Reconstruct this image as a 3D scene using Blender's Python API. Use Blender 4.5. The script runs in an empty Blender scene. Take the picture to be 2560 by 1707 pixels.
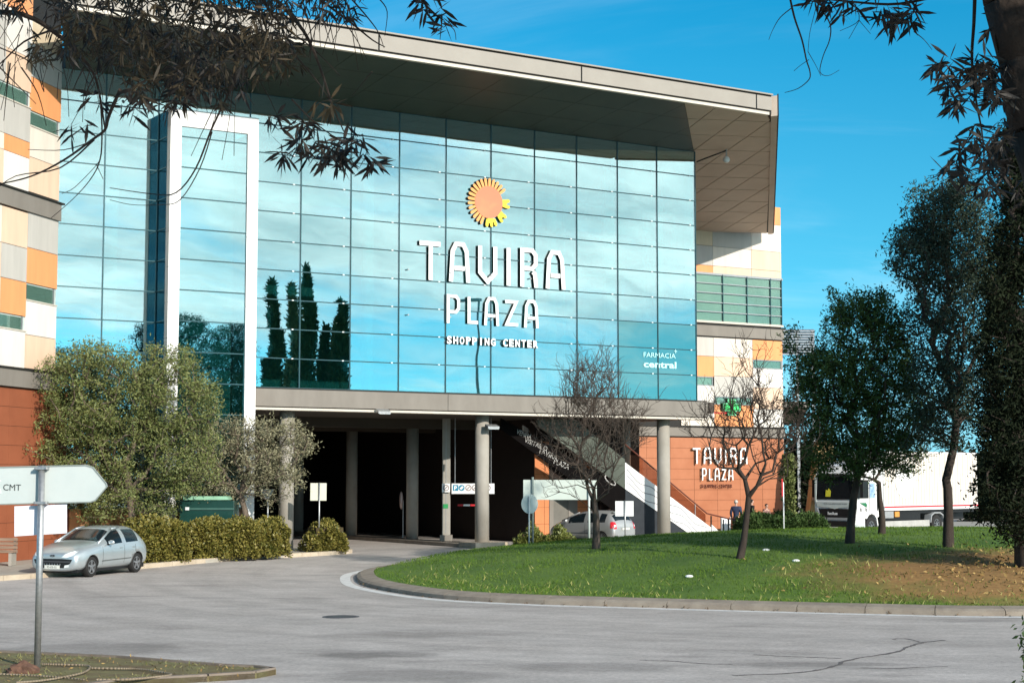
import bpy, bmesh, math, random
import numpy as np
from mathutils import Vector, Matrix
R = math.radians
rng = np.random.default_rng(7)
random.seed(7)
scene = bpy.context.scene
COL = scene.collection

# ------------------------------------------------------------------ camera
FPX, HZ, EYE = 4112.0, 1191.0, 3.0
PITCH = math.atan((HZ - 853.5) / FPX)
cam = bpy.data.objects.new('camera', bpy.data.cameras.new('camera'))
COL.objects.link(cam)
cam.location = (0, 0, EYE)
cam.rotation_euler = (math.pi / 2 + PITCH, 0, 0)
cam.data.sensor_width = 36
cam.data.lens = FPX / 2560 * 36
cam.data.clip_end = 6000
cam.data.clip_start = 0.1
scene.camera = cam

# ------------------------------------------------------------------ light
SUN = Vector((0.573, -0.821, 0)).normalized()
ELEV = R(22.5)
sun = bpy.data.objects.new('sun', bpy.data.lights.new('sun', 'SUN'))
COL.objects.link(sun)
sun.data.energy = 4.6
sun.data.angle = R(0.6)
sun.data.color = (1.0, 0.93, 0.82)
sd = Vector((SUN.x * math.cos(ELEV), SUN.y * math.cos(ELEV), math.sin(ELEV)))
sun.rotation_euler = sd.to_track_quat('Z', 'Y').to_euler()

world = bpy.data.worlds.new('World')
scene.world = world
world.use_nodes = True
wn, wl = world.node_tree.nodes, world.node_tree.links
wn.clear()
def WN(t, **k):
    n = wn.new(t)
    for a, b in k.items(): setattr(n, a, b)
    return n
def wmath(op, a, b=None, c=None):
    n = WN('ShaderNodeMath', operation=op)
    for i, v in enumerate((a, b, c)):
        if v is None: continue
        if isinstance(v, (int, float)): n.inputs[i].default_value = v
        else: wl.new(v, n.inputs[i])
    return n.outputs[0]
sky = WN('ShaderNodeTexSky', sky_type='NISHITA', sun_disc=False)
sky.sun_elevation = ELEV
sky.sun_rotation = math.atan2(SUN.x, SUN.y)
sky.air_density = 1.0; sky.dust_density = 0.3; sky.ozone_density = 2.0
tc = WN('ShaderNodeTexCoord')
sep = WN('ShaderNodeSeparateXYZ'); wl.new(tc.outputs['Generated'], sep.inputs[0])
bw = WN('ShaderNodeRGBToBW'); wl.new(sky.outputs[0], bw.inputs[0])
ramp = WN('ShaderNodeValToRGB'); wl.new(sep.outputs[2], ramp.inputs[0])
els = ramp.color_ramp.elements
els[0].position = 0.0; els[0].color = (0.44, 1.05, 1.22, 1)
els[1].position = 0.12; els[1].color = (0.17, 1.00, 1.50, 1)
for p_, c_ in ((0.28, (0.035, 0.97, 1.92, 1)), (0.6, (0.10, 0.75, 1.7, 1)), (1.0, (0.16, 0.7, 1.7, 1))):
    e_ = els.new(p_); e_.color = c_
tint = WN('ShaderNodeMix', data_type='RGBA', blend_type='MULTIPLY')
tint.inputs[0].default_value = 1
wl.new(ramp.outputs[0], tint.inputs[6]); wl.new(bw.outputs[0], tint.inputs[7])
zc = wmath('ADD', wmath('MAXIMUM', sep.outputs[2], 0.0), 0.09)
cx = wmath('MULTIPLY', wmath('DIVIDE', sep.outputs[0], zc), 0.75); cy = wmath('MULTIPLY', wmath('DIVIDE', sep.outputs[1], zc), 1.5)
cmb = WN('ShaderNodeCombineXYZ'); wl.new(cx, cmb.inputs[0]); wl.new(cy, cmb.inputs[1])
nz = WN('ShaderNodeTexNoise'); nz.inputs['Scale'].default_value = 0.8
nz.inputs['Detail'].default_value = 7; nz.inputs['Roughness'].default_value = 0.6
nz.inputs['Distortion'].default_value = 0.5
wl.new(cmb.outputs[0], nz.inputs['Vector'])
# the cloud bank stands to the south-east; thin wisps elsewhere
east = wmath('ADD', wmath('MULTIPLY', sep.outputs[0], 0.9), wmath('MULTIPLY', sep.outputs[1], -0.435))
bank = WN('ShaderNodeMapRange'); bank.interpolation_type = 'SMOOTHSTEP'
wl.new(east, bank.inputs[0]); bank.inputs[1].default_value = 0.1; bank.inputs[2].default_value = 0.75
hi = WN('ShaderNodeMapRange'); hi.interpolation_type = 'SMOOTHSTEP'
wl.new(sep.outputs[2], hi.inputs[0]); hi.inputs[1].default_value = 0.05; hi.inputs[2].default_value = 0.13
dens = wmath('MULTIPLY', bank.outputs[0], wmath('MULTIPLY', hi.outputs[0], 0.30))
v = wmath('ADD', nz.outputs[0], dens)
cl = WN('ShaderNodeMapRange'); cl.interpolation_type = 'SMOOTHSTEP'
wl.new(v, cl.inputs[0]); cl.inputs[1].default_value = 0.47; cl.inputs[2].default_value = 0.86
soft = WN('ShaderNodeMapRange')
wl.new(bank.outputs[0], soft.inputs[0]); soft.inputs[3].default_value = 0.26; soft.inputs[4].default_value = 1.0
camt = wmath('MULTIPLY', cl.outputs[0], soft.outputs[0])
mixc = WN('ShaderNodeMix', data_type='RGBA')
wl.new(camt, mixc.inputs[0])
wl.new(tint.outputs[2], mixc.inputs[6])
nzb = WN('ShaderNodeTexNoise'); nzb.inputs['Scale'].default_value = 1.7; nzb.inputs['Detail'].default_value = 8; nzb.inputs['Roughness'].default_value = 0.62
wl.new(cmb.outputs[0], nzb.inputs['Vector'])
cmr = WN('ShaderNodeMapRange'); wl.new(nzb.outputs[0], cmr.inputs[0]); cmr.inputs[1].default_value = 0.36; cmr.inputs[2].default_value = 0.66
ccol = WN('ShaderNodeMix', data_type='RGBA'); wl.new(cmr.outputs[0], ccol.inputs[0])
ccol.inputs[6].default_value = (7.6, 9.4, 10.0, 1); ccol.inputs[7].default_value = (14.5, 15.8, 16.0, 1)
wl.new(ccol.outputs[2], mixc.inputs[7])
bg = WN('ShaderNodeBackground'); bg.inputs[1].default_value = 0.11
wl.new(mixc.outputs[2], bg.inputs[0])
wo = WN('ShaderNodeOutputWorld'); wl.new(bg.outputs[0], wo.inputs[0])

vs = scene.view_settings
scene.display_settings.display_device = 'sRGB'
vs.view_transform = 'Standard'; vs.look = 'None'; vs.exposure = 0.15; vs.gamma = 1.0
vs.use_curve_mapping = False
scene.cycles.max_bounces = 7
scene.cycles.transparent_max_bounces = 12
scene.cycles.diffuse_bounces = 3
scene.cycles.glossy_bounces = 4
scene.cycles.caustics_reflective = False
scene.cycles.caustics_refractive = False

# ------------------------------------------------------------------ pixel helpers
cP, sP = math.cos(PITCH), math.sin(PITCH)
def ray(px, py):
    rx, ry = (px - 1280) / FPX, (853.5 - py) / FPX
    return Vector((rx, cP - ry * sP, sP + ry * cP))
def at(px, py, Y):
    d = ray(px, py); k = Y / d.y
    return Vector((d.x * k, Y, EYE + d.z * k))
def gnd(px, py, z=0.0):
    d = ray(px, py); k = (z - EYE) / d.z
    return Vector((d.x * k, d.y * k, z))
def zat(py, Y):
    return at(1280, py, Y).z
# facade frame: u to the right along the glass, v away from the street
U = Vector((0.8475, 0.5308, 0)); V = Vector((-0.5308, 0.8475, 0))
P0 = Vector((-8.575, 64.92, 0))
def FW(t, s, z): return P0 + U * t + V * s + Vector((0, 0, z))
def fpl(px, py, s):
    d = ray(px, py); o = Vector((0, 0, EYE)) - (P0 + V * s)
    k = -(o.dot(V)) / d.dot(V)
    p = Vector((0, 0, EYE)) + d * k
    q = p - P0
    return q.dot(U), p.z
def fplp(px, py, s):
    t, z = fpl(px, py, s); return FW(t, s, z)

# ------------------------------------------------------------------ materials
MATS = {}
def mat(name, color, rough=0.7, var=0.12, scale=3.0, bump=0.0, bscale=40.0, metal=0.0, spec=0.4, color2=None,
        island=0.0, coat=0.0, emit=None, estr=0.0, thr=None, stretch=None):
    if name in MATS: return MATS[name]
    m = bpy.data.materials.new(name); m.use_nodes = True
    n, l = m.node_tree.nodes, m.node_tree.links
    b = n['Principled BSDF']
    b.inputs['Roughness'].default_value = rough
    b.inputs['Metallic'].default_value = metal
    b.inputs['Specular IOR Level'].default_value = spec
    b.inputs['Coat Weight'].default_value = coat
    geo = n.new('ShaderNodeNewGeometry')
    vec = geo.outputs['Position']
    if stretch:
        mp = n.new('ShaderNodeMapping'); mp.inputs['Scale'].default_value = stretch
        l.new(vec, mp.inputs[0]); vec = mp.outputs[0]
    no = n.new('ShaderNodeTexNoise'); no.inputs['Scale'].default_value = scale
    no.inputs['Detail'].default_value = 5; no.inputs['Roughness'].default_value = 0.6
    l.new(vec, no.inputs['Vector'])
    mx = n.new('ShaderNodeMix'); mx.data_type = 'RGBA'
    c2 = color2 or tuple(min(1, c * (1 + var)) for c in color)
    c1 = color if color2 else tuple(c * (1 - var) for c in color)
    mx.inputs[6].default_value = (*c1, 1); mx.inputs[7].default_value = (*c2, 1)
    if thr:
        mr = n.new('ShaderNodeMapRange'); mr.inputs[1].default_value = thr[0]; mr.inputs[2].default_value = thr[1]
        l.new(no.outputs[0], mr.inputs[0]); f = mr.outputs[0]
    else:
        mr = n.new('ShaderNodeMapRange'); mr.inputs[1].default_value = 0.3; mr.inputs[2].default_value = 0.7
        l.new(no.outputs[0], mr.inputs[0]); f = mr.outputs[0]
    if island:
        ad = n.new('ShaderNodeMath'); ad.operation = 'MULTIPLY_ADD'
        l.new(geo.outputs['Random Per Island'], ad.inputs[0]); ad.inputs[1].default_value = island
        ml = n.new('ShaderNodeMath'); ml.operation = 'MULTIPLY'; l.new(f, ml.inputs[0]); ml.inputs[1].default_value = 1 - island
        l.new(ml.outputs[0], ad.inputs[2]); f = ad.outputs[0]
    l.new(f, mx.inputs[0])
    l.new(mx.outputs[2], b.inputs['Base Color'])
    if bump:
        n2 = n.new('ShaderNodeTexNoise'); n2.inputs['Scale'].default_value = bscale; n2.inputs['Detail'].default_value = 4
        l.new(geo.outputs['Position'], n2.inputs['Vector'])
        bp = n.new('ShaderNodeBump'); bp.inputs['Strength'].default_value = bump; bp.inputs['Distance'].default_value = 0.02
        l.new(n2.outputs[0], bp.inputs['Height']); l.new(bp.outputs[0], b.inputs['Normal'])
    if emit:
        b.inputs['Emission Color'].default_value = (*emit, 1); b.inputs['Emission Strength'].default_value = estr
    MATS[name] = m
    return m

def glass_mat(name, refl, trans, fac, bump=0.02, bscale=0.5, rough=0.0):
    m = bpy.data.materials.new(name); m.use_nodes = True
    n, l = m.node_tree.nodes, m.node_tree.links; n.clear()
    g = n.new('ShaderNodeBsdfGlossy'); g.inputs['Color'].default_value = (*refl, 1); g.inputs['Roughness'].default_value = rough
    t = n.new('ShaderNodeBsdfTransparent'); t.inputs['Color'].default_value = (*trans, 1)
    lw = n.new('ShaderNodeLayerWeight'); lw.inputs[0].default_value = 0.35
    ma = n.new('ShaderNodeMath'); ma.operation = 'MULTIPLY_ADD'; ma.use_clamp = True
    l.new(lw.outputs['Fresnel'], ma.inputs[0]); ma.inputs[1].default_value = 0.35; ma.inputs[2].default_value = fac
    geo = n.new('ShaderNodeNewGeometry')
    no = n.new('ShaderNodeTexNoise'); no.inputs['Scale'].default_value = bscale; no.inputs['Detail'].default_value = 1
    l.new(geo.outputs['Position'], no.inputs['Vector'])
    bp = n.new('ShaderNodeBump'); bp.inputs['Strength'].default_value = 1.0; bp.inputs['Distance'].default_value = bump
    l.new(no.outputs[0], bp.inputs['Height']); l.new(bp.outputs[0], g.inputs['Normal'])
    mix = n.new('ShaderNodeMixShader'); l.new(ma.outputs[0], mix.inputs[0]); l.new(t.outputs[0], mix.inputs[1]); l.new(g.outputs[0], mix.inputs[2])
    o = n.new('ShaderNodeOutputMaterial'); l.new(mix.outputs[0], o.inputs[0])
    MATS[name] = m
    return m

M = {}
M['asphalt'] = mat('asphalt', (0.42, 0.378, 0.35), 0.8, scale=0.35, color2=(0.52, 0.475, 0.445), bump=0.5, bscale=60, stretch=(1, 1.6, 1))
M['paint'] = mat('road_paint', (0.58, 0.57, 0.55), 0.7, scale=4, color2=(0.80, 0.79, 0.77))
M['kerb'] = mat('kerb_concrete', (0.22, 0.18, 0.145), 0.85, scale=2.5, color2=(0.33, 0.28, 0.225), bump=0.3)
M['kerb_light'] = mat('kerb_sandstone', (0.42, 0.34, 0.25), 0.85, scale=2.5, color2=(0.56, 0.47, 0.36), bump=0.3)
M['paving'] = mat('paving_concrete', (0.36, 0.33, 0.28), 0.85, scale=1.5, color2=(0.46, 0.43, 0.37), bump=0.2)
M['soil'] = mat('soil', (0.10, 0.065, 0.032), 0.95, scale=2.5, color2=(0.18, 0.12, 0.06), bump=0.8, bscale=12)
M['earth'] = mat('dry_ground', (0.13, 0.12, 0.07), 0.95, scale=0.05, color2=(0.2, 0.17, 0.10))
M['concrete'] = mat('facade_concrete', (0.20, 0.178, 0.155), 0.75, scale=1.2, color2=(0.25, 0.225, 0.198), bump=0.1, stretch=(1, 1, 0.4))
M['column'] = mat('column_concrete', (0.30, 0.275, 0.235), 0.75, scale=1.2, color2=(0.38, 0.35, 0.31), bump=0.15)
M['fascia'] = mat('fascia_metal', (0.31, 0.275, 0.24), 0.5, scale=0.8, color2=(0.35, 0.315, 0.275), bump=0.0)
M['trim_light'] = mat('pale_trim', (0.62, 0.56, 0.48), 0.5, var=0.04)
M['dark'] = mat('dark_joint', (0.02, 0.018, 0.016), 0.7)
M['white'] = mat('white_cladding', (0.80, 0.79, 0.78), 0.45, var=0.03, scale=0.8)
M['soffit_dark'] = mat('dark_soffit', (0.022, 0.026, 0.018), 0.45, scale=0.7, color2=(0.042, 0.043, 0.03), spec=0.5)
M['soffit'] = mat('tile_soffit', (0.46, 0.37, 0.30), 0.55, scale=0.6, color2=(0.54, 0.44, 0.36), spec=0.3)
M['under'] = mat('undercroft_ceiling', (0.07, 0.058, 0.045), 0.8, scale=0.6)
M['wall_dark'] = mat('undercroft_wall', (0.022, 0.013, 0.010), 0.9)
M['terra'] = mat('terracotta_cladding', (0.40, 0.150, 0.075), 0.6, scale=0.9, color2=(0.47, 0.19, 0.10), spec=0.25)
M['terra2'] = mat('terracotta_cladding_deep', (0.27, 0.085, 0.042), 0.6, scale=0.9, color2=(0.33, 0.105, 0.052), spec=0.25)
M['p_orange'] = mat('panel_orange', (0.82, 0.34, 0.14), 0.5, var=0.07, scale=1.4, stretch=(2.2, 2.2, 0.35), spec=0.3)
M['p_cream'] = mat('panel_cream', (0.74, 0.66, 0.57), 0.5, var=0.07, scale=1.4, stretch=(2.2, 2.2, 0.35), spec=0.3)
M['p_peach'] = mat('panel_peach', (0.76, 0.55, 0.40), 0.5, var=0.07, scale=1.4, stretch=(2.2, 2.2, 0.35), spec=0.3)
M['p_sand'] = mat('panel_sand', (0.66, 0.54, 0.38), 0.5, var=0.07, scale=1.4, stretch=(2.2, 2.2, 0.35), spec=0.3)
M['p_grey'] = mat('panel_grey', (0.52, 0.49, 0.45), 0.5, var=0.07, scale=1.4, stretch=(2.2, 2.2, 0.35), spec=0.3)
M['p_white'] = mat('panel_white', (0.78, 0.73, 0.67), 0.5, var=0.07, scale=1.4, stretch=(2.2, 2.2, 0.35), spec=0.3)
M['mullion'] = mat('mullion_metal', (0.03, 0.085, 0.10), 0.4, metal=0.4)
M['interior'] = mat('interior_wall', (0.45, 0.52, 0.50), 0.8, scale=0.4, color2=(0.60, 0.66, 0.64))
M['interior_floor'] = mat('interior_floor', (0.35, 0.36, 0.36), 0.7)
M['steel'] = mat('painted_steel', (0.75, 0.78, 0.78), 0.4)
M['galv'] = mat('galvanised_steel', (0.34, 0.35, 0.36), 0.42, scale=18, color2=(0.48, 0.48, 0.48), metal=0.7)
M['sign_back'] = mat('sign_back', (0.48, 0.53, 0.52), 0.5, scale=1.5, color2=(0.56, 0.60, 0.58), metal=0.0)
M['sign_white'] = mat('sign_white', (0.80, 0.80, 0.80), 0.4, var=0.03)
M['black'] = mat('black_plastic', (0.012, 0.012, 0.013), 0.4)
M['letter_white'] = mat('letter_white', (0.92, 0.92, 0.92), 0.4, var=0.01)
M['letter_black'] = mat('letter_return', (0.006, 0.006, 0.008), 0.6)
M['bark_dark'] = mat('dark_bark', (0.030, 0.020, 0.016), 0.9, scale=8, color2=(0.06, 0.045, 0.035), bump=0.6, bscale=25, stretch=(1, 1, 0.3))
M['bark_grey'] = mat('grey_bark', (0.10, 0.075, 0.055), 0.9, scale=8, color2=(0.2, 0.155, 0.12), bump=0.6, bscale=25, stretch=(1, 1, 0.3))
M['bark_brown'] = mat('brown_bark', (0.055, 0.038, 0.03), 0.9, scale=8, color2=(0.11, 0.085, 0.068))
M['leaf_olive'] = mat('olive_leaf', (0.050, 0.085, 0.016), 0.55, scale=0.9, color2=(0.25, 0.26, 0.095), island=0.7, spec=0.3)
M['leaf_olive_grey'] = mat('grey_olive_leaf', (0.13, 0.13, 0.065), 0.55, scale=0.9, color2=(0.34, 0.31, 0.20), island=0.7, spec=0.3)
M['leaf_green'] = mat('evergreen_leaf', (0.016, 0.045, 0.010), 0.6, scale=0.8, color2=(0.10, 0.155, 0.045), island=0.65, spec=0.18)
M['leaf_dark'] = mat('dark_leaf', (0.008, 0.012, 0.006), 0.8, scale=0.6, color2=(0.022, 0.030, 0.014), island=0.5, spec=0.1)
M['leaf_blue'] = mat('bluish_leaf', (0.020, 0.034, 0.022), 0.6, scale=0.8, color2=(0.075, 0.105, 0.070), island=0.6, spec=0.15)
M['leaf_hedge'] = mat('hedge_leaf', (0.050, 0.065, 0.010), 0.5, scale=1.5, color2=(0.29, 0.235, 0.055), island=0.75, spec=0.35)
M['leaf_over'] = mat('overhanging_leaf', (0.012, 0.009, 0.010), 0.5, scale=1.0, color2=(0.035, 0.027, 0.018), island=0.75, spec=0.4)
M['leaf_dry'] = mat('dry_leaf', (0.018, 0.013, 0.008), 0.6, scale=1.0, color2=(0.085, 0.062, 0.032), island=0.75, spec=0.3)
M['grass'] = mat('lawn_green', (0.045, 0.12, 0.012), 0.9, scale=0.6, color2=(0.10, 0.18, 0.022), bump=0.7, bscale=14)
M['blade'] = mat('grass_blade', (0.045, 0.125, 0.012), 0.7, scale=0.6, color2=(0.16, 0.24, 0.035), island=0.6, spec=0.2)
M['litter'] = mat('dry_litter', (0.16, 0.085, 0.028), 0.9, scale=2, color2=(0.42, 0.29, 0.11), island=0.8)
M['rubber'] = mat('tyre_rubber', (0.018, 0.017, 0.017), 0.8)
M['alloy'] = mat('wheel_alloy', (0.42, 0.42, 0.43), 0.35, metal=0.8)
M['silver'] = mat('silver_paint', (0.50, 0.55, 0.57), 0.30, var=0.03, metal=0.55, coat=0.6)
M['silver2'] = mat('grey_silver_paint', (0.48, 0.475, 0.47), 0.35, var=0.03, metal=0.55, coat=0.5)
M['truck_white'] = mat('truck_white', (0.80, 0.79, 0.78), 0.35, var=0.02, coat=0.4)
M['truck_grey'] = mat('truck_grey', (0.30, 0.31, 0.32), 0.4)
M['car_glass'] = glass_mat('car_glass', (0.75, 0.9, 1.0), (0.10, 0.12, 0.13), 0.14, bump=0.0)
M['lamp_glass'] = mat('lamp_glass', (0.75, 0.78, 0.78), 0.15, coat=0.8)
M['red_lens'] = mat('red_lens', (0.65, 0.02, 0.03), 0.2, coat=0.8)
M['red'] = mat('red_stripe', (0.55, 0.02, 0.03), 0.45)
M['plate'] = mat('plate_white', (0.68, 0.68, 0.62), 0.5)
M['skin'] = mat('skin', (0.55, 0.33, 0.25), 0.6)
M['navy'] = mat('navy_cloth', (0.03, 0.04, 0.085), 0.85, scale=9)
M['greytrouser'] = mat('grey_trousers', (0.16, 0.14, 0.13), 0.85, scale=12)
M['hair'] = mat('grey_hair', (0.55, 0.52, 0.48), 0.8)
M['darkcloth'] = mat('dark_cloth', (0.02, 0.016, 0.015), 0.9)
M['redcloth'] = mat('maroon_cloth', (0.10, 0.025, 0.025), 0.9, color2=(0.35, 0.22, 0.2), scale=7)
M['pane'] = glass_mat('curtain_glass', (0.80, 0.96, 0.95), (0.42, 0.80, 0.80), 0.47, bump=0.0045, bscale=0.45)
M['pane_teal'] = glass_mat('teal_film_glass', (0.62, 0.92, 0.84), (0.02, 0.32, 0.36), 0.46, bump=0.006, bscale=0.45)
M['pane_dark'] = glass_mat('dark_side_glass', (0.12, 0.32, 0.42), (0.03, 0.16, 0.24), 0.20, bump=0.004, bscale=0.45)
M['pane_window'] = glass_mat('window_glass', (0.42, 0.50, 0.48), (0.78, 0.88, 0.84), 0.03, bump=0.01)
M['green_dark'] = mat('dark_green_box', (0.008, 0.045, 0.035), 0.35, coat=0.3)
M['green_lid'] = mat('pale_green_lid', (0.30, 0.55, 0.38), 0.4)
M['brown_panel'] = mat('brown_panel', (0.30, 0.15, 0.06), 0.6)

# ------------------------------------------------------------------ mesh helpers
WMAT = {}
def tag(o, label=None, cat=None, group=None, kind=None):
    if label: o['label'] = label
    if cat: o['category'] = cat
    if group: o['group'] = group
    if kind: o['kind'] = kind
    return o
def thing(name, label, cat, loc=(0, 0, 0), rz=0.0, group=None):
    o = bpy.data.objects.new(name, None); COL.objects.link(o)
    o.location = loc; o.rotation_euler = (0, 0, rz); o.empty_display_size = 0.3
    WMAT[o] = Matrix.Translation(Vector(loc)) @ Matrix.Rotation(rz, 4, 'Z')
    return tag(o, label, cat, group)
def link_mesh(name, me, parent=None, **k):
    o = bpy.data.objects.new(name, me); COL.objects.link(o)
    if parent is not None:
        o.parent = parent
        me.transform(WMAT[parent].inverted()) if k.pop('world', True) else None
        WMAT[o] = WMAT[parent]
    else:
        WMAT[o] = Matrix.Identity(4)
    return o
def recenter(o):
    """put a top-level mesh's origin at its base"""
    me = o.data; n = len(me.vertices)
    co = np.empty(n * 3); me.vertices.foreach_get('co', co); co = co.reshape(-1, 3)
    c = Vector(((co[:, 0].min() + co[:, 0].max()) / 2, (co[:, 1].min() + co[:, 1].max()) / 2, co[:, 2].min()))
    me.transform(Matrix.Translation(-c)); o.location = c
    WMAT[o] = Matrix.Translation(c)
    return o
class MB:
    def __init__(s): s.v = []; s.f = []; s.m = []
    def add(s, vs, fs, mi=0):
        b = len(s.v); s.v += [tuple(x) for x in vs]
        for f in fs: s.f.append([b + i for i in f]); s.m.append(mi)
        return s
    def box(s, o, a, b, c, mi=0):
        """box from corner o with edge vectors a, b, c"""
        o, a, b, c = map(Vector, (o, a, b, c))
        vs = [o, o + a, o + a + b, o + b, o + c, o + a + c, o + a + b + c, o + b + c]
        fs = [(0, 3, 2, 1), (4, 5, 6, 7), (0, 1, 5, 4), (1, 2, 6, 5), (2, 3, 7, 6), (3, 0, 4, 7)]
        if a.cross(b).dot(c) < 0: fs = [f[::-1] for f in fs]
        return s.add(vs, fs, mi)
    def fbox(s, t0, t1, s0, s1, z0, z1, mi=0):
        return s.box(FW(t0, s0, z0), U * (t1 - t0), V * (s1 - s0), (0, 0, z1 - z0), mi)
    def abox(s, x0, x1, y0, y1, z0, z1, mi=0):
        return s.box((x0, y0, z0), (x1 - x0, 0, 0), (0, y1 - y0, 0), (0, 0, z1 - z0), mi)
    def prism(s, pts, d, mi=0, cap=None):
        """polygon pts extruded by vector d; front cap on pts side"""
        pts = [Vector(p) for p in pts]; d = Vector(d); n = len(pts)
        nrm = Vector((0, 0, 0))
        for i in range(n): nrm += pts[i].cross(pts[(i + 1) % n])
        fl = nrm.dot(d) > 0
        vs = pts + [p + d for p in pts]
        f0, f1 = list(range(n)), list(range(n, 2 * n))
        sides = [(i, (i + 1) % n, (i + 1) % n + n, i + n) for i in range(n)]
        if fl: f0 = f0[::-1]
        else: f1 = f1[::-1]; sides = [q[::-1] for q in sides]
        s.add(vs, [f0], mi if cap is None else cap)
        b = len(s.v) - len(vs)
        s.f.append([b + i for i in f1]); s.m.append(mi)
        for q in sides: s.f.append([b + i for i in q]); s.m.append(mi)
        return s
    def tube(s, p0, p1, r0, r1=None, n=10, mi=0, caps=True):
        p0, p1 = Vector(p0), Vector(p1); r1 = r0 if r1 is None else r1
        d = (p1 - p0).normalized()
        a = d.orthogonal().normalized(); b = d.cross(a)
        vs = []
        for p, r in ((p0, r0), (p1, r1)):
            for i in range(n):
                t = 2 * math.pi * i / n
                vs.append(p + (a * math.cos(t) + b * math.sin(t)) * r)
        fs = [(i, (i + 1) % n, (i + 1) % n + n, i + n) for i in range(n)]
        if caps: fs += [tuple(range(n))[::-1], tuple(range(n, 2 * n))]
        return s.add(vs, fs, mi)
    def path(s, pts, r, n=8, mi=0):
        for i in range(len(pts) - 1): s.tube(pts[i], pts[i + 1], r if not isinstance(r, (list, tuple)) else r[i], None if not isinstance(r, (list, tuple)) else r[i + 1], n, mi)
        return s
    def sphere(s, c, r, n=12, m=8, mi=0, sc=(1, 1, 1)):
        c = Vector(c); vs = []; fs = []
        for j in range(m + 1):
            ph = math.pi * j / m
            for i in range(n):
                t = 2 * math.pi * i / n
                vs.append(c + Vector((sc[0] * r * math.sin(ph) * math.cos(t), sc[1] * r * math.sin(ph) * math.sin(t), -sc[2] * r * math.cos(ph))))
        for j in range(m):
            for i in range(n):
                k = (i + 1) % n
                fs.append((j * n + i, j * n + k, (j + 1) * n + k, (j + 1) * n + i))
        return s.add(vs, fs, mi)
    def mesh(s, name):
        me = bpy.data.meshes.new(name); me.from_pydata(s.v, [], s.f)
        return me
    def build(s, name, mats, parent=None, smooth=False, bevel=0.0):
        me = s.mesh(name)
        mats = mats if isinstance(mats, (list, tuple)) else [mats]
        for m in mats: me.materials.append(m)
        if len(mats) > 1: me.polygons.foreach_set('material_index', s.m)
        if bevel:
            bm = bmesh.new(); bm.from_mesh(me)
            bmesh.ops.bevel(bm, geom=[e for e in bm.edges], offset=bevel, segments=2, affect='EDGES', profile=0.5)
            bm.to_mesh(me); bm.free()
        if smooth: me.polygons.foreach_set('use_smooth', [True] * len(me.polygons))
        me.update()
        o = link_mesh(name, me, parent)
        if parent is None: recenter(o)
        return o
def np_mesh(name, co, quads, m, parent=None, smooth=False):
    me = bpy.data.meshes.new(name)
    co = np.asarray(co, dtype=np.float32).reshape(-1, 3); quads = np.asarray(quads, dtype=np.int32)
    k = quads.shape[1]
    me.vertices.add(len(co)); me.vertices.foreach_set('co', co.ravel())
    me.loops.add(quads.size); me.loops.foreach_set('vertex_index', quads.ravel())
    me.polygons.add(len(quads)); me.polygons.foreach_set('loop_start', np.arange(0, quads.size, k, dtype=np.int32))
    me.polygons.foreach_set('loop_total', np.full(len(quads), k, dtype=np.int32))
    if smooth: me.polygons.foreach_set('use_smooth', np.ones(len(quads), dtype=bool))
    me.materials.append(m); me.update(calc_edges=True)
    return link_mesh(name, me, parent)
def surf_poly(name, pts, z, m, thick=0.0, kind='structure', parent=None):
    """flat polygon (world x,y) as a sheet or a slab"""
    mb = MB()
    if thick: mb.prism([(p[0], p[1], z) for p in pts], (0, 0, -thick))
    else:
        a = sum(pts[i][0] * pts[(i + 1) % len(pts)][1] - pts[(i + 1) % len(pts)][0] * pts[i][1] for i in range(len(pts)))
        q = pts if a > 0 else pts[::-1]
        mb.add([(p[0], p[1], z) for p in q], [tuple(range(len(q)))])
    o = mb.build(name, m, parent)
    if parent is None: o['kind'] = kind
    return o
def smooth_closed(pts, k=6):
    out = []; n = len(pts)
    for i in range(n):
        p0, p1, p2, p3 = (np.array(pts[(i + j) % n][:2], float) for j in (-1, 0, 1, 2))
        for a in range(k):
            t = a / k
            out.append(tuple(0.5 * ((2 * p1) + (-p0 + p2) * t + (2 * p0 - 5 * p1 + 4 * p2 - p3) * t * t + (-p0 + 3 * p1 - 3 * p2 + p3) * t ** 3)))
    return out
def smooth_open(pts, k=6):
    out = []; n = len(pts)
    g = lambda i: np.array(pts[max(0, min(n - 1, i))], float)
    for i in range(n - 1):
        p0, p1, p2, p3 = g(i - 1), g(i), g(i + 1), g(i + 2)
        for a in range(k):
            t = a / k
            out.append(tuple(0.5 * ((2 * p1) + (-p0 + p2) * t + (2 * p0 - 5 * p1 + 4 * p2 - p3) * t * t + (-p0 + 3 * p1 - 3 * p2 + p3) * t ** 3)))
    out.append(tuple(g(n - 1)))
    return out
def offset2(pts, d, closed=True):
    """offset polyline to its left by d"""
    n = len(pts); out = []
    for i in range(n):
        a = np.array(pts[(i - 1) % n if closed else max(i - 1, 0)][:2]); b = np.array(pts[(i + 1) % n if closed else min(i + 1, n - 1)][:2])
        t = b - a; t = t / (np.linalg.norm(t) + 1e-9)
        out.append((pts[i][0] - t[1] * d, pts[i][1] + t[0] * d))
    return out
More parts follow.
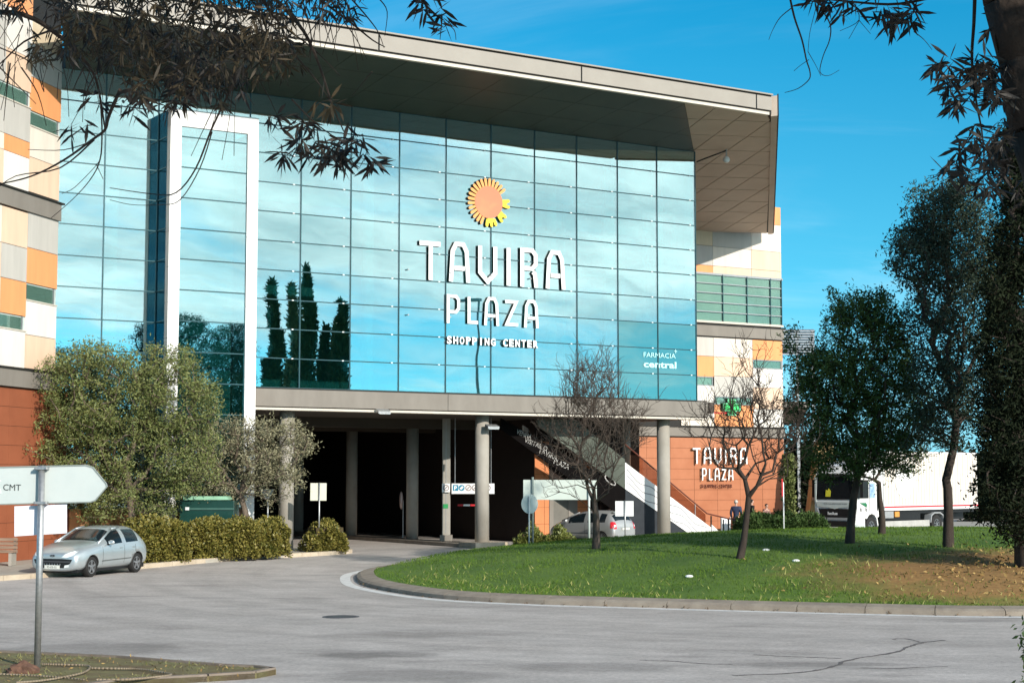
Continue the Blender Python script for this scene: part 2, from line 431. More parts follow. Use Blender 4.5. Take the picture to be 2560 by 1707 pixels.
def strip(name, A, B, z, m, parent=None, thick=0.0, gap=0.0, kind=None):
    """ribbon between two polylines at height z (optionally with depth)"""
    mb = MB()
    for i in range(len(A) - 1):
        q = [(*A[i], z), (*A[i + 1], z), (*B[i + 1], z), (*B[i], z)]
        if thick: mb.prism(q, (0, 0, -thick))
        else:
            n = (Vector(q[1]) - Vector(q[0])).cross(Vector(q[3]) - Vector(q[0]))
            mb.add(q, [(0, 1, 2, 3) if n.z > 0 else (3, 2, 1, 0)])
    o = mb.build(name, m, parent)
    if kind: o['kind'] = kind
    return o
_txt = {}
def text_mesh(body, size, depth=0.0, align='LEFT', shear=0.0, bold=0.0):
    cu = bpy.data.curves.new('t', 'FONT'); cu.body = body; cu.size = size; cu.extrude = depth / 2; cu.align_x = align
    cu.offset = bold; cu.resolution_u = 3; cu.shear = shear
    o = bpy.data.objects.new('t', cu); COL.objects.link(o)
    dg = bpy.context.evaluated_depsgraph_get()
    me = bpy.data.meshes.new_from_object(o.evaluated_get(dg))
    bpy.data.objects.remove(o); bpy.data.curves.remove(cu)
    me.materials.clear()
    return me
def put_text(name, body, size, origin, ax, ay, m, parent, depth=0.004, align='LEFT', width=None, bold=0.0, height=None):
    me = text_mesh(body, size, depth, align, bold=bold)
    if width or height:
        xs = [v.co.x for v in me.vertices]; ys = [v.co.y for v in me.vertices]
        kx = width / (max(xs) - min(xs)) if width else 1; ky = height / (max(ys) - min(ys)) if height else 1
        me.transform(Matrix.Diagonal((kx, ky, 1, 1)))
        if align == 'LEFT': me.transform(Matrix.Translation((-min(v.co.x for v in me.vertices), 0, 0)))
    ax, ay = Vector(ax).normalized(), Vector(ay).normalized(); az = ax.cross(ay).normalized()
    mt = Matrix((( ax.x, ay.x, az.x, origin[0]), (ax.y, ay.y, az.y, origin[1]), (ax.z, ay.z, az.z, origin[2]), (0, 0, 0, 1)))
    me.transform(mt); me.materials.append(m)
    return link_mesh(name, me, parent)

# ================================================================== GROUND
g = MB(); g.abox(-1500, 1500, -600, 3000, -1.0, 0.0)
o = g.build('ground', M['earth']); o['kind'] = 'structure'
road = surf_poly('road', [(-90, -30), (90, -30), (90, 150), (-90, 150)], 0.004, M['asphalt'])

# island of the roundabout: outline traced on the ground
isl = [(-4.6, 49.2), (-3.9, 45.2), (-1.95, 41.2), (0.3, 39.4), (2.4, 38.5), (8.0, 36.5), (11.2, 35.9), (19, 36.5), (27, 40.5), (33, 48),
       (35, 57), (33, 65), (26, 70), (17, 71.5), (9, 69.6), (4.8, 67.6), (2.2, 65.8), (-1.5, 61.4), (-3.6, 55.6), (-4.55, 52)]
ISL = smooth_closed(isl, 10)
def resample(P, n):
    P = np.array(P + [P[0]]); L = np.r_[0, np.cumsum(np.linalg.norm(np.diff(P, axis=0), axis=1))]
    q = np.linspace(0, L[-1], n + 1)[:-1]
    return [(float(np.interp(a, L, P[:, 0])), float(np.interp(a, L, P[:, 1]))) for a in q]
ISL = resample(ISL, 240)
def inset(d): return offset2(ISL, d)
a_ = sum(ISL[i][0] * ISL[(i + 1) % len(ISL)][1] - ISL[(i + 1) % len(ISL)][0] * ISL[i][1] for i in range(len(ISL)))
SG = 1 if a_ > 0 else -1
paint_o, paint_i = offset2(ISL, -0.50 * SG), offset2(ISL, -0.20 * SG)
mb = MB()
n_ = len(ISL)
for i in range(n_):
    j = (i + 1) % n_
    q = [(*paint_o[i], 0.009), (*paint_o[j], 0.009), (*paint_i[j], 0.009), (*paint_i[i], 0.009)]
    mb.add(q, [(0, 1, 2, 3) if SG > 0 else (3, 2, 1, 0)])
o = mb.build('painted_edge_line', M['paint']); o['kind'] = 'structure'
isl_in = offset2(ISL, 0.50 * SG)
isl_bev = offset2(ISL, 0.10 * SG)
kerb = bpy.data.objects.new('island_kerb', None); COL.objects.link(kerb); kerb['kind'] = 'structure'
WMAT[kerb] = Matrix.Identity(4)
step = 3
for i in range(0, n_, step):
    mb = MB()
    for k in range(step):
        a, b = (i + k) % n_, (i + k + 1) % n_
        A, B, C, D, E, F_ = ISL[a], ISL[b], isl_bev[b], isl_bev[a], isl_in[b], isl_in[a]
        vs = [(*A, 0.0), (*B, 0.0), (*B, 0.10), (*A, 0.10), (*C, 0.145), (*D, 0.145), (*E, 0.185), (*F_, 0.185)]
        fs = [(0, 1, 2, 3), (3, 2, 4, 5), (5, 4, 6, 7)]
        if k == 0: fs.append((0, 3, 5, 7))
        if k == step - 1: fs.append((1, 6, 4, 2))
        mb.add(vs, fs if SG > 0 else [f[::-1] for f in fs])
    # small mortar gap at the block ends
    cen = Vector((sum(v_[0] for v_ in mb.v) / len(mb.v), sum(v_[1] for v_ in mb.v) / len(mb.v), 0))
    t_ = (Vector((*ISL[(i + step) % n_], 0)) - Vector((*ISL[i], 0))); L_ = t_.length; t_.normalize()
    mb.v = [tuple(Vector(p) - t_ * ((Vector(p) - cen).dot(t_) / L_ * 0.016)) for p in mb.v]
    mb.build('kerb_stone', M['kerb'], kerb)

def isl_h(x, y):
    d = np.sqrt(((x - 15.5) / 19.5) ** 2 + ((y - 54) / 17.5) ** 2)
    h = 1.12 * np.clip(1 - d ** 2.2, 0, 1) ** 0.9
    return 0.175 + h * 0.97
# lawn mound
from mathutils.geometry import tessellate_polygon
nr = 26
C0 = np.array([15.5, 54.0]); ring = np.array(isl_in)
vs, fs = [], []
for r in range(nr + 1):
    f = (r / nr)
    for p in ring:
        q = C0 + (p - C0) * f
        z = float(isl_h(q[0], q[1])) + (0.02 * math.sin(q[0] * 1.7) * math.sin(q[1] * 1.3) if 0 < f < 0.95 else 0)
        vs.append((q[0], q[1], z if r < nr else 0.175))
for r in range(nr):
    for i in range(n_):
        j = (i + 1) % n_
        q = (r * n_ + i, (r + 1) * n_ + i, (r + 1) * n_ + j, r * n_ + j)
        fs.append(q if SG > 0 else q[::-1])
M['lawn'] = m_ = mat('lawn', (0.055, 0.120, 0.014), 0.95, scale=0.5, color2=(0.115, 0.19, 0.028), bump=0.8, bscale=16)
# a bare leaf-strewn patch of earth on the right of the lawn
nn, ll = m_.node_tree.nodes, m_.node_tree.links
bsdf = nn['Principled BSDF']; src = bsdf.inputs['Base Color'].links[0].from_socket
ge = nn.new('ShaderNodeNewGeometry'); sp = nn.new('ShaderNodeSeparateXYZ'); ll.new(ge.outputs['Position'], sp.inputs[0])
def nm(op, a, b=None, c=None):
    q = nn.new('ShaderNodeMath'); q.operation = op
    for i, v_ in enumerate((a, b, c)):
        if v_ is None: continue
        if isinstance(v_, (int, float)): q.inputs[i].default_value = v_
        else: ll.new(v_, q.inputs[i])
    return q.outputs[0]
PX, PY = 15.0, 40.6
ex = nm('DIVIDE', nm('SUBTRACT', sp.outputs[0], PX), 7.4); ey = nm('DIVIDE', nm('SUBTRACT', sp.outputs[1], PY), 4.6)
dd = nm('SQRT', nm('ADD', nm('MULTIPLY', ex, ex), nm('MULTIPLY', ey, ey)))
nz2 = nn.new('ShaderNodeTexNoise'); nz2.inputs['Scale'].default_value = 0.9; nz2.inputs['Detail'].default_value = 6
ll.new(ge.outputs['Position'], nz2.inputs['Vector'])
dd2 = nm('ADD', dd, nm('MULTIPLY', nz2.outputs[0], 0.7))
mr = nn.new('ShaderNodeMapRange'); mr.inputs[1].default_value = 1.55; mr.inputs[2].default_value = 1.1; ll.new(dd2, mr.inputs[0])
nz3 = nn.new('ShaderNodeTexNoise'); nz3.inputs['Scale'].default_value = 5; nz3.inputs['Detail'].default_value = 5
ll.new(ge.outputs['Position'], nz3.inputs['Vector'])
mxb = nn.new('ShaderNodeMix'); mxb.data_type = 'RGBA'; ll.new(nz3.outputs[0], mxb.inputs[0])
mxb.inputs[6].default_value = (0.17, 0.085, 0.028, 1); mxb.inputs[7].default_value = (0.42, 0.24, 0.08, 1)
mxa = nn.new('ShaderNodeMix'); mxa.data_type = 'RGBA'; ll.new(mr.outputs[0], mxa.inputs[0]); ll.new(src, mxa.inputs[6]); ll.new(mxb.outputs[2], mxa.inputs[7])
ll.new(mxa.outputs[2], bsdf.inputs['Base Color'])
o = np_mesh('lawn', vs, fs, m_, smooth=True); o['kind'] = 'structure'

# pavements
PAV = [(-40, 20), (-22, 40.5), (-15.3, 47.1), (-12.1, 54.3), (-9.9, 59.6), (-7.4, 62.9), (-6.4, 64.9), (-6.6, 66.0), (-7.6, 66.8), (-10.2, 70.5), (-20, 86), (-60, 86)]
surf_poly('pavement', PAV, 0.12, M['paving'], thick=0.12)
kerb2 = bpy.data.objects.new('pavement_kerb', None); COL.objects.link(kerb2); kerb2['kind'] = 'structure'; WMAT[kerb2] = Matrix.Identity(4)
kp = smooth_open(PAV[1:9], 4)
ki = offset2(kp, 0.2, closed=False); ko = offset2(kp, -0.06, closed=False)
for i in range(len(kp) - 1):
    A, B, C, D = Vector((*ko[i], 0)), Vector((*ko[i + 1], 0)), Vector((*ki[i + 1], 0)), Vector((*ki[i], 0))
    n = max(1, round((B - A).length / 1.2))
    for k in range(n):
        f0, f1 = (k + 0.008) / n, (k + 0.992) / n
        q = [A.lerp(B, f0), A.lerp(B, f1), D.lerp(C, f1), D.lerp(C, f0)]
        MB().prism([(*p[:2], 0.15) for p in q], (0, 0, -0.15)).build('kerb_stone', M['kerb_light'], kerb2)
# pavement behind the island, in front of the building
surf_poly('forecourt_pavement', [(1.0, 68.6), (2.6, 68.0), (9.5, 72.2), (17, 74.2), (27, 72.6), (60, 84), (60, 105), (22, 108), (8.0, 77.0), (0.9, 72.4)], 0.10, M['paving'], thick=0.10)

# ================================================================== SHOPPING CENTRE
bld = thing('shopping_center', 'large shopping centre with a blue glass front above round columns and a deep roof canopy', 'building', tuple(P0), math.atan2(U.y, U.x))
SOF = lambda s: 18.06 - 0.103 * s
ZB, RH, PW = 6.48, 1.158, 2.22
TR = 20.15
def share_part(name, me, parent, loc, rot=None):
    """place a shared local-space mesh at world loc, axes of the facade"""
    o = bpy.data.objects.new(name, me); COL.objects.link(o); o.parent = parent
    mw = Matrix.Translation(loc) @ Matrix.Rotation(math.atan2(U.y, U.x), 4, 'Z')
    if rot is not None: mw = mw @ rot
    o.matrix_basis = WMAT[parent].inverted() @ mw
    return o
def pane_mesh(w, h, m, th=0.024):
    mb = MB(); mb.abox(0, w, 0, th, 0, h); me = mb.mesh('pane'); me.materials.append(m); return me
_pm = {}
def pane(t0, t1, z0, z1, s, m, parent, gap=0.012):
    w, h = round(t1 - t0 - 2 * gap, 3), round(z1 - z0 - 2 * gap, 3)
    key = (w, h, m.name)
    if key not in _pm: _pm[key] = pane_mesh(w, h, m)
    tilt = Matrix.Rotation(R(rng.normal(0, 0.06)), 4, 'Z') @ Matrix.Rotation(R(rng.normal(0, 0.07)), 4, 'X')
    return share_part('pane', _pm[key], parent, FW(t0 + gap, s, z0 + gap), tilt)
# curtain wall right of the white portal
tk = [-2.04] + [0.176 + PW * k for k in range(9)] + [TR]
for j in range(10):
    for i in range(len(tk) - 1):
        m = M['pane']
        if j <= 2 and i >= len(tk) - 3: m = M['pane_teal']
        pane(tk[i], tk[i + 1], ZB + RH * j, ZB + RH * (j + 1), 0, m, bld)
mm = MATS['mullion_metal']
for t in tk: MB().fbox(t - 0.022, t + 0.022, -0.028, 0.10, ZB, SOF(0)).build('mullion', mm, bld)
for j in range(11): MB().fbox(-2.04, TR, -0.022, 0.08, ZB + RH * j - 0.020, ZB + RH * j + 0.020).build('transom', mm, bld)
# spider fittings: small clamps on the transoms beside each mullion
me_ = MB().abox(-0.04, 0.04, -0.03, 0.0, -0.022, 0.022).mesh('clamp'); me_.materials.append(M['steel'])
for j in range(1, 10):
    for i in range(len(tk) - 1):
        share_part('clamp', me_, bld, FW(tk[i + 1] - 0.33, -0.024, ZB + RH * j))
# glass above the portal
for j in (8, 9):
    for a, b in ((-5.78, -4.26), (-4.26, -2.04)): pane(a, b, ZB + RH * j, ZB + RH * (j + 1), 0, M['pane'], bld)
    MB().fbox(-5.78, -2.04, -0.022, 0.08, ZB + RH * j - 0.020, ZB + RH * j + 0.020).build('transom', mm, bld)
# left glass between wing and portal
TLs = [-10.6, -7.84, -5.78]
for j in range(-4, 10):
    for i in range(2):
        pane(TLs[i], TLs[i + 1], ZB + RH * j, ZB + RH * (j + 1), 0, M['pane'], bld)
    MB().fbox(-10.6, -5.78, -0.022, 0.08, ZB + RH * j - 0.020, ZB + RH * j + 0.020).build('transom', mm, bld)
for t in TLs: MB().fbox(t - 0.022, t + 0.022, -0.028, 0.10, ZB - 4 * RH, SOF(0)).build('mullion', mm, bld)
# white portal
Q = 1.3
ta = fpl(420.5, 700, -Q)[0]; tb = fpl(448.5, 700, -Q)[0]; tc_ = fpl(615, 700, -Q)[0]; td = fpl(642.5, 700, -Q)[0]
zt = fpl(435, 270, -Q)[1]; zi = fpl(448, 315, -Q)[1]
def cladding(t0, t1, z0, z1, s0, s1, n, name='portal_panel'):
    for k in range(n):
        a, b = z0 + (z1 - z0) * k / n, z0 + (z1 - z0) * (k + 1) / n
        MB().fbox(t0, t1, s0, s1, a + 0.006, b - 0.006).build(name, M['white'], bld)
cladding(ta, tb, 0.12, zi, -Q, -Q + 0.35, 12)
cladding(tc_, td, 0.12, zi, -Q, -Q + 1.25, 12)
nb = 5
for k in range(nb):
    a, b = ta + (td - ta) * k / nb, ta + (td - ta) * (k + 1) / nb
    MB().fbox(a + 0.006, b - 0.006, -Q, -Q + 0.35, zi + 0.006, zt).build('portal_panel', M['white'], bld)
for j in range(-4, 9):
    z0, z1 = ZB + RH * j, min(ZB + RH * (j + 1), zi if j < 8 else zt)
    if z0 > zi: break
    pane(tb, tc_, z0, min(z1, zi), -Q + 0.06, M['pane'], bld)
    pane_side = MB().fbox(ta + 0.01, ta + 0.03, -Q + 0.37, -0.03, z0 + 0.012, z1 - 0.012).build('side_pane', M['pane_dark'], bld)
    MB().fbox(tb, tc_, -Q + 0.03, -Q + 0.10, z0 - 0.02, z0 + 0.02).build('transom', mm, bld)
    MB().fbox(ta - 0.01, ta + 0.05, -Q + 0.37, -0.03, z0 - 0.02, z0 + 0.02).build('transom', mm, bld)
MB().fbox(ta + 0.3, td - 0.3, -0.03, 0.0, 0.1, ZB + RH * 8).build('portal_back', M['interior'], bld)
# entrance under the portal
MB().fbox(tb + .02, tc_ - .02, -Q + 0.5, -Q + 0.56, 0.12, 1.7).build('entrance_wall', M['brown_panel'], bld)

# canopy
CA, CB, CC, CD = (-11.35, -5.8), (19.75, -5.8), (34.7, 11.7), (17.2, 16.4)
def cz(p, dz=0): return FW(p[0], p[1], SOF(p[1]) + dz)
roofp = [CA, CB, CC, CD, (-9.4, 16.4), (-9.4, 0.0)]
MB().prism([cz(p, 0.06) for p in roofp], (0, 0, 0.75)).build('canopy_slab', M['dark'], bld)
def clip(poly, a, b):
    """keep the part of poly left of a->b"""
    out = []
    f = lambda p: (b[0] - a[0]) * (p[1] - a[1]) - (b[1] - a[1]) * (p[0] - a[0])
    for i in range(len(poly)):
        p, q = poly[i], poly[(i + 1) % len(poly)]
        fp_, fq = f(p), f(q)
        if fp_ >= 0: out.append(p)
        if (fp_ >= 0) != (fq >= 0):
            k = fp_ / (fp_ - fq); out.append((p[0] + (q[0] - p[0]) * k, p[1] + (q[1] - p[1]) * k))
    return out
def clip_poly(poly, conv):
    for i in range(len(conv)): 
        if len(poly) < 3: return poly
        poly = clip(poly, conv[i], conv[(i + 1) % len(conv)])
    return poly
zoneR1 = [(15.1, -5.72), (CB[0] - 0.1, -5.72), (CC[0] - 0.1, CC[1]), (20.12, CC[1])]
zoneR = [(15.1, -5.72), (CB[0] - .08, -5.72), (CC[0] - .08, CC[1]), (CD[0] + 3, 15.2), (20.16, 0.05)]
a0 = R(15.3); e1 = np.array([math.cos(a0), -math.sin(a0)]); e2 = np.array([math.sin(a0), math.cos(a0)])
for i in range(-6, 26):
    for j in range(-14, 14):
        o_ = np.array([15.1, -5.8]) + e1 * (i * 1.62) + e2 * (j * 2.2)
        q = [o_, o_ + e1 * 1.575, o_ + e1 * 1.575 + e2 * 2.14, o_ + e2 * 2.14]
        q = [tuple(p) for p in q]
        for zone in ([zoneR1[0], zoneR1[1], (20.9, -4.6), (20.16, 0.05)], [(20.16, 0.05), (20.9, -4.6), zoneR[2], zoneR[3]]):
            c = clip_poly(q, zone)
            if len(c) >= 3 and abs(sum(c[k][0] * c[(k + 1) % len(c)][1] - c[(k + 1) % len(c)][0] * c[k][1] for k in range(len(c)))) > 0.02:
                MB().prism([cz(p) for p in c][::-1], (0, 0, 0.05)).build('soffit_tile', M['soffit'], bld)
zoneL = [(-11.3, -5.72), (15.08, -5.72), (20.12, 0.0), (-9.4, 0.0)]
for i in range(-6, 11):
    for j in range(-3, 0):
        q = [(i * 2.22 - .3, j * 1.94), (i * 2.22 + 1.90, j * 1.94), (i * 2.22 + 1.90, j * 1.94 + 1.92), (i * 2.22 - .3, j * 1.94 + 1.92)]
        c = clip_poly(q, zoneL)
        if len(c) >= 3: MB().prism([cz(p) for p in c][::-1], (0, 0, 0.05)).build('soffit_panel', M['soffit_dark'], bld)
# fascia
zf = SOF(-5.8)
tj = [fpl(1451, 170, -5.85)[0], fpl(1888, 240, -5.85)[0]]
dj = tj[1] - tj[0]
js = [CA[0], tj[0] - 2 * dj, tj[0] - dj, tj[0], tj[1], CB[0]]
js = sorted(x for x in js if CA[0] <= x <= CB[0])
for a, b in zip(js[:-1], js[1:]):
    MB().fbox(a + 0.035, b - 0.035, -5.93, -5.83, zf + 0.17, zf + 0.76).build('fascia_panel', M['fascia'], bld)
MB().fbox(CA[0], CB[0], -5.86, -5.80, zf + 0.02, zf + 0.84).build('fascia_backing', M['dark'], bld)
MB().fbox(CA[0], CB[0] + .02, -5.97, -5.62, zf + 0.84, zf + 0.90).build('fascia_coping', M['fascia'], bld)
MB().fbox(CA[0], CB[0] - 0.15, -5.90, -5.72, zf - 0.03, zf + 0.09).build('drip_edge', M['trim_light'], bld)
# right rim of the canopy
dv = (Vector((*CC, 0)) - Vector((*CB, 0))).normalized(); nv = Vector((dv.y, -dv.x, 0))
def rim(o0, o1, zo0, zo1, m, name):
    p = [(CB[0] + nv.x * o0, CB[1] + nv.y * o0), (CC[0] + nv.x * o0, CC[1] + nv.y * o0), (CC[0] + nv.x * o1, CC[1] + nv.y * o1), (CB[0] + nv.x * o1, CB[1] + nv.y * o1)]
    MB().prism([cz(q, zo0) for q in p], (0, 0, zo1 - zo0)).build(name, m, bld)
rim(-0.08, 0.02, 0.03, 0.6, M['dark'], 'rim_joint')
rim(0.02, 0.30, -0.06, 0.83, M['soffit'], 'canopy_rim')
rim(0.30, 0.36, -0.02, 0.90, M['dark'], 'rim_edge')

# beam under the glass
tbr = fpl(1772, 1010, -0.12)[0]
for a, b in ((td, 6.9), (6.9, 15.6), (15.6, tbr)):
    MB().fbox(a + 0.01, b - 0.01, -0.12, 0.5, 5.74, 6.42).build('beam_panel', M['concrete'], bld)
MB().fbox(td, tbr - .02, -0.05, 0.5, 6.42, 6.48).build('beam_joint', M['dark'], bld)
MB().fbox(td, tbr - .02, -0.05, 0.5, 5.69, 5.74).build('beam_joint', M['dark'], bld)
MB().fbox(td, tbr + 0.1, -0.16, 0.5, 5.60, 5.69).build('beam_lip', M['trim_light'], bld)
# columns
CR = 0.30
def column(t, s, r=0.30, z0=0.0, z1=5.62, m=None):
    return MB().tube(FW(t, s, z0), FW(t, s, z1), r, n=24).build('column', m or M['column'], bld, smooth=False)
def smooth_sides(o):
    o.data.polygons.foreach_set('use_smooth', [len(p.vertices) == 4 for p in o.data.polygons]); return o
tc1, tc2, tc3 = fpl(716, 1200, 0.8)[0], fpl(1205, 1200, 0.8)[0], fpl(1659, 1200, 0.8)[0]
for t in (tc1, tc2, tc3): smooth_sides(column(t, 0.8))
for k in (1, 2, 3): smooth_sides(column(tc2, 0.8 + 6.2 * k, 0.28))
smooth_sides(column(tc1 - 0.0, 0.8 + 6.2, 0.28)); smooth_sides(column(tc1, 0.8 + 12.4, 0.28))
smooth_sides(column(fpl(1559, 1200, 3.9)[0], 3.9, 0.34))
# undercroft
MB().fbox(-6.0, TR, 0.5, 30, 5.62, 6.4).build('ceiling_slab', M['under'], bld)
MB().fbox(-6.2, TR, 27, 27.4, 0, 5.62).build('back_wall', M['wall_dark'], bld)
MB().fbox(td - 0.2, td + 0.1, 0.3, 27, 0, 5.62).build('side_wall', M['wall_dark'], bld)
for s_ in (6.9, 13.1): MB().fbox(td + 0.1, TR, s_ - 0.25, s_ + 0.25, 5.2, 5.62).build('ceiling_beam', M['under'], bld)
# kerbed island of the car-park entry, running back under the building
MB().fbox(tc2 - 0.75, tc2 + 0.35, 1.3, 20, 0, 0.16).build('traffic_island', M['kerb'], bld)
MB().fbox(tc2 - 0.85, tc2 + 0.75, -0.1, 1.3, 0, 0.24).build('column_plinth', M['kerb_light'], bld)
# inner block with a door
s3 = 3.6
t1_, t2_ = fpl(1337, 1250, s3)[0], fpl(1541, 1250, s3)[0]
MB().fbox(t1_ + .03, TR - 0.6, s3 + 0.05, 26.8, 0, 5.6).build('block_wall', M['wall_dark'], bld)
tdoor0, tdoor1 = fpl(1373, 1300, s3)[0], fpl(1443, 1300, s3)[0]
tor = fpl(1476, 1300, s3)[0]
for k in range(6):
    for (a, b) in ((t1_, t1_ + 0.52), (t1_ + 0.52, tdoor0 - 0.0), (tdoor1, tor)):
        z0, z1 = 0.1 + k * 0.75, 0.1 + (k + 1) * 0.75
        MB().fbox(a + .008, b - .008, s3, s3 + 0.05, z0 + .006, z1 - .006).build('cladding_panel', M['terra'] if False else mat('terracotta_lit', (0.62, 0.22, 0.085), 0.6, var=0.05), bld)  # brighter copy of the terracotta, sunlight on this front put into the colour
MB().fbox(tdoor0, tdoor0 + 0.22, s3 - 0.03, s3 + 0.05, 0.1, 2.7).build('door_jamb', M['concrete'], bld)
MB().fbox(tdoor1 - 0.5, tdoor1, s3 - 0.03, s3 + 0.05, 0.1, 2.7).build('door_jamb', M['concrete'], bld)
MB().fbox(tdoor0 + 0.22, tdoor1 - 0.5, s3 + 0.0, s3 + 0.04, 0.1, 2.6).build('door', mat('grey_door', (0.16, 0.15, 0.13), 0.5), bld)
# glazed hall behind the curtain wall
for z in (10.3, 14.2):
    MB().fbox(-10.4, TR - 0.4, 1.9, 9, z, z + 0.45).build('floor_slab', M['interior'], bld)
MB().fbox(-10.4, TR - 0.4, 9, 9.3, 6.42, 17.3).build('hall_back_wall', M['interior'], bld)
MB().fbox(-10.4, TR - 0.4, 0.55, 9, 6.40, 6.47).build('hall_floor', M['interior_floor'], bld)
for t in (-7.0, -1.6, 4.0, 8.7, 13.2, 16.4, 19.2):
    smooth_sides(MB().tube(FW(t, 1.6, 6.47), FW(t, 1.6, 17.4), 0.24, n=16).build('hall_column', M['steel'], bld))
for t in (11.4, 13.6, 15.8, 18.0, 19.8):
    for s_ in (1.1, 3.2): MB().fbox(t - 0.05, t + 0.05, s_, s_ + 0.12, 6.47, 15.2).build('lattice_post', M['galv'], bld)
for z in (8.2, 10.0, 12.0, 13.8, 15.2):
    MB().fbox(11.4, 19.8, 1.1, 1.22, z, z + 0.1).build('lattice_rail', M['galv'], bld)
    for t in (13.6, 18.0): MB().box(FW(t, 1.1, z), U * 0.1, V * 3.2 + Vector((0, 0, 0.5)), (0, 0, 0.1)).build('lattice_rail', M['galv'], bld)
for j in range(10):
    MB().fbox(TR - 0.01, TR + 0.015, 0.1, 8.8, ZB + RH * j + .01, ZB + RH * (j + 1) - .01).build('side_pane', M['pane'], bld)
MB().fbox(TR - 0.1, TR + 0.06, 8.8, 14, ZB, 17.0).build('side_wall', M['concrete'], bld)

# ---- right wing
SW = 12.5
te = fpl(1955, 800, SW)[0]
wallR = MB().fbox(19.0, te - 0.02, SW + 0.06, SW + 9, 0.0, 18.6).build('wing_wall', M['dark'], bld)
cR = [fpl(1742, 640, SW)[0] - 1.2, fpl(1782, 640, SW)[0], fpl(1878.5, 640, SW)[0], te]
def zr(y, x=1830): return fpl(x, y, SW)[1]
def wpanel(parent, a, b, z0, z1, m, s=SW, name='facade_panel'):
    MB().fbox(a + .01, b - .01, s, s + 0.06, z0 + .01, z1 - .01).build(name, M[m], parent)
def wwindow(parent, a, b, z0, z1, s=SW, nx=1, nz=1, rec=0.12):
    w = MB(); f = 0.045
    for (x0, x1, y0, y1) in ((a, b, z0, z0 + f), (a, b, z1 - f, z1), (a, a + f, z0 + f, z1 - f), (b - f, b, z0 + f, z1 - f)):
        w.fbox(x0, x1, s - 0.005, s + rec, y0, y1)
    o = w.build('window_frame', M['galv'], parent); return o
yz = {}
rowsU = [(zr(560) + .2, zr(620)), (zr(620), zr(668.5)), (zr(668.5), zr(688))]
colsU = [['p_sand', 'p_grey', 'p_cream'], ['p_grey', 'p_cream', 'p_peach'], ['p_orange', 'p_peach', 'p_peach']]
for (zt_, zb_), cc in zip(rowsU, colsU):
    for i in range(3): wpanel(wallR, cR[i], cR[i + 1], zb_, zt_, cc[i])
wpanel(wallR, cR[2] + 1.3, cR[3], zr(560) + .2, 18.6, 'p_orange')
# ribbon window
zw1, zw0 = zr(689), zr(806)
tw = [cR[0], fpl(1807, 750, SW)[0], fpl(1867.5, 750, SW)[0], fpl(1926, 750, SW)[0], te - 0.02]
MB().fbox(cR[0], te + .06, SW - 0.04, SW + 0.06, zw1 - 0.06, zw1 + 0.06).build('window_head', M['galv'], wallR)
MB().fbox(cR[0], te + .06, SW - 0.06, SW + 0.06, zw0 - 0.10, zw0 + 0.02).build('window_sill', M['trim_light'], wallR)
MB().fbox(cR[0], te, SW + 0.05, SW + 0.062, zw0, zw1).build('window_backing', M['interior'], wallR)
for i in range(4):
    MB().fbox(tw[i + 1] - 0.05, tw[i + 1], SW - 0.06, SW + 0.05, zw0, zw1).build('mullion', M['mullion'], wallR)
    for j in range(5):
        z0, z1 = zw0 + (zw1 - zw0) * j / 5, zw0 + (zw1 - zw0) * (j + 1) / 5
        MB().fbox(tw[i] + .01, tw[i + 1] - .06, SW - 0.02, SW, z0 + .02, z1 - .02).build('window_pane', M['pane_window'], wallR)
        if j: MB().fbox(tw[i], tw[i + 1] - .05, SW - 0.05, SW - 0.02, z0 - .025, z0 + .025).build('window_bar', M['galv'], wallR)
def beamR(y1, y0):
    z1, z0 = zr(y1), zr(y0)
    MB().fbox(19.5, te + 0.04, SW - 0.10, SW + 0.3, z0, z1 - 0.06).build('storey_beam', M['concrete'], wallR)
    MB().fbox(19.5, te + 0.10, SW - 0.16, SW + 0.3, z1 - 0.06, z1).build('beam_cap', M['dark'], wallR)
    MB().fbox(19.5, te + 0.02, SW - 0.04, SW + 0.3, z0 - 0.05, z0).build('beam_joint', M['dark'], wallR)
beamR(813, 843); beamR(1067, 1092)
z3 = lambda x: [zr(y, x) for y in (845, 889, 940, 962, 1045, 1067)]
colspec = [
    [(846, 'p_grey', 893), (893, 'p_orange', 944), (944, 'win', 966), (966, 'p_white', 1045), (1045, 'p_cream', 1066)],
    [(846, 'p_cream', 893.5), (893.5, 'p_peach', 941), (941, 'p_grey', 992), (992, 'win', 1012), (1012, 'p_orange', 1066)],
    [(846, 'p_orange', 896), (896, 'win', 918), (918, 'p_white', 966), (966, 'p_peach', 1020), (1020, 'p_white', 1066)]]
for i, spec in enumerate(colspec):
    for y1, c, y0 in spec:
        if c == 'win':
            fr = wwindow(wallR, cR[i] + (0.02), cR[i + 1] - 0.1, zr(y0), zr(y1))
            MB().fbox(cR[i] + .06, cR[i + 1] - .15, SW + 0.02, SW + 0.04, zr(y0) + .05, zr(y1) - .05).build('window_pane', M['pane_window'], wallR)
            MB().fbox(cR[i] + .03, cR[i + 1] - .12, SW + 0.05, SW + 0.058, zr(y0), zr(y1)).build('window_backing', M['interior'], wallR)
        else: wpanel(wallR, cR[i], cR[i + 1], zr(y0), zr(y1), c)
# terracotta cladding
zt0 = zr(1093)
nt = 11; tw0 = 18.4
for j in range(9):
    for i in range(nt):
        a = tw0 + (te - tw0) * i / nt; b = tw0 + (te - tw0) * (i + 1) / nt
        z1 = zt0 - 0.05 - j * 0.575; z0 = z1 - 0.575
        MB().fbox(a + .007, b - .007, SW - rng.uniform(0, .006), SW + 0.06, max(z0, .1) + .006, z1 - .006).build('cladding_panel', M['terra'], wallR)

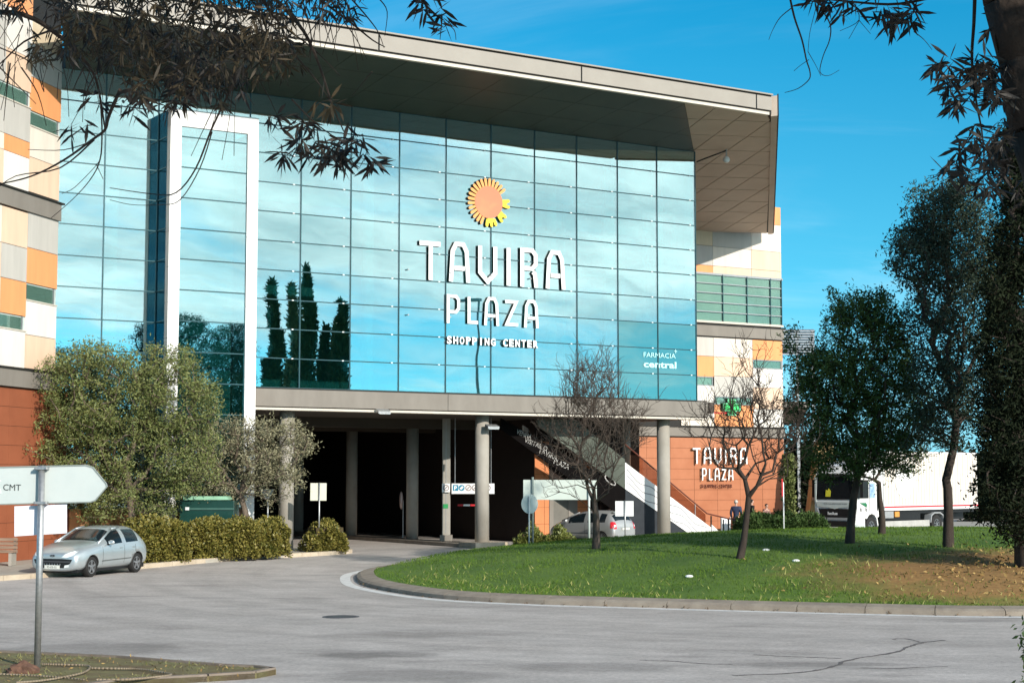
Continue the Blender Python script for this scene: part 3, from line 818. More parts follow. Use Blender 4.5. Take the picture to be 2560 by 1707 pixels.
# ---- left wing (turned towards the street)
wv = Vector((0.225, 0.9744, 0)); wn_ = Vector((0.9744, -0.225, 0))
Wc = Vector((-16.50, 59.1, 0))
def LW(k, z, off=0.0): return Wc - wv * k + wn_ * off + Vector((0, 0, z))
def wpl(px, py):
    d = ray(px, py); o = Vector((0, 0, EYE)) - Wc
    q = -(o.dot(wn_)) / d.dot(wn_); p = Vector((0, 0, EYE)) + d * q
    return -(p - Wc).dot(wv), p.z
wallL = MB().box(LW(9, 0), wv * 9, -wn_ * 8, (0, 0, 21)).build('wing_wall', M['dark'], bld)
kb = [0.0, wpl(67.5, 500)[0], 9.0]
def lbox(parent, k0, k1, z0, z1, m, name='facade_panel', d=0.06, g=0.01, o0=0.0):
    if k1 - k0 > 3.0:
        n = 2
        for i in range(n): lbox(parent, k0 + (k1 - k0) * i / n, k0 + (k1 - k0) * (i + 1) / n, z0, z1, m if i == 0 else random.choice(['p_cream', 'p_peach', 'p_grey']), name, d, g, o0)
        return
    MB().box(LW(k1 - g, z0 + g, o0), wv * (k1 - k0 - 2 * g), wn_ * d, (0, 0, z1 - z0 - 2 * g)).build(name, M[m] if isinstance(m, str) else m, parent)
far = [(60, 'p_sand', 118), (118, 'p_grey', 203), (203, 'p_orange', 287), (287, 'win', 325), (325, 'p_cream', 402), (402, 'p_peach', 489),
       (537, 'p_grey', 627), (627, 'p_orange', 715), (715, 'win', 757), (757, 'p_white', 842), (842, 'p_peach', 925)]
near = [(-60, 'p_orange', 25), (25, 'p_white', 128), (128, 'p_peach', 216), (216, 'win', 255), (255, 'p_grey', 343), (343, 'p_orange', 384), (384, 'p_white', 476),
        (523, 'p_peach', 614), (614, 'p_grey', 700), (700, 'p_orange', 787), (787, 'win', 824), (824, 'p_white', 921)]
for spec, x, k0, k1 in ((far, 99, kb[0], kb[1]), (near, 33, kb[1], kb[2])):
    for y1, c, y0 in spec:
        z1, z0 = wpl(x, y1)[1], wpl(x, y0)[1]
        if c == 'win':
            kk1 = min(k1, k0 + 5)
            MB().box(LW(kk1, z0, 0.0), wv * (kk1 - k0), wn_ * 0.012, (0, 0, z1 - z0)).build('window_backing', M['interior'], wallL)
            MB().box(LW(kk1 - .02, z0 + .03, 0.02), wv * (kk1 - k0 - .25), wn_ * 0.015, (0, 0, z1 - z0 - .08)).build('window_pane', M['pane_window'], wallL)
            MB().box(LW(k0 + .25, z0 + .02, 0.0), wv * 0.07, wn_ * 0.05, (0, 0, z1 - z0 - .04)).build('window_post', M['galv'], wallL)
            MB().box(LW(kk1, z0 - .02, 0.0), wv * (kk1 - k0), wn_ * 0.09, (0, 0, 0.045)).build('window_sill', M['trim_light'], wallL)
        else: lbox(wallL, k0, k1, z0, z1, c)
for (ya, yb) in ((483, 530), (923, 970)):
    z1, z0 = wpl(66, ya)[1], wpl(66, yb)[1]
    MB().box(LW(9, z0, 0), wv * 9.05, wn_ * 0.14, (0, 0, z1 - z0 - 0.05)).build('storey_beam', M['concrete'], wallL)
    MB().box(LW(9, z1 - 0.05, 0), wv * 9.2, wn_ * 0.2, (0, 0, 0.06)).build('beam_cap', M['dark'], wallL)
ztl = wpl(66, 972)[1]
nj = 9
for j in range(nj):
    for i in range(7):
        k1 = 9 - i * 1.5; z1 = ztl - (ztl - 0.12) * j / nj; z0 = ztl - (ztl - 0.12) * (j + 1) / nj
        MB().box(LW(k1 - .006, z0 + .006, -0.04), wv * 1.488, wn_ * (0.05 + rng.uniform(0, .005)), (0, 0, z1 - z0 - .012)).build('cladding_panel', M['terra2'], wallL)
MB().box(LW(-1.5, 0.12, -0.3), U * 0.55, -V * 0.3, (0, 0, ztl - .2)).build('cladding_return', M['p_orange'], wallL)  # bright orange puts the sunlit tone of this face into its colour
MB().box(LW(-1.4, 0.12, -5), wn_ * 4.9, wv * 0.3, (0, 0, ztl)).build('ground_floor_wall', M['terra2'], wallL)
pt = gnd(225, 1400); 
MB().fbox(-9.6, -9.0, 0.4, 1.0, 0.1, 6.2).build('pillar', M['concrete'], bld)
MB().fbox(-9.0, ta, 0.6, 0.9, 0.1, ZB - 4 * RH).build('ground_floor_wall', M['brown_panel'], bld)
MB().fbox(-10.6, -9.6, 0.6, 0.9, 0.1, ZB - 4 * RH).build('ground_floor_wall', M['terra2'], bld)
for z in (10.3, 14.2): pass

# ---- stair beside the entry
st = thing('outdoor_stair', 'long straight stair with white wave-patterned side cladding rising from the pavement into the building', 'staircase', tuple(FW(22.5, 1.8, 0)), math.atan2(U.y, U.x))
SS = 1.8
def sp_(px, py, s=SS): 
    t, z = fpl(px, py, s); return (t, z)
def tz_prism(name, pts, s0, s1, m, parent):
    return MB().prism([FW(t, s0, z) for t, z in pts], V * (s1 - s0)).build(name, m, parent)
Lb = [sp_(1363, 1077), sp_(1578.5, 1233), sp_(1741, 1350)]
sl = (Lb[2][1] - Lb[0][1]) / (Lb[2][0] - Lb[0][0])
Lbf = lambda t, d=0.0: Lb[1][1] + sl * (t - Lb[1][0]) + d
tA, tB = sp_(1563, 1200)[0], sp_(1778, 1340)[0]
tz_prism('white_side_cladding', [(tA, Lbf(tA)), (Lb[2][0], 0.1), (tB, 0.1), (tB, sp_(1778, 1318)[1]), (tA, Lbf(tA, 1.22))], SS, SS + 0.1, M['white'], st)
tC = sp_(1345, 1060)[0]
tz_prism('upper_side_cladding', [(tC, Lbf(tC)), (tA - .01, Lbf(tA)), (tA - .01, Lbf(tA, 1.35)), (sp_(1440, 1060)[0], 5.55), (tC, 5.55)], SS, SS + 0.1, mat('grey_green_cladding', (0.06, 0.07, 0.055), 0.5, scale=0.6, color2=(0.11, 0.125, 0.10)), st)
tz_prism('lettered_fascia', [(tC - 1.9, Lbf(tC - 1.9, -1.3)), (tA, Lbf(tA, -1.35)), (tA, Lbf(tA) - .01), (tC - 1.9, 5.55)], SS + 0.02, SS + 0.1, mat('black_fascia', (0.006, 0.005, 0.005), 0.9, spec=0.05), st)
tz_prism('under_stair_wall', [(tA + 0.02, 0.1), (Lb[2][0] - .03, 0.1), (tA + .02, Lbf(tA + .02, -0.02))], SS + 0.02, SS + 0.12, mat('dark_grey_wall', (0.040, 0.045, 0.052), 0.9, spec=0.1), st)
tz_prism('lower_cheek', [(tB + .03, 0.1), (tB + 0.9, 0.1), (tB + .03, 0.75)], SS, SS + 0.1, M['white'], st)
# far cheek, and treads between
tz_prism('far_cheek', [(tA - 4, Lbf(tA - 4)), (Lb[2][0], 0.1), (tB, 0.1), (tB, 0.5), (tA - 4, Lbf(tA - 4, 0.55))], SS + 2.4, SS + 2.5, M['white'], st)
nst = 26
for i in range(nst):
    t = tB + 0.3 - i * 0.29; z = 0.1 + (i + 1) * 0.29 * abs(sl) * 0.98
    if z < 5.5: MB().fbox(t - 0.3, t, SS + 0.11, SS + 2.39, z - 0.12, z).build('tread', M['paving'], st)
# handrail and glass
hr = [FW(tA, SS + .05, Lbf(tA, 1.22 + 0.85)), FW(tB - .2, SS + .05, sp_(1772, 1283)[1]), FW(tB + 1.1, SS + .05, 1.0), FW(tB + 1.9, SS + .05, 1.0)]
MB().path(hr, 0.035, 8).build('handrail', mat('brown_rail', (0.13, 0.035, 0.02), 0.5), st)
tz_prism('balustrade_glass', [(tA, Lbf(tA, 1.24)), (tB - .3, sp_(1770, 1316)[1]), (tB - .3, sp_(1770, 1285)[1]), (tA, Lbf(tA, 2.03))], SS + 0.04, SS + 0.06, glass_mat('brown_glass', (0.3, 0.2, 0.15), (0.72, 0.60, 0.55), 0.05, bump=0), st)
MB().fbox(tB, tB + .05, SS, SS + .05, 0.1, 1.15).build('post', M['black'], st)
for x in (1740, 1806):
    t = fpl(x, 1330, SS)[0]; z = 0.1
    MB().tube(FW(t, SS + .05, 0.1 if x > 1780 else 0.9), FW(t, SS + .05, 1.0 if x > 1780 else 1.75), 0.02).build('baluster', M['galv'], st)
# wave lines on the cladding
def ribbon_tz(pts, w, s, m, name, parent):
    mb = MB(); P = [np.array(p, float) for p in pts]; L, Rr = [], []
    for i, p in enumerate(P):
        d = P[min(i + 1, len(P) - 1)] - P[max(i - 1, 0)]; d = d / np.linalg.norm(d); n = np.array([-d[1], d[0]]) * w / 2
        L.append(p + n); Rr.append(p - n)
    for i in range(len(P) - 1):
        mb.add([FW(q[0], s, q[1]) for q in (L[i], Rr[i], Rr[i + 1], L[i + 1])], [(0, 1, 2, 3)])
    return mb.build(name, m, parent)
mgrey = mat('print_grey', (0.30, 0.30, 0.32), 0.6)
for d0 in (0.25, 0.55, 0.85):
    pts = []
    for i in range(70):
        t = tA + 0.1 + (tB - tA - 0.35) * i / 69
        z = Lbf(t, d0) + 0.11 * math.sin((t - tA) * 3.9 + d0 * 2)
        if 0.13 < z < Lbf(t, 1.18): pts.append((t, z))
    ribbon_tz(pts, 0.045, SS - 0.004, mgrey, 'wave_line', st)
ax_ = (U + Vector((0, 0, sl))).normalized(); ay_ = (ax_.cross(V)).normalized()
if ay_.z < 0: ay_ = -ay_
t = sp_(1683, 1290)[0]
put_text('cladding_print', 'ZOO', 0.42, FW(t, SS - .006, sp_(1683, 1285)[1]), ax_, ay_, mat('print_pale', (0.55, 0.60, 0.58), 0.6), st, 0.002)
mlt = mat('letter_dim', (0.42, 0.40, 0.38), 0.6)
sh = Vector((0.0, 0.0, 1.0))
ax_ = (U + Vector((0, 0, -0.34))).normalized(); ay_ = (ax_.cross(V)).normalized()
if ay_.z < 0: ay_ = -ay_
for body, x, y, w, h in (('VENHA', 1291, 1083, 0.8, 0.20), ('VISITAR O', 1311, 1104, 1.25, 0.20), ('TAVIRA', 1345, 1131, 1.05, 0.24), ('PLAZA', 1384, 1158, 0.85, 0.24)):
    t, z = sp_(x, y)
    put_text('fascia_lettering', body, 0.4, FW(t, SS + 0.012, z), ax_, ay_, mlt, st, 0.003, width=w, height=h)
pts = [sp_(1526 + 13 * math.cos(a), 1200 + 8 * math.sin(a) + 9 * math.cos(a)) for a in np.linspace(0, 2 * math.pi, 25)]
ribbon_tz(pts, 0.05, SS + 0.01, mlt, 'ring_print', st)
# small poster frame at the foot of the stair
pf = thing('poster_frame', 'small white framed poster with a black figure at the foot of the stair', 'poster', tuple(FW(fpl(1815, 1330, 2.6)[0], 2.6, 0.1)), math.atan2(U.y, U.x))
t0, t1 = fpl(1805, 1330, 2.6)[0], fpl(1825, 1330, 2.6)[0]
MB().fbox(t0, t1, 2.6, 2.64, 0.12, 1.0).build('board', M['letter_white'], pf)
for a, b in ((t0 + .05, t0 + .13), (t1 - .13, t1 - .05)): MB().fbox(a, b, 2.592, 2.6, 0.35, 0.95).build('black_band', M['black'], pf)
MB().fbox(t0 - .04, t0, 2.58, 2.66, 0.1, 1.05).fbox(t1, t1 + .04, 2.58, 2.66, 0.1, 1.05).build('frame', M['steel'], pf)

# ================================================================== SIGNS ON THE BUILDING
GL = {
 'T': (0.72, [[(0, 0.94), (0.72, 0.94)], [(0.38, 0.87), (0.38, 0)]]),
 'A': (0.66, [[(0.03, 0), (0.085, 0.80), (0.2, 0.985), (0.46, 0.985), (0.575, 0.80), (0.63, 0)], [(0.15, 0.36), (0.51, 0.36)]]),
 'V': (0.66, [[(0.06, 1.0), (0.06, 0.30), (0.33, 0.07), (0.60, 0.30), (0.60, 1.0)]]),
 'I': (0.17, [[(0.085, 1.0), (0.085, 0)]]),
 'R': (0.66, [[(0.085, 0), (0.085, 0.985), (0.46, 0.985), (0.58, 0.86), (0.58, 0.62), (0.46, 0.50), (0.17, 0.50)], [(0.47, 0.415), (0.55, 0.36), (0.60, 0.0)]]),
 'P': (0.66, [[(0.085, 0), (0.085, 0.985), (0.46, 0.985), (0.58, 0.86), (0.58, 0.55), (0.46, 0.42), (0.17, 0.42)]]),
 'L': (0.52, [[(0.085, 1.0), (0.085, 0.08), (0.52, 0.08)]]),
 'Z': (0.64, [[(0.0, 0.92), (0.55, 0.92), (0.07, 0.08), (0.64, 0.08)]]),
}
def stroke(mb, pts, w, place, depth):
    """mitred ribbon; place(x, y, d) -> world; front white (0), returns black (1)"""
    P = [np.array(p, float) for p in pts]; n = len(P); L, Rr = [], []
    for i in range(n):
        d0 = P[i] - P[i - 1] if i else P[1] - P[0]; d1 = P[i + 1] - P[i] if i < n - 1 else P[-1] - P[-2]
        d0 = d0 / np.linalg.norm(d0); d1 = d1 / np.linalg.norm(d1)
        t = d0 + d1; t = t / np.linalg.norm(t); nn_ = np.array([-t[1], t[0]])
        k = (w / 2) / max(0.45, abs(np.dot(nn_, np.array([-d1[1], d1[0]]))))
        L.append(P[i] + nn_ * k); Rr.append(P[i] - nn_ * k)
    F = [place(*p, 0) for p in L] + [place(*p, 0) for p in Rr] + [place(*p, depth) for p in L] + [place(*p, depth) for p in Rr]
    b = len(mb.v); mb.v += [tuple(q) for q in F]
    def q(a, mi): mb.f.append([b + i for i in a]); mb.m.append(mi)
    for i in range(n - 1):
        q((n + i, n + i + 1, i + 1, i), 0)
        q((2 * n + i, 2 * n + i + 1, 3 * n + i + 1, 3 * n + i), 1)
        q((i, i + 1, 2 * n + i + 1, 2 * n + i), 1)
        q((n + i + 1, n + i, 3 * n + i, 3 * n + i + 1), 1)
    q((n, 0, 2 * n, 3 * n), 1); q((n - 1, 2 * n - 1, 4 * n - 1, 3 * n - 1), 1)
def word(parent, txt, t0, t1, z0, z1, s, depth, mats, w=0.17):
    tot = sum(GL[c][0] for c in txt); h = z1 - z0
    span = (t1 - t0); gap = 0.33
    nat = tot + gap * (len(txt) - 1); kx = span / nat
    x = t0
    for c in txt:
        mb = MB()
        place = lambda X, Y, D, x=x: FW(x + X * kx, s + D, z0 + Y * h)
        for k, ln in enumerate(GL[c][1]):
            # strokes in metres so that widths stay even
            pts = [(p[0] * kx, p[1] * h) for p in ln]
            pl = lambda X, Y, D, x=x: FW(x + X, s + D, z0 + Y)
            stroke(mb, pts, w * h * 0.92, pl, depth)
        mb.build('letter', mats, parent)
        x += (GL[c][0] + gap) * kx
bs = thing('building_sign', 'big sign of white block letters and an orange sun hung on the blue glass front', 'sign', tuple(FW(9, -0.3, 7.8)), math.atan2(U.y, U.x))
sg = -0.11
lm = [M['letter_white'], M['letter_black']]
A0 = fpl(1049, 597, sg); A1 = fpl(1049, 690, sg); A2 = fpl(1411, 722, sg)
word(bs, 'TAVIRA', A0[0], A2[0], fpl(1075, 700, sg)[1], fpl(1075, 603, sg)[1], sg, 0.05, lm, 0.128)
B1 = fpl(1116, 740, sg); B2 = fpl(1345, 822, sg)
word(bs, 'PLAZA', B1[0], B2[0], fpl(1128, 808, sg)[1], fpl(1128, 739, sg)[1], sg, 0.05, lm, 0.128)
C1 = fpl(1117, 858, sg); C2 = fpl(1348, 870, sg)
me = text_mesh('SHOPPING CENTER', 0.4, 0.0)
xs = [v.co.x for v in me.vertices]; ys = [v.co.y for v in me.vertices]
bpy.data.meshes.remove(me)
span = C2[0] - C1[0]
x = C1[0]
adv = span / 15
for c in 'SHOPPING CENTER':
    if c != ' ':
        x_ = x; x = x + (adv * .27 if c == 'I' else 0)
        hh = fpl(1117, 838, sg)[1] - fpl(1117, 857.5, sg)[1]
        put_text('letter_return', c, 0.4, FW(x - 0.02, sg + 0.04, C1[1] - .01), U, (0, 0, 1), M['letter_black'], bs, 0.03, width=adv * (0.74 if c != 'I' else 0.25), bold=0.02, height=hh)
        put_text('letter', c, 0.4, FW(x, sg - 0.01, C1[1]), U, (0, 0, 1), M['letter_white'], bs, 0.02, width=adv * (0.74 if c != 'I' else 0.25), bold=0.015, height=hh)
        x = x_
    x += adv
# the sun emblem: a disc with a ring of petals
sc_ = fpl(1222, 506, sg); rad = 0.66
m_disc = mat('emblem_coral', (0.80, 0.235, 0.13), 0.5, scale=0.9, color2=(0.60, 0.34, 0.15), thr=(0.5, 0.8))
m_pet = mat('emblem_orange', (0.90, 0.40, 0.13), 0.5, var=0.05); m_yel = mat('emblem_yellow', (0.88, 0.66, 0.06), 0.5, var=0.04)
def sun_emblem(parent, c, rad, s, depth=0.10):
    mb = MB()
    mb.prism([FW(c[0] + rad * .68 * math.cos(a), s - .01, c[1] + rad * .68 * math.sin(a)) for a in np.linspace(0, 2 * math.pi, 33)[:-1]], V * (.05))
    mb.build('emblem_disc', m_disc, parent)
    def petal(a, m, r1=1.03, r0=0.58, ww=0.066):
        ca, sa = math.cos(a), math.sin(a); w0, w1 = rad * ww * .75, rad * ww
        pts = [(r0, -w0), (r1 - .10, -w1), (r1 - .03, -w1 * 0.75), (r1, 0), (r1 - .03, w1 * 0.75), (r1 - .10, w1), (r0, w0)]
        P = [FW(c[0] + r * rad * ca - q * sa, s, c[1] + r * rad * sa + q * ca) for r, q in pts]
        mb = MB(); mb.prism(P, V * 0.07, mi=1, cap=0); mb.build('petal', [m, M['letter_black']], parent)
    N = 18
    for i in range(N):
        petal(R(38 + (248 - 38) * i / (N - 1)), m_pet)
    for dg_ in (0, -42, -85):
        for o_ in (-10, 3.5, 16) if dg_ == -85 else (-7, 8): petal(R(dg_ + o_), m_yel, 1.05, .72, .075)
        a = R(dg_ + 2); cc0, cc1 = c[0] + rad * .74 * math.cos(a), c[1] + rad * .74 * math.sin(a)
        mb = MB(); mb.prism([FW(cc0 + rad * .16 * math.cos(b), s - .005, cc1 + rad * .16 * math.sin(b)) for b in np.linspace(0, 2 * math.pi, 17)[:-1]], V * .05, mi=1, cap=0); mb.build('petal_base', [m_yel, M['letter_black']], parent)
sun_emblem(bs, sc_, 1.02, sg)
for t in (5.0, 7.0, 9.0, 11.0):
    for z in (fpl(1205, 690, 0)[1], fpl(1205, 800, 0)[1]):
        MB().fbox(t - .03, t + .03, -0.14, -0.02, z, z + .05).build('bracket', M['galv'], bs)
# sign on the terracotta wall
s2 = SW - 0.22
ws = thing('wall_sign', 'smaller white block-letter sign on the terracotta wall behind the bare tree', 'sign', tuple(FW(30, s2, 3)), math.atan2(U.y, U.x))
a0_, a1_ = fpl(1732, 1120, s2), fpl(1868, 1160, s2)
word(ws, 'TAVIRA', a0_[0], a1_[0], fpl(1740, 1159, s2)[1], fpl(1740, 1119, s2)[1], s2, 0.09, lm, 0.125)
b0_, b1_ = fpl(1755, 1172, s2), fpl(1833, 1200, s2)
word(ws, 'PLAZA', b0_[0], b1_[0], fpl(1760, 1200, s2)[1], fpl(1760, 1171, s2)[1], s2, 0.08, lm, 0.125)
put_text('small_lettering', 'SHOPPING CENTER', 0.3, FW(b0_[0], s2 + .1, fpl(1760, 1219, s2)[1]), U, (0, 0, 1), mat('letter_rust', (0.16, 0.05, 0.03), 0.6), ws, 0.05, width=b1_[0] - b0_[0], height=0.2)
for t in (a0_[0] + .6, a1_[0] - .6): MB().fbox(t, t + .04, s2 + .10, SW, 4.2, 4.24).build('bracket', M['galv'], ws)
# pharmacy lettering on the film glass
mfl = mat('film_lettering', (0.50, 0.92, 0.95), 0.5, var=0.01, emit=None)
ph = thing('window_lettering', 'pale pharmacy lettering stuck on the teal glass at the lower right corner of the front', 'lettering', tuple(FW(17.4, -.02, 7.8)), math.atan2(U.y, U.x))
sf = -0.025
q0, q1 = fpl(1609, 892, sf), fpl(1689, 899, sf)
put_text('lettering', 'FARMACIA', 0.3, FW(q0[0], sf, q0[1]), U, (0, 0, 1), mfl, ph, 0.003, width=q1[0] - q0[0], height=fpl(1609, 880, sf)[1] - q0[1])
q0, q1 = fpl(1609, 917, sf), fpl(1691, 922, sf)
put_text('lettering', 'central', 0.4, FW(q0[0], sf, q0[1]), U, (0, 0, 1), mfl, ph, 0.003, width=q1[0] - q0[0], height=fpl(1609, 900, sf)[1] - q0[1], bold=0.012)
q0 = fpl(1689, 878, sf); MB().fbox(q0[0] - .09, q0[0] + .09, sf, sf + .004, q0[1] - .013, q0[1] + .013).fbox(q0[0] - .013, q0[0] + .013, sf - .003, sf, q0[1] - .09, q0[1] + .09).build('plus_mark', mfl, ph)
# green pharmacy cross
gc = thing('pharmacy_cross', 'green lit pharmacy cross on a bracket at the end of the concrete beam', 'pharmacy sign', tuple(FW(20.9, -.1, 5.7)), math.atan2(U.y, U.x))
sx = -0.1
cc_ = fpl(1829.5, 1018, sx); w_, h_ = (fpl(1853, 1018, sx)[0] - fpl(1806, 1018, sx)[0]) / 2, (fpl(1829, 996, sx)[1] - fpl(1829, 1040, sx)[1]) / 2
k = 0.48
def cross(f, s0, s1, m, name):
    a, b = w_ * f, h_ * f
    p = [(-a * k, -b), (a * k, -b), (a * k, -b * k), (a, -b * k), (a, b * k), (a * k, b * k), (a * k, b), (-a * k, b), (-a * k, b * k), (-a, b * k), (-a, -b * k), (-a * k, -b * k)]
    return MB().prism([FW(cc_[0] + x, s0, cc_[1] + z) for x, z in p], V * (s1 - s0)).build(name, m, gc)
cross(1.0, sx, sx + .16, mat('cross_body', (0.004, 0.06, 0.012), 0.4), 'cross_body')
m_led = mat('green_led', (0.05, 0.6, 0.15), 0.5, emit=(0.10, 1.0, 0.28), estr=0.75)
m_led2 = mat('green_led_dim', (0.02, 0.2, 0.05), 0.5, emit=(0.02, 0.35, 0.06), estr=0.22)
a, b = w_ * .86, h_ * .86
p = [(-a * k, -b), (a * k, -b), (a * k, -b * k), (a, -b * k), (a, b * k), (a * k, b * k), (a * k, b), (-a * k, b), (-a * k, b * k), (-a, b * k), (-a, -b * k), (-a * k, -b * k), (-a * k, -b)]
mb = MB()
for i in range(12): mb.tube(FW(cc_[0] + p[i][0], sx - .008, cc_[1] + p[i][1]), FW(cc_[0] + p[i + 1][0], sx - .008, cc_[1] + p[i + 1][1]), 0.018, n=5)
mb.build('tube_light', mat('green_tube', (0.2, 0.7, 0.4), 0.5, emit=(0.35, 0.9, 0.5), estr=0.6), gc)
cross(0.74, sx - .006, sx, m_led2, 'display')
put_text('display_digits', '09-51', 0.4, FW(cc_[0] - w_ * .68, sx - .014, cc_[1] - h_ * .17), U, (0, 0, 1), m_led, gc, 0.003, width=w_ * 1.36, height=h_ * .36, bold=0.012)
bx = fpl(1776, 1018, sx)
MB().fbox(bx[0] - .14, bx[0] + .14, sx - .1, sx + .25, bx[1] - .28, bx[1] + .22).build('driver_box', mat('brown_box', (0.08, 0.06, 0.05), 0.6), gc)
MB().fbox(bx[0] + .14, cc_[0] - w_ * .4, sx + .06, sx + .12, bx[1] - .27, bx[1] - .21).build('bracket', M['red'], gc)

# floodlights, camera
def floodlight(label, t, s, z, flip=1):
    f = thing('floodlight', label, 'floodlight', tuple(FW(t, s, z)), math.atan2(U.y, U.x))
    MB().fbox(t - .03, t + .03, s - .18, s + .02, z - .03, z + .03).build('bracket', M['galv'], f)
    MB().box(FW(t - .28, s - .42, z - .10), U * .56, V * .26 + Vector((0, 0, .10)), Vector((0, 0, .10)) ).build('housing', M['galv'], f)
    MB().box(FW(t - .24, s - .44, z - .115), U * .48, V * .24 + Vector((0, 0, .09)), Vector((0, 0, .012))).build('lens', M['lamp_glass'], f)
    return f
q = fpl(955, 1028, -0.3); floodlight('dark floodlight fixed under the concrete beam above the second bay', q[0], -0.12, q[1])
q = fpl(1226, 1066, 0.3); floodlight('floodlight fixed near the top of the middle front column', q[0], 0.45, q[1])
cm = thing('dome_camera', 'white dome camera hanging on a dark arm under the tiled canopy soffit', 'camera', tuple(FW(21.5, -.6, 15)), 0)
e0 = fplp(1741, 405, 0.0); e1_ = fplp(1815, 377, -0.9); top = fplp(1813, 352, -0.9); bot = fplp(1816, 392, -0.9)
tt, zz = fpl(1813, 352, -0.9)
MB().tube(e0, e1_, 0.035).build('arm', M['black'], cm)
MB().tube((bot.x, bot.y, bot.z), (bot.x, bot.y, SOF(-0.9)), 0.03).build('rod', M['galv'], cm)
MB().sphere((bot.x, bot.y, bot.z - .14), 0.16).build('dome', M['sign_white'], cm, smooth=True)

# ================================================================== STREET SIGNS
def post(parent, p, z1, r=0.03, m=None, name='post', z0=None):
    return smooth_sides(MB().tube((p.x, p.y, p.z if z0 is None else z0), (p.x, p.y, z1), r, n=12).build(name, m or M['galv'], parent))
VG = 0.11   # height of the near verge
pb = gnd(93, 1668, VG)
Yd = pb.y
ds = thing('direction_sign', 'grey arrow sign marked CMT on a steel post in the foreground verge, white board below', 'road sign', tuple(pb))
post(ds, pb, zat(1163, Yd), 0.05)
sy = Yd + 0.07
def fp(px, py, Y=None): return at(px, py, Y or sy)
out = [(-260, 1172), (215, 1161), (233, 1167), (266, 1208), (268, 1216), (238, 1252), (226, 1256), (-260, 1268)]
MB().prism([fp(*q) for q in out], (0, 0.03, 0)).build('arrow_board', M['sign_back'], ds, bevel=0.0)
rim_ = MB()
inn = [(-250, 1175), (214, 1164), (231, 1169), (264, 1209), (265.5, 1216), (237, 1249), (225, 1253), (-250, 1265)]
for i in range(len(out) - 1):
    A, B, C, D = fp(*out[i], sy - .012), fp(*out[i + 1], sy - .012), fp(*inn[i + 1], sy - .012), fp(*inn[i], sy - .012)
    rim_.prism([A, B, C, D], (0, 0.011, 0))
rim_.build('board_rim', mat('sign_rim', (0.24, 0.27, 0.25), 0.5), ds)
w = fp(52, 1216) - fp(8, 1216)
put_text('lettering', 'CMT', 0.2, fp(8, 1225, sy - .006), (1, 0, -0.02), (0, 0, 1), mat('letter_dark', (0.05, 0.06, 0.06), 0.6), ds, 0.002, width=w.x, height=0.095, bold=0.0)
MB().prism([fp(-6, 1200, sy - .006), fp(3, 1200, sy - .006), fp(1, 1204, sy - .006), fp(-6, 1204, sy - .006)], (0, .004, 0)).build('white_mark', M['sign_white'], ds)
MB().prism([fp(-6, 1222, sy - .006), fp(2, 1222, sy - .006), fp(3, 1233, sy - .006), fp(-6, 1233, sy - .006)], (0, .004, 0)).build('white_mark', M['sign_white'], ds)
MB().prism([fp(36, 1265, sy + .03), fp(167, 1259, sy + .03), fp(167, 1332, sy + .03), fp(36, 1340, sy + .03)], (0, .012, 0)).build('white_board', mat('board_white', (0.78, 0.78, 0.86), 0.5, var=0.02), ds)
for py in (1170, 1256):
    MB().abox(pb.x - .10, pb.x + .10, sy - .135, sy, zat(py, sy) - .025, zat(py, sy) + .02).build('clamp', M['galv'], ds, bevel=0.008)
    for dx in (-.08, .08): MB().tube((pb.x + dx, sy - .15, zat(py, sy)), (pb.x + dx, sy - .12, zat(py, sy)), 0.012, n=6).build('bolt', M['galv'], ds)

def rect_sign(label, name, px0, px1, py0, py1, base, postx, cat='road sign', m=None, tilt=0):
    b = gnd(postx, base[0], base[1]); Y = b.y
    t = thing(name, label, cat, tuple(b))
    zt_ = zat(py0 - 1, Y)
    post(t, b, zt_ , 0.03, M['galv'])
    A, B = at(px0, py0, Y + .05), at(px1, py1, Y + .05)
    o = MB().abox(A.x, B.x, Y + .04, Y + .06, B.z, A.z).build('sign_plate', m or M['sign_back'], t, bevel=0.008)
    return t, b, A, B
rect_sign('small pale rectangular sign seen from behind above the yellow-green shrub', 'road_sign', 776, 816, 1207, 1251, (1378, 0.13), 797, m=mat('sign_cream', (0.72, 0.72, 0.60), 0.5, var=0.03))
rect_sign('white square sign seen from behind at the rear of the grey people carrier', 'road_sign', 1538, 1584, 1252, 1290, (1363, 0.16), 1563, m=mat('sign_bright', (0.85, 0.85, 0.85), 0.5, var=0.02))
# give-way sign back
b = gnd(668, 1385, 0.13); t = thing('road_sign', 'grey triangular give-way sign seen from behind beside the pale olive tree', 'road sign', tuple(b)); Y = b.y
post(t, b, zat(1225, Y), 0.03)
MB().prism([at(650, 1222, Y + .04), at(686, 1222, Y + .04), at(668, 1255, Y + .04)], (0, .015, 0)).build('sign_plate', mat('sign_grey', (0.32, 0.33, 0.30), 0.5), t)
# wide board on two posts
b = gnd(1332, 1372, 0.18); Y = b.y
t = thing('information_board', 'wide pale board seen from behind on two posts in front of the bare tree', 'sign board', tuple(b))
post(t, b, zat(1192, Y), 0.045, mat('post_green_grey', (0.22, 0.27, 0.25), 0.5)); b2 = at(1473, 1372, Y); b2.z = 0.18
post(t, b2, zat(1196, Y), 0.045, M['sign_back'])
A, B = at(1308, 1199, Y + .08), at(1492, 1249, Y + .08)
MB().abox(A.x, B.x, Y + .055, Y + .085, B.z, A.z).build('board', mat('board_mint', (0.56, 0.62, 0.57), 0.5, var=0.04), t, bevel=0.01)
b = gnd(1323, 1378, 0.12); Y = b.y + 0.2; b.y = Y; b.x = at(1323, 1300, Y).x
t = thing('road_sign', 'round sign seen from behind, low beside the left post of the wide board', 'road sign', tuple(b))
post(t, b, zat(1240, Y), 0.035, M['sign_back'])
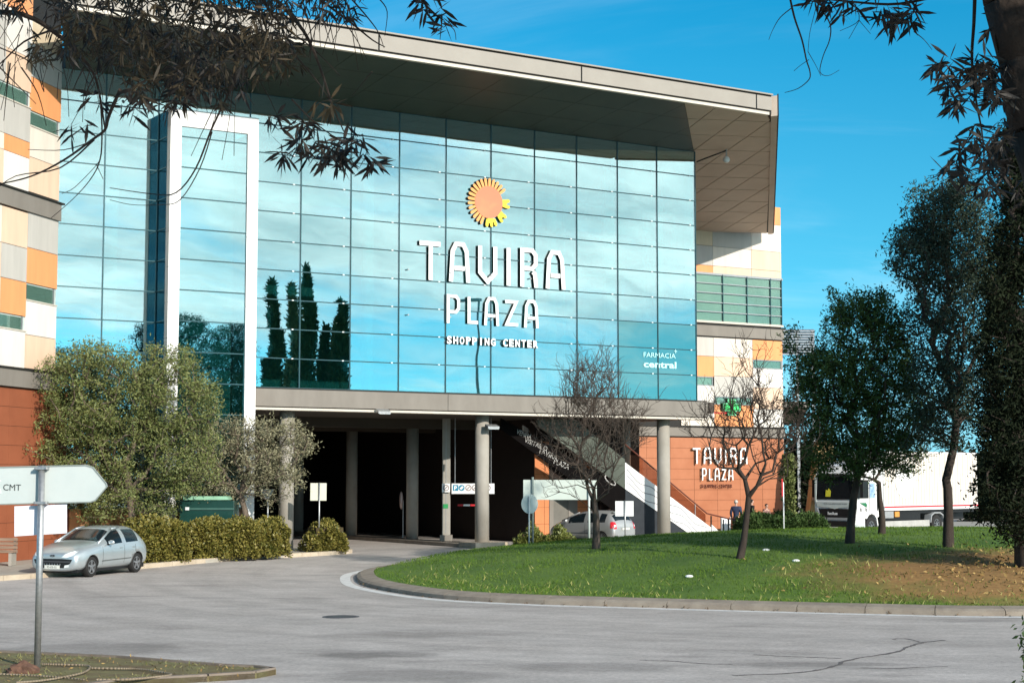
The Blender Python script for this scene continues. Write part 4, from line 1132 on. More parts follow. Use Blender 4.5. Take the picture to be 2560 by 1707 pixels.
c = at(1324, 1259, Y + .05)
MB().prism([(c.x + .325 * math.cos(a), c.y, c.z + .38 * math.sin(a)) for a in np.linspace(0, 2 * math.pi, 33)[:-1]], (0, .02, 0)).build('sign_plate', mat('sign_mint', (0.60, 0.66, 0.62), 0.5, var=0.03), t)
# thin post in front of the truck side of the wall
b = gnd(1960, 1345, 0.15); t = thing('marker_post', 'thin pale post with a dark red strip standing at the corner of the terracotta wall', 'post', tuple(b))
post(t, b, zat(1205, b.y), 0.03, M['steel']); MB().abox(b.x - .08, b.x - .02, b.y - .03, b.y + .03, zat(1240, b.y), zat(1196, b.y)).build('red_strip', M['red'], t)

# height-limit board of the car park and its pier
pr = thing('concrete_pier', 'slim square concrete pier with a green sticker behind the middle front column', 'pier', tuple(gnd(1115, 1352, 0.15)))
Yp = gnd(1115, 1352, 0.15).y
A, B = at(1105, 1352, Yp), at(1125, 1340, Yp)
MB().abox(A.x, B.x, Yp, Yp + .35, 0.15, 5.6).build('pier_shaft', M['column'], pr, bevel=0.01)
MB().abox(A.x - .1, B.x + .1, Yp - .12, Yp + .45, 0.15, 0.42).build('pier_base', M['concrete'], pr, bevel=0.02)
MB().abox(A.x + .16, A.x + .18, Yp - .012, Yp, 0.5, 5.5).build('cable_duct', M['galv'], pr)
q = at(1114, 1265, Yp - .02); MB().abox(q.x - .11, q.x + .11, q.y, q.y + .015, q.z - .09, q.z + .1).build('green_sticker', mat('sticker_green', (0.03, 0.30, 0.09), 0.5), pr)
hb = thing('height_limit_board', 'white board of round traffic symbols hung across the car-park entry', 'sign board', tuple(at(1170, 1220, Yp)))
A, B = at(1129, 1208, Yp - .1), at(1236, 1234, Yp - .1)
MB().abox(A.x, B.x, Yp - .12, Yp - .08, B.z, A.z).build('board', M['sign_white'], hb, bevel=0.008)
A2_, B2_ = at(1105, 1208, Yp - .1), at(1125, 1230, Yp - .1)
MB().abox(A2_.x, B2_.x, Yp - .12, Yp - .08, B2_.z, A2_.z).build('square_board', M['sign_white'], hb, bevel=0.008)
m_ring = mat('symbol_ring', (0.20, 0.12, 0.11), 0.5); m_blue = mat('symbol_blue', (0.02, 0.22, 0.36), 0.5)
def disc(parent, c, r, m, d, name='symbol', n=24): MB().prism([(c.x + r * math.cos(a), c.y - d, c.z + r * math.sin(a)) for a in np.linspace(0, 2 * math.pi, n + 1)[:-1]], (0, .002, 0)).build(name, m, parent)
for px, m in ((1115, m_ring), (1154, m_blue), (1171, m_ring), (1187, m_ring), (1203, m_ring), (1219, m_ring)):
    c = at(px, 1219, Yp - .12); disc(hb, c, 0.135, m, .004)
    if m is m_ring:
        disc(hb, c, 0.10, M['sign_white'], .007); MB().prism([(c.x - .075, c.y - .010, c.z - .05), (c.x - .05, c.y - .010, c.z - .075), (c.x + .075, c.y - .010, c.z + .05), (c.x + .05, c.y - .010, c.z + .075)][::-1], (0, .002, 0)).build('slash', m_ring, hb)
    else: MB().prism([(c.x - .09, c.y - .008, c.z - .02), (c.x - .02, c.y - .008, c.z - .09), (c.x + .09, c.y - .008, c.z + .02), (c.x + .03, c.y - .008, c.z + .09)], (0, .002, 0)).build('arrow_mark', M['sign_white'], hb)
c = at(1139, 1219, Yp - .12); MB().abox(c.x - .12, c.x + .12, c.y - .006, c.y - .002, c.z - .13, c.z + .13).build('parking_symbol', m_blue, hb)
put_text('lettering', 'P', 0.2, (c.x - .06, c.y - .009, c.z - .09), (1, 0, 0), (0, 0, 1), M['letter_white'], hb, 0.002, width=0.12, height=0.18, bold=0.006)
for dx in (A.x + .15, B.x - .15): MB().tube((dx, Yp - .1, A.z), (dx, Yp - .1, 5.6), 0.02, n=6).build('hanger', M['galv'], hb)
bb = thing('barrier_arm', 'red and white barrier arm in the dark car-park entry', 'barrier', tuple(gnd(1190, 1345, 0.0)))
Yb = Yp + 1.5
for i, (x0, x1, m) in enumerate(((1144, 1158, 'red'), (1158.5, 1175, 'letter_white'), (1175.5, 1190, 'red'), (1190.5, 1206, 'letter_white'))):
    A, B = at(x0, 1260, Yb), at(x1, 1264.5, Yb)
    MB().abox(A.x, B.x, Yb, Yb + .05, B.z, A.z).build('arm_section', M[m], bb)
q = at(1206, 1262, Yb); MB().abox(q.x, q.x + .3, Yb - .1, Yb + .25, 0.0, q.z + .1).build('barrier_housing', M['sign_back'], bb)
mr_ = thing('convex_mirror', 'tilted convex traffic mirror beside the second-row column', 'mirror', tuple(at(1012, 1347, 80)))
c = at(1003, 1250, 77.0)
MB().sphere(c, 0.42, sc=(0.22, 0.35, 1.0), n=16, m=10).build('mirror_face', mat('pinkish_mirror', (0.60, 0.45, 0.42), 0.25, metal=0.3), mr_, smooth=True)
MB().tube((c.x + .08, c.y + .1, 0.0), (c.x + .08, c.y + .1, c.z), 0.03).build('post', M['galv'], mr_)

# ================================================================== VEGETATION
def isl_pt(px, py):
    z = 0.6
    for _ in range(60): p = gnd(px, py, z); z = z * .75 + .25 * float(isl_h(p.x, p.y))
    return Vector((p.x, p.y, z - 0.05))
def isl_at(px, Y):
    x = at(px, 1320, Y).x; return Vector((x, Y, float(isl_h(x, Y)) - 0.05))
def blob_pts(blobs, Y, depth, g):
    out = []
    for (px, py, rx, rz, n) in blobs:
        for _ in range(n):
            while True:
                q = g.uniform(-1, 1, 3)
                r = np.linalg.norm(q)
                if r <= 1 and r > g.uniform(0, 0.75): break
            c = at(px + q[0] * rx, py + q[1] * rz, Y + q[2] * depth)
            out.append((c.x, c.y, c.z))
    return np.array(out)
def skeleton(trunk, targets, g, rtip, rtrunk, droop=0.0, jit=0.10, expo=0.47, alpha=0.35):
    nodes = [np.array(p, float) for p in trunk]; par = [-1] + list(range(len(trunk) - 1)); plen = [0.0]
    for i in range(1, len(nodes)): plen.append(plen[-1] + np.linalg.norm(nodes[i] - nodes[i - 1]))
    top = nodes[-1]; k0 = max(1, len(trunk) - 2)
    order = np.argsort(np.linalg.norm(targets - top, axis=1))
    tips = []
    for ti in order:
        t = targets[ti]
        arr = np.array(nodes[k0:]); d = np.linalg.norm(arr - t, axis=1)
        below = np.clip(arr[:, 2] - t[2], 0, None)
        cost = d + alpha * np.array(plen[k0:]) * 0.5 + 0.8 * below
        b = int(np.argmin(cost)) + k0
        p0 = nodes[b]; L = np.linalg.norm(t - p0); n = max(1, int(L / 0.35)); n = min(n, 5); prev = b
        side = g.normal(0, 1, 3) * L * jit
        for k in range(1, n + 1):
            f = k / n; q = p0 + (t - p0) * f + side * math.sin(f * math.pi) * 0.7 + np.array([0, 0, 1]) * L * 0.12 * math.sin(f * math.pi) + g.normal(0, 0.02, 3)
            if k == n: q = t
            nodes.append(q); par.append(prev); plen.append(plen[prev] + np.linalg.norm(q - nodes[prev])); prev = len(nodes) - 1
        tips.append(prev)
    N = len(nodes); cnt = np.zeros(N); 
    for t in tips: cnt[t] += 1
    for i in range(N - 1, 0, -1):
        if cnt[i] == 0: cnt[i] = 0.5
        cnt[par[i]] += cnt[i]
    rad = rtip * np.maximum(cnt, 1) ** expo
    rad = np.minimum(rad, rtrunk * 0.85)
    for i in range(len(trunk)): rad[i] = rtrunk * (1.05 - 0.25 * min(1, i / max(1, len(trunk) - 1))) if i else rtrunk * 1.3
    return np.array(nodes), par, rad
def add_twigs(nodes, par, rad, g, n, L, rt, up=0.5):
    nodes = list(nodes); par = list(par); rad = list(rad)
    cand = [i for i in range(len(nodes)) if rad[i] < 0.05]
    for _ in range(n):
        i = cand[g.integers(len(cand))]; d = g.normal(0, 1, 3); d[2] = abs(d[2]) * .8 + up * .5
        if par[i] >= 0: d += 1.2 * (np.array(nodes[i]) - np.array(nodes[par[i]])) / (np.linalg.norm(np.array(nodes[i]) - np.array(nodes[par[i]])) + 1e-6)
        d /= np.linalg.norm(d); l = L * g.uniform(.5, 1.3); p = np.array(nodes[i]); prev = i
        for k in range(3):
            d = d + g.normal(0, .22, 3); d /= np.linalg.norm(d); p = p + d * l / 3
            nodes.append(p); par.append(prev); rad.append(rt * (1 - .25 * k)); prev = len(nodes) - 1
            if k < 2: cand.append(prev)
    return np.array(nodes), par, np.array(rad)
def tubes(nodes, par, rad, sides=5):
    e = [(par[i], i) for i in range(len(nodes)) if par[i] >= 0]
    a = np.array([p for p, _ in e]); b = np.array([q for _, q in e])
    P, Q = nodes[a], nodes[b]; d = Q - P; d /= (np.linalg.norm(d, axis=1, keepdims=True) + 1e-9)
    ref = np.where(np.abs(d[:, 2:3]) > 0.9, np.array([[1.0, 0, 0]]), np.array([[0, 0, 1.0]]))
    x = np.cross(d, ref); x /= (np.linalg.norm(x, axis=1, keepdims=True) + 1e-9); y = np.cross(d, x)
    ra = rad[a].copy(); rb = rad[b]; ra = np.minimum(ra, np.maximum(rb * 1.9, rb + 0.004)); 
    n = len(e); V_ = np.zeros((n, 2, sides, 3))
    for k in range(sides):
        t = 2 * math.pi * k / sides; o = x * math.cos(t) + y * math.sin(t)
        V_[:, 0, k] = P - d * (ra * 0.3)[:, None] + o * ra[:, None]; V_[:, 1, k] = Q + d * (rb * 0.2)[:, None] + o * rb[:, None]
    F = []
    base = np.arange(n) * 2 * sides
    for k in range(sides):
        k2 = (k + 1) % sides
        F.append(np.stack([base + k, base + k2, base + sides + k2, base + sides + k], 1))
    return V_.reshape(-1, 3), np.concatenate(F)
def leaves(cent, per, spread, length, width, g, down=0.0, outward=None, lo=0.6):
    n = len(cent) * per
    c = np.repeat(cent, per, axis=0) + g.normal(0, 1, (n, 3)) * np.array(spread)
    a = g.normal(0, 1, (n, 3)); a[:, 2] -= down
    if outward is not None: a += outward
    a /= np.linalg.norm(a, axis=1, keepdims=True)
    r = g.normal(0, 1, (n, 3)); b = np.cross(a, r); b /= (np.linalg.norm(b, axis=1, keepdims=True) + 1e-9)
    nrm = np.cross(a, b)
    s = g.uniform(lo, 1.25, (n, 1)); L = length * s; W = width * s
    v0 = c; v1 = c + a * L * 0.45 + b * W * 0.5 + nrm * W * 0.15; v2 = c + a * L - nrm * L * 0.08; v3 = c + a * L * 0.45 - b * W * 0.5 + nrm * W * 0.15
    co = np.stack([v0, v1, v2, v3], 1).reshape(-1, 3)
    return co, np.arange(n * 4).reshape(-1, 4)
def make_tree(name, label, cat, base, trunk, blobs, Y, depth, g, bark, leaf=None, rtip=0.012, rtrunk=0.12, jit=0.10, group=None, alpha=0.35, sides=5, expo=0.47, twigs=None):
    t = thing(name, label, cat, tuple(base), 0, group)
    tg = blob_pts(blobs, Y, depth, g)
    nd, par, rad = skeleton([tuple(p) for p in trunk], tg, g, rtip, rtrunk, jit=jit, alpha=alpha, expo=expo)
    if twigs: nd, par, rad = add_twigs(nd, par, rad, g, *twigs)
    co, fa = tubes(nd, par, rad, sides)
    nt_ = (len(trunk) - 1)
    e_idx = [i for i in range(len(nd)) if par[i] >= 0]
    is_tr = np.array([rad[i] > rtrunk * 0.30 or i < len(trunk) for i in e_idx])
    fsel = np.tile(is_tr, sides)
    np_mesh('trunk', co, fa[fsel], M[bark], t, smooth=True)
    o = np_mesh('branches', co, fa[~fsel], M[bark], t, smooth=True); o['kind'] = 'stuff'
    if leaf:
        lc, lf = leaves(tg, leaf['per'], leaf['spread'], leaf['len'], leaf['wid'], g, leaf.get('down', 0), lo=leaf.get('lo', .6))
        o = np_mesh('crown', lc, lf, M[leaf['mat']], t); o['kind'] = 'stuff'
    return t
def tp(pts, Y, base):
    """trunk points given as pixel rows at distance Y"""
    return [Vector(base)] + [at(px, py, Y) for px, py in pts]
# --- olive trees on the left
g = np.random.default_rng(11)
b = gnd(318, 1396, 0.12); Y = 58.5; b = at(318, 1396, Y); b.z = 0.1
make_tree('olive_tree', 'broad bushy green olive tree behind the clipped hedge, left of the white portal', 'tree', b, tp([(322, 1340), (330, 1290), (322, 1230), (318, 1180)], Y, b),
    [(300, 1010, 210, 120, 210), (430, 1000, 120, 105, 110), (180, 1010, 110, 110, 90), (330, 1140, 190, 130, 170), (200, 1160, 110, 110, 80), (90, 1140, 60, 90, 28), (470, 1130, 100, 120, 80),
     (130, 930, 50, 40, 18), (230, 895, 110, 38, 45), (390, 905, 110, 40, 45), (340, 1240, 120, 60, 60), (430, 1230, 60, 60, 25), (235, 1260, 60, 60, 22), (520, 1010, 45, 60, 22)],
    Y, 1.7, g, 'bark_grey', dict(per=58, spread=(0.145, 0.145, 0.12), len=0.125, wid=0.040, mat='leaf_olive'), rtip=0.008, rtrunk=0.16)
Y = 61.0; b = at(612, 1392, Y); b.z = 0.1
make_tree('olive_tree', 'smaller greyish olive tree leaning in front of the right post of the white portal', 'tree', b, tp([(612, 1340), (615, 1290), (602, 1240), (612, 1190)], Y, b),
    [(560, 1150, 90, 90, 75), (640, 1120, 70, 75, 60), (690, 1130, 75, 80, 62), (740, 1100, 40, 40, 12), (765, 1095, 28, 30, 6), (720, 1200, 40, 50, 20), (520, 1100, 60, 55, 32), (600, 1060, 80, 26, 16), (500, 1200, 60, 60, 30), (660, 1210, 50, 60, 26), (700, 1060, 40, 22, 8), (540, 1250, 50, 50, 18)],
    Y, 1.3, g, 'bark_grey', dict(per=44, spread=(0.14, 0.14, 0.12), len=0.13, wid=0.036, mat='leaf_olive_grey'), rtip=0.010, rtrunk=0.13)
# --- bare trees on the lawn
g = np.random.default_rng(5)
b = isl_pt(1490, 1371); Y = b.y
make_tree('bare_tree', 'leafless young tree with a dense twiggy crown in front of the concrete beam and stair', 'tree', b, tp([(1491, 1330), (1490, 1290), (1486, 1255)], Y, b),
    [(1480, 980, 75, 60, 170), (1465, 1060, 100, 60, 150), (1430, 1140, 80, 70, 80), (1540, 1080, 60, 70, 90), (1500, 1180, 60, 60, 50), (1360, 1110, 35, 40, 20), (1590, 1070, 40, 60, 24), (1385, 1220, 30, 30, 10), (1480, 925, 60, 22, 36)],
    Y, 1.5, g, 'bark_brown', None, rtip=0.0050, rtrunk=0.11, jit=0.07, sides=4, expo=0.40, twigs=(2600, 0.42, 0.0055), alpha=1.0)
b = isl_pt(1850, 1394); Y = b.y
make_tree('bare_tree', 'leafless forked tree in front of the wall sign on the sunlit terracotta wall', 'tree', b, tp([(1860, 1350), (1866, 1300), (1872, 1240)], Y, b),
    [(1870, 1000, 60, 80, 60), (1830, 1060, 80, 60, 60), (1900, 1060, 60, 70, 50), (1950, 1080, 50, 70, 45), (1780, 1020, 45, 50, 14), (1875, 900, 40, 40, 14), (1960, 1000, 40, 40, 12), (1990, 1090, 40, 50, 18), (1830, 1140, 60, 40, 30), (1930, 1160, 60, 40, 30), (1760, 1110, 30, 30, 6)],
    Y, 1.1, g, 'bark_dark', None, rtip=0.0062, rtrunk=0.10, jit=0.09, sides=5, expo=0.42, twigs=(1100, 0.45, 0.006), alpha=0.9)
# --- evergreen trees on the right
b = isl_pt(2125, 1358); Y = b.y
make_tree('evergreen_tree', 'round dark green evergreen tree on the lawn in front of the white truck cab', 'tree', b, tp([(2128, 1310), (2134, 1250), (2145, 1190), (2150, 1130)], Y, b),
    [(2160, 900, 140, 150, 300), (2080, 960, 90, 120, 110), (2240, 980, 90, 140, 120), (2130, 1080, 120, 90, 130), (2020, 1010, 60, 80, 50), (2005, 930, 40, 50, 16), (2120, 770, 70, 55, 46), (2210, 780, 60, 60, 46), (2290, 1030, 50, 90, 40), (2200, 1130, 110, 60, 80), (1985, 850, 24, 50, 7), (2090, 1170, 80, 30, 30), (2060, 1130, 60, 40, 30)],
    Y, 1.7, g, 'bark_dark', dict(per=42, spread=(0.125, 0.125, 0.11), len=0.125, wid=0.042, mat='leaf_green'), rtip=0.007, rtrunk=0.13, expo=0.42)
b = isl_at(2205, 52.0); Y = b.y
make_tree('small_tree', 'thin many-stemmed small tree with sparse leaves before the truck door', 'tree', b, tp([(2206, 1290), (2200, 1250)], Y, b),
    [(2150, 1130, 50, 50, 26), (2200, 1120, 60, 50, 36), (2260, 1120, 60, 40, 34), (2300, 1140, 30, 30, 10), (2170, 1190, 50, 25, 14)],
    Y, 1.0, g, 'bark_dark', dict(per=7, spread=(0.15, 0.15, 0.15), len=0.11, wid=0.035, mat='leaf_green'), rtip=0.008, rtrunk=0.11, expo=.42, twigs=(300, .4, .008))
b = isl_at(2371, 46.0); Y = b.y
make_tree('tall_tree', 'tall airy tree with bluish foliage and a forked trunk before the truck body', 'tree', b, tp([(2372, 1280), (2370, 1220), (2366, 1200), (2385, 1120), (2392, 1060)], Y, b),
    [(2380, 620, 100, 120, 160), (2335, 540, 80, 90, 110), (2300, 640, 85, 90, 120), (2400, 500, 60, 60, 60), (2430, 760, 80, 110, 120), (2340, 800, 80, 110, 110), (2420, 940, 80, 110, 110), (2340, 960, 70, 90, 80), (2370, 1060, 60, 60, 36), (2450, 600, 50, 120, 50), (2270, 600, 30, 30, 10), (2310, 1060, 50, 50, 20), (2290, 1100, 40, 40, 12)],
    Y, 1.8, g, 'bark_dark', dict(per=34, spread=(0.135, 0.135, 0.12), len=0.13, wid=0.044, mat='leaf_blue'), rtip=0.007, rtrunk=0.14, jit=.08, expo=0.42)
b = Vector((12.9, 41.5, 0.5)); Y = 41.5
make_tree('dense_tree', 'tall dense dark evergreen filling the right edge of the view above the lawn', 'tree', b, tp([(2560, 1200), (2555, 1000), (2550, 800)], Y, b),
    [(2560, 420, 70, 120, 130), (2545, 360, 40, 70, 50), (2570, 600, 95, 130, 170), (2560, 780, 100, 130, 190), (2560, 960, 105, 130, 200), (2550, 1120, 100, 120, 190), (2555, 1260, 95, 90, 150), (2500, 700, 45, 90, 40), (2490, 900, 45, 120, 50), (2480, 1080, 42, 120, 55), (2600, 500, 80, 200, 90), (2640, 900, 80, 300, 120), (2480, 1230, 40, 80, 34)],
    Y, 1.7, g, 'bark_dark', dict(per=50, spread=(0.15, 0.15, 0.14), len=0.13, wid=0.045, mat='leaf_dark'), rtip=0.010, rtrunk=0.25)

# --- clipped hedges
M['leaf_bush'] = mat('bush_leaf', (0.04, 0.055, 0.010), 0.5, scale=1.5, color2=(0.20, 0.22, 0.05), island=0.75)
def hedge(name, label, px0, px1, ytop, ybase, zb, depth, g, m='leaf_hedge', n=2600, l=0.11, w=0.068, group=None, cat='hedge', rnd=0.16):
    b0, b1 = gnd(px0, ybase[0], zb), gnd(px1, ybase[1], zb)
    Ym = (b0.y + b1.y) / 2
    h = zat(ytop, Ym) - zb
    t = thing(name, label, cat, tuple((b0 + b1) / 2), 0, group)
    d = (b1 - b0); L = d.length; d.normalize(); nrm = Vector((-d.y, d.x, 0))
    if nrm.y < 0: nrm = -nrm
    co = []; ou = []
    bump = lambda x, y: 0.10 * math.sin(x * 5.1 + y * 2) * math.cos(y * 3.3 + x) + 0.06 * math.sin(x * 11 + 1.7 * y)
    for _ in range(n):
        f = g.uniform()
        if f < 0.45: p = (g.uniform(0, 1), 0.0, g.uniform(0.02, 1)); o_ = (0, -1, 0)
        elif f < 0.75: p = (g.uniform(0, 1), g.uniform(0, 1), 1.0); o_ = (0, 0, 1)
        elif f < 0.85: p = (0.0, g.uniform(0, 1), g.uniform(0, 1)); o_ = (-1, 0, 0)
        elif f < 0.95: p = (1.0, g.uniform(0, 1), g.uniform(0, 1)); o_ = (1, 0, 0)
        else: p = (g.uniform(0, 1), 1.0, g.uniform(0, 1)); o_ = (0, 1, 0)
        x, y, z = p[0] * L, p[1] * depth, p[2] * h
        # rounded shoulders
        ex = min(p[0], 1 - p[0]) * L; r = rnd * 1.6
        z -= max(0, r - ex) * 0.8 * p[2] + max(0, rnd - min(y, depth - y)) * 0.5 * p[2]
        off = bump(x + zb, z * 1.3) + g.normal(0, 0.035)
        q = b0 + d * (x + o_[0] * off) + nrm * (y + o_[1] * off) + Vector((0, 0, max(0.02, z + o_[2] * off)))
        co.append((q.x, q.y, q.z)); ou.append(tuple(d * o_[0] + nrm * o_[1] + Vector((0, 0, o_[2] + 0.5))))
    co = np.array(co); ou = np.repeat(np.array(ou), 3, axis=0)
    lc, lf = leaves(co, 3, (0.045, 0.045, 0.045), l, w, g, outward=ou * 1.0)
    o = np_mesh('foliage', lc, lf, M[m], t); o['kind'] = 'stuff'
    mb = MB(); q = b0 + d * 0.12 + nrm * 0.12
    mb.box(q, d * (L - 0.24), nrm * (depth - 0.24), (0, 0, h - 0.22))
    mb.build('twig_core', mat('hedge_core', (0.035, 0.028, 0.012), 0.95, scale=12, color2=(0.09, 0.065, 0.03)), t)
    return t
g = np.random.default_rng(21)
hedge('clipped_hedge', 'green end of the clipped hedge right behind the silver hatchback', 338, 470, 1307, (1407, 1402), 0.13, 1.3, g, n=3200)
hedge('clipped_hedge', 'long golden middle section of the clipped hedge below the white portal', 488, 654, 1309, (1397, 1392), 0.13, 1.3, g, n=4200)
hedge('clipped_hedge', 'short last section of the clipped hedge against the first round column', 657, 723, 1310, (1391, 1388), 0.13, 1.3, g, n=1900)
hedge('round_shrub', 'loose yellow-green shrub alone at the tip of the kerb', 786, 868, 1304, (1379, 1377), 0.13, 1.1, g, n=2100, l=.11, w=.07, cat='shrub', rnd=0.4)
hedge('round_shrub', 'left of two low green bushes beside the nose of the grey people carrier', 1300, 1362, 1322, (1364, 1364), 0.1, 1.0, g, m='leaf_bush', n=1500, l=.15, w=.06, cat='shrub', rnd=0.35)
hedge('round_shrub', 'right of two low green bushes, touching the side of the grey people carrier', 1366, 1436, 1328, (1365, 1365), 0.1, 1.0, g, m='leaf_bush', n=1500, l=.15, w=.06, cat='shrub', rnd=0.35)
hedge('long_hedge', 'dark green hedge at the foot of the terracotta wall, left of the truck', 1868, 2068, 1293, (1347, 1345), 0.1, 1.6, g, m='leaf_green', n=4200, l=.16, w=.06)
hedge('ivy_column', 'tall narrow ivy-covered stem at the corner of the terracotta wall', 1966, 1984, 1135, (1345, 1345), 0.1, 0.5, g, m='leaf_olive', n=1500, l=.16, w=.09, cat='ivy', rnd=.2)

# --- tree line behind the truck
g = np.random.default_rng(31)
for i, (px, top, w, Y, lab) in enumerate(((2008, 1105, 42, 100, 'dark tree standing between the terracotta wall and the ochre tower'), (2110, 1150, 60, 112, 'dark tree far behind the truck cab'),
        (2215, 1165, 70, 118, 'low dark tree far behind the truck roof'), (2340, 1160, 75, 120, 'low dark tree far behind the white truck body'), (2470, 1120, 70, 110, 'dark far tree showing beside the dense evergreen'))):
    b = at(px, 1310, Y); b.z = 0
    k = (1300 - top) / 2
    make_tree('background_tree', lab, 'tree', b, tp([(px, 1290), (px, 1260)], Y, b), [(px, top + k * .75, w, k * .75, 90), (px, 1270, w * 1.1, 60, 60)], Y, 2.0, g, 'bark_dark',
              dict(per=34, spread=(0.42, 0.42, 0.36), len=0.34, wid=0.13, mat='leaf_dark'), rtip=0.03, rtrunk=0.2)
mb = MB()
for i in range(60):
    a0_ = -0.2 + i * 0.0195; 
w = thing('boundary_hedge', 'long dark boundary hedge closing the view behind the truck', 'hedge', (45, 135, 0))
pp = []
for _ in range(9000):
    x = g.uniform(18, 120); h = 4.2 + 1.6 * math.sin(x * 0.35) + math.sin(x * 1.1)
    pp.append((x, 135 - 0.1 * (x - 18) + g.normal(0, .8), g.uniform(0, h)))
lc, lf = leaves(np.array(pp), 5, (0.5, 0.5, 0.4), 0.7, 0.3, g)
o = np_mesh('foliage', lc, lf, M['leaf_dark'], w); o['kind'] = 'stuff'
MB().box((18, 135.6, 0), (102, -10, 0), (0, 1.5, 0), (0, 0, 3.2)).build('stem_core', mat('hedge_core_dark', (0.01, 0.012, 0.008), 0.95), w)

# --- cypresses and a street lamp across the road, seen mirrored in the glass
def mirror_pt(p):
    p = Vector(p); return p - V * (2 * (p - P0).dot(V))
g = np.random.default_rng(41)
CYP = ((602, 745, 24, 0), (677, 706, 25, 0), (762, 672, 28, 0), (848, 752, 26, 0), (806, 830, 14, 0), (728, 716, 24, 1), (836, 800, 30, 1))
clab = ['slim cypress nearest the road bend, reflected beside the white portal', 'slim cypress reflected in the second bay of glass', 'tallest slim cypress, reflected in the third bay of glass',
        'shorter slim cypress reflected in the fourth bay of glass', 'smallest slim cypress reflected between its taller neighbours', 'pale green poplar-like tree reflected left of the tallest cypress', 'pale green poplar-like tree reflected behind the shorter cypress']
for i, (px, top, w, _) in enumerate(CYP):
    _k = _
    Y = 150 + i * 2 + (12 if _ else 0)
    b = mirror_pt(at(px, 1191, Y)); b.z = 0; h = zat(top, Y); r = w / FPX * Y
    t = thing('cypress', clab[i], 'tree', tuple(b), 0, 'cypresses across the road')
    pts = []
    for _ in range(3200):
        z = g.uniform(0.03, 1); rr = r * (math.sin(min(1, (1 - z) * 1.25) * math.pi / 2)) * (0.82 + 0.18 * g.uniform()); a = g.uniform(0, 6.283)
        pts.append((b.x + rr * math.cos(a), b.y + rr * math.sin(a), z * h))
    up = np.repeat(np.array([[0, 0, 1.5]]), len(pts) * 4, axis=0)
    lc, lf = leaves(np.array(pts), 4, (0.12, 0.12, 0.2), 0.55, 0.2, g, outward=up)
    o = np_mesh('foliage', lc, lf, M['leaf_olive' if _k else 'leaf_green'], t); o['kind'] = 'stuff'
    MB().tube(b, (b.x, b.y, h * .35), r * .82, r * .85, n=14).tube((b.x, b.y, h * .35), (b.x, b.y, h * .96), r * .85, r * .12, n=14).build('stem_core', mat('cypress_core', (.012, .025, .012), .9), t)
b = mirror_pt(at(1192, 1191, 105)); b.z = 0
t = thing('street_lamp', 'tall curved street lamp across the road, reflected between the big sign letters', 'street lamp', tuple(b))
h = zat(745, 105)
MB().path([(b.x, b.y, 0), (b.x, b.y, h * .9), (b.x, b.y, h)], [0.11, 0.08, 0.07]).build('pole', M['galv'], t)
MB().box((b.x - .2, b.y - 1.6, h - .1), (.4, 0, 0), (0, 1.7, 0), (0, 0, .16)).build('lamp_head', M['galv'], t)
# low buildings across the road for the glass to mirror
for i, (px, Y, wd, ht, col) in enumerate(((700, 190, 14, 4.5, 'p_white'), (820, 180, 8, 6.0, 'p_sand'))):
    b = mirror_pt(at(px, 1191, Y)); b.z = 0
    t = thing('small_building', ('low white building' if i == 0 else 'narrow sand-coloured building') + ' across the road, outside the view', 'building', tuple(b))
    MB().abox(b.x - 4, b.x + 4, b.y - wd / 2, b.y + wd / 2, 0, ht).build('wall', M[col], t)
    MB().abox(b.x - 4.2, b.x + 4.2, b.y - wd / 2 - .2, b.y + wd / 2 + .2, ht, ht + .3).build('roof', M['concrete'], t)

# --- overhanging foreground trees
g = np.random.default_rng(51)
def rosette(c, n, L, W, g, down=0.5, dirv=None, wide=1.0):
    """leaves fanning from a twig end"""
    out = []
    for k in range(n):
        a = g.normal(0, 1, 3) * np.array([wide, 0.7, 0.8]); a[2] -= down
        if dirv is not None: a += np.array(dirv)
        a /= np.linalg.norm(a)
        b = np.cross(a, g.normal(0, 1, 3)); b /= np.linalg.norm(b); nn2 = np.cross(a, b)
        s = g.uniform(0.65, 1.2); l = L * s; w = W * s
        st = c + g.normal(0, L * 0.12, 3)
        sag = np.array([0, 0, -1]) * l * g.uniform(0, .12)
        P = [st, st + a * l * .3 + b * w * .42 + sag * .1, st + a * l * .62 + b * w * .5 + sag * .4, st + a * l + sag, st + a * l * .62 - b * w * .5 + sag * .4, st + a * l * .3 - b * w * .42 + sag * .1]
        out.append(P)
    return out
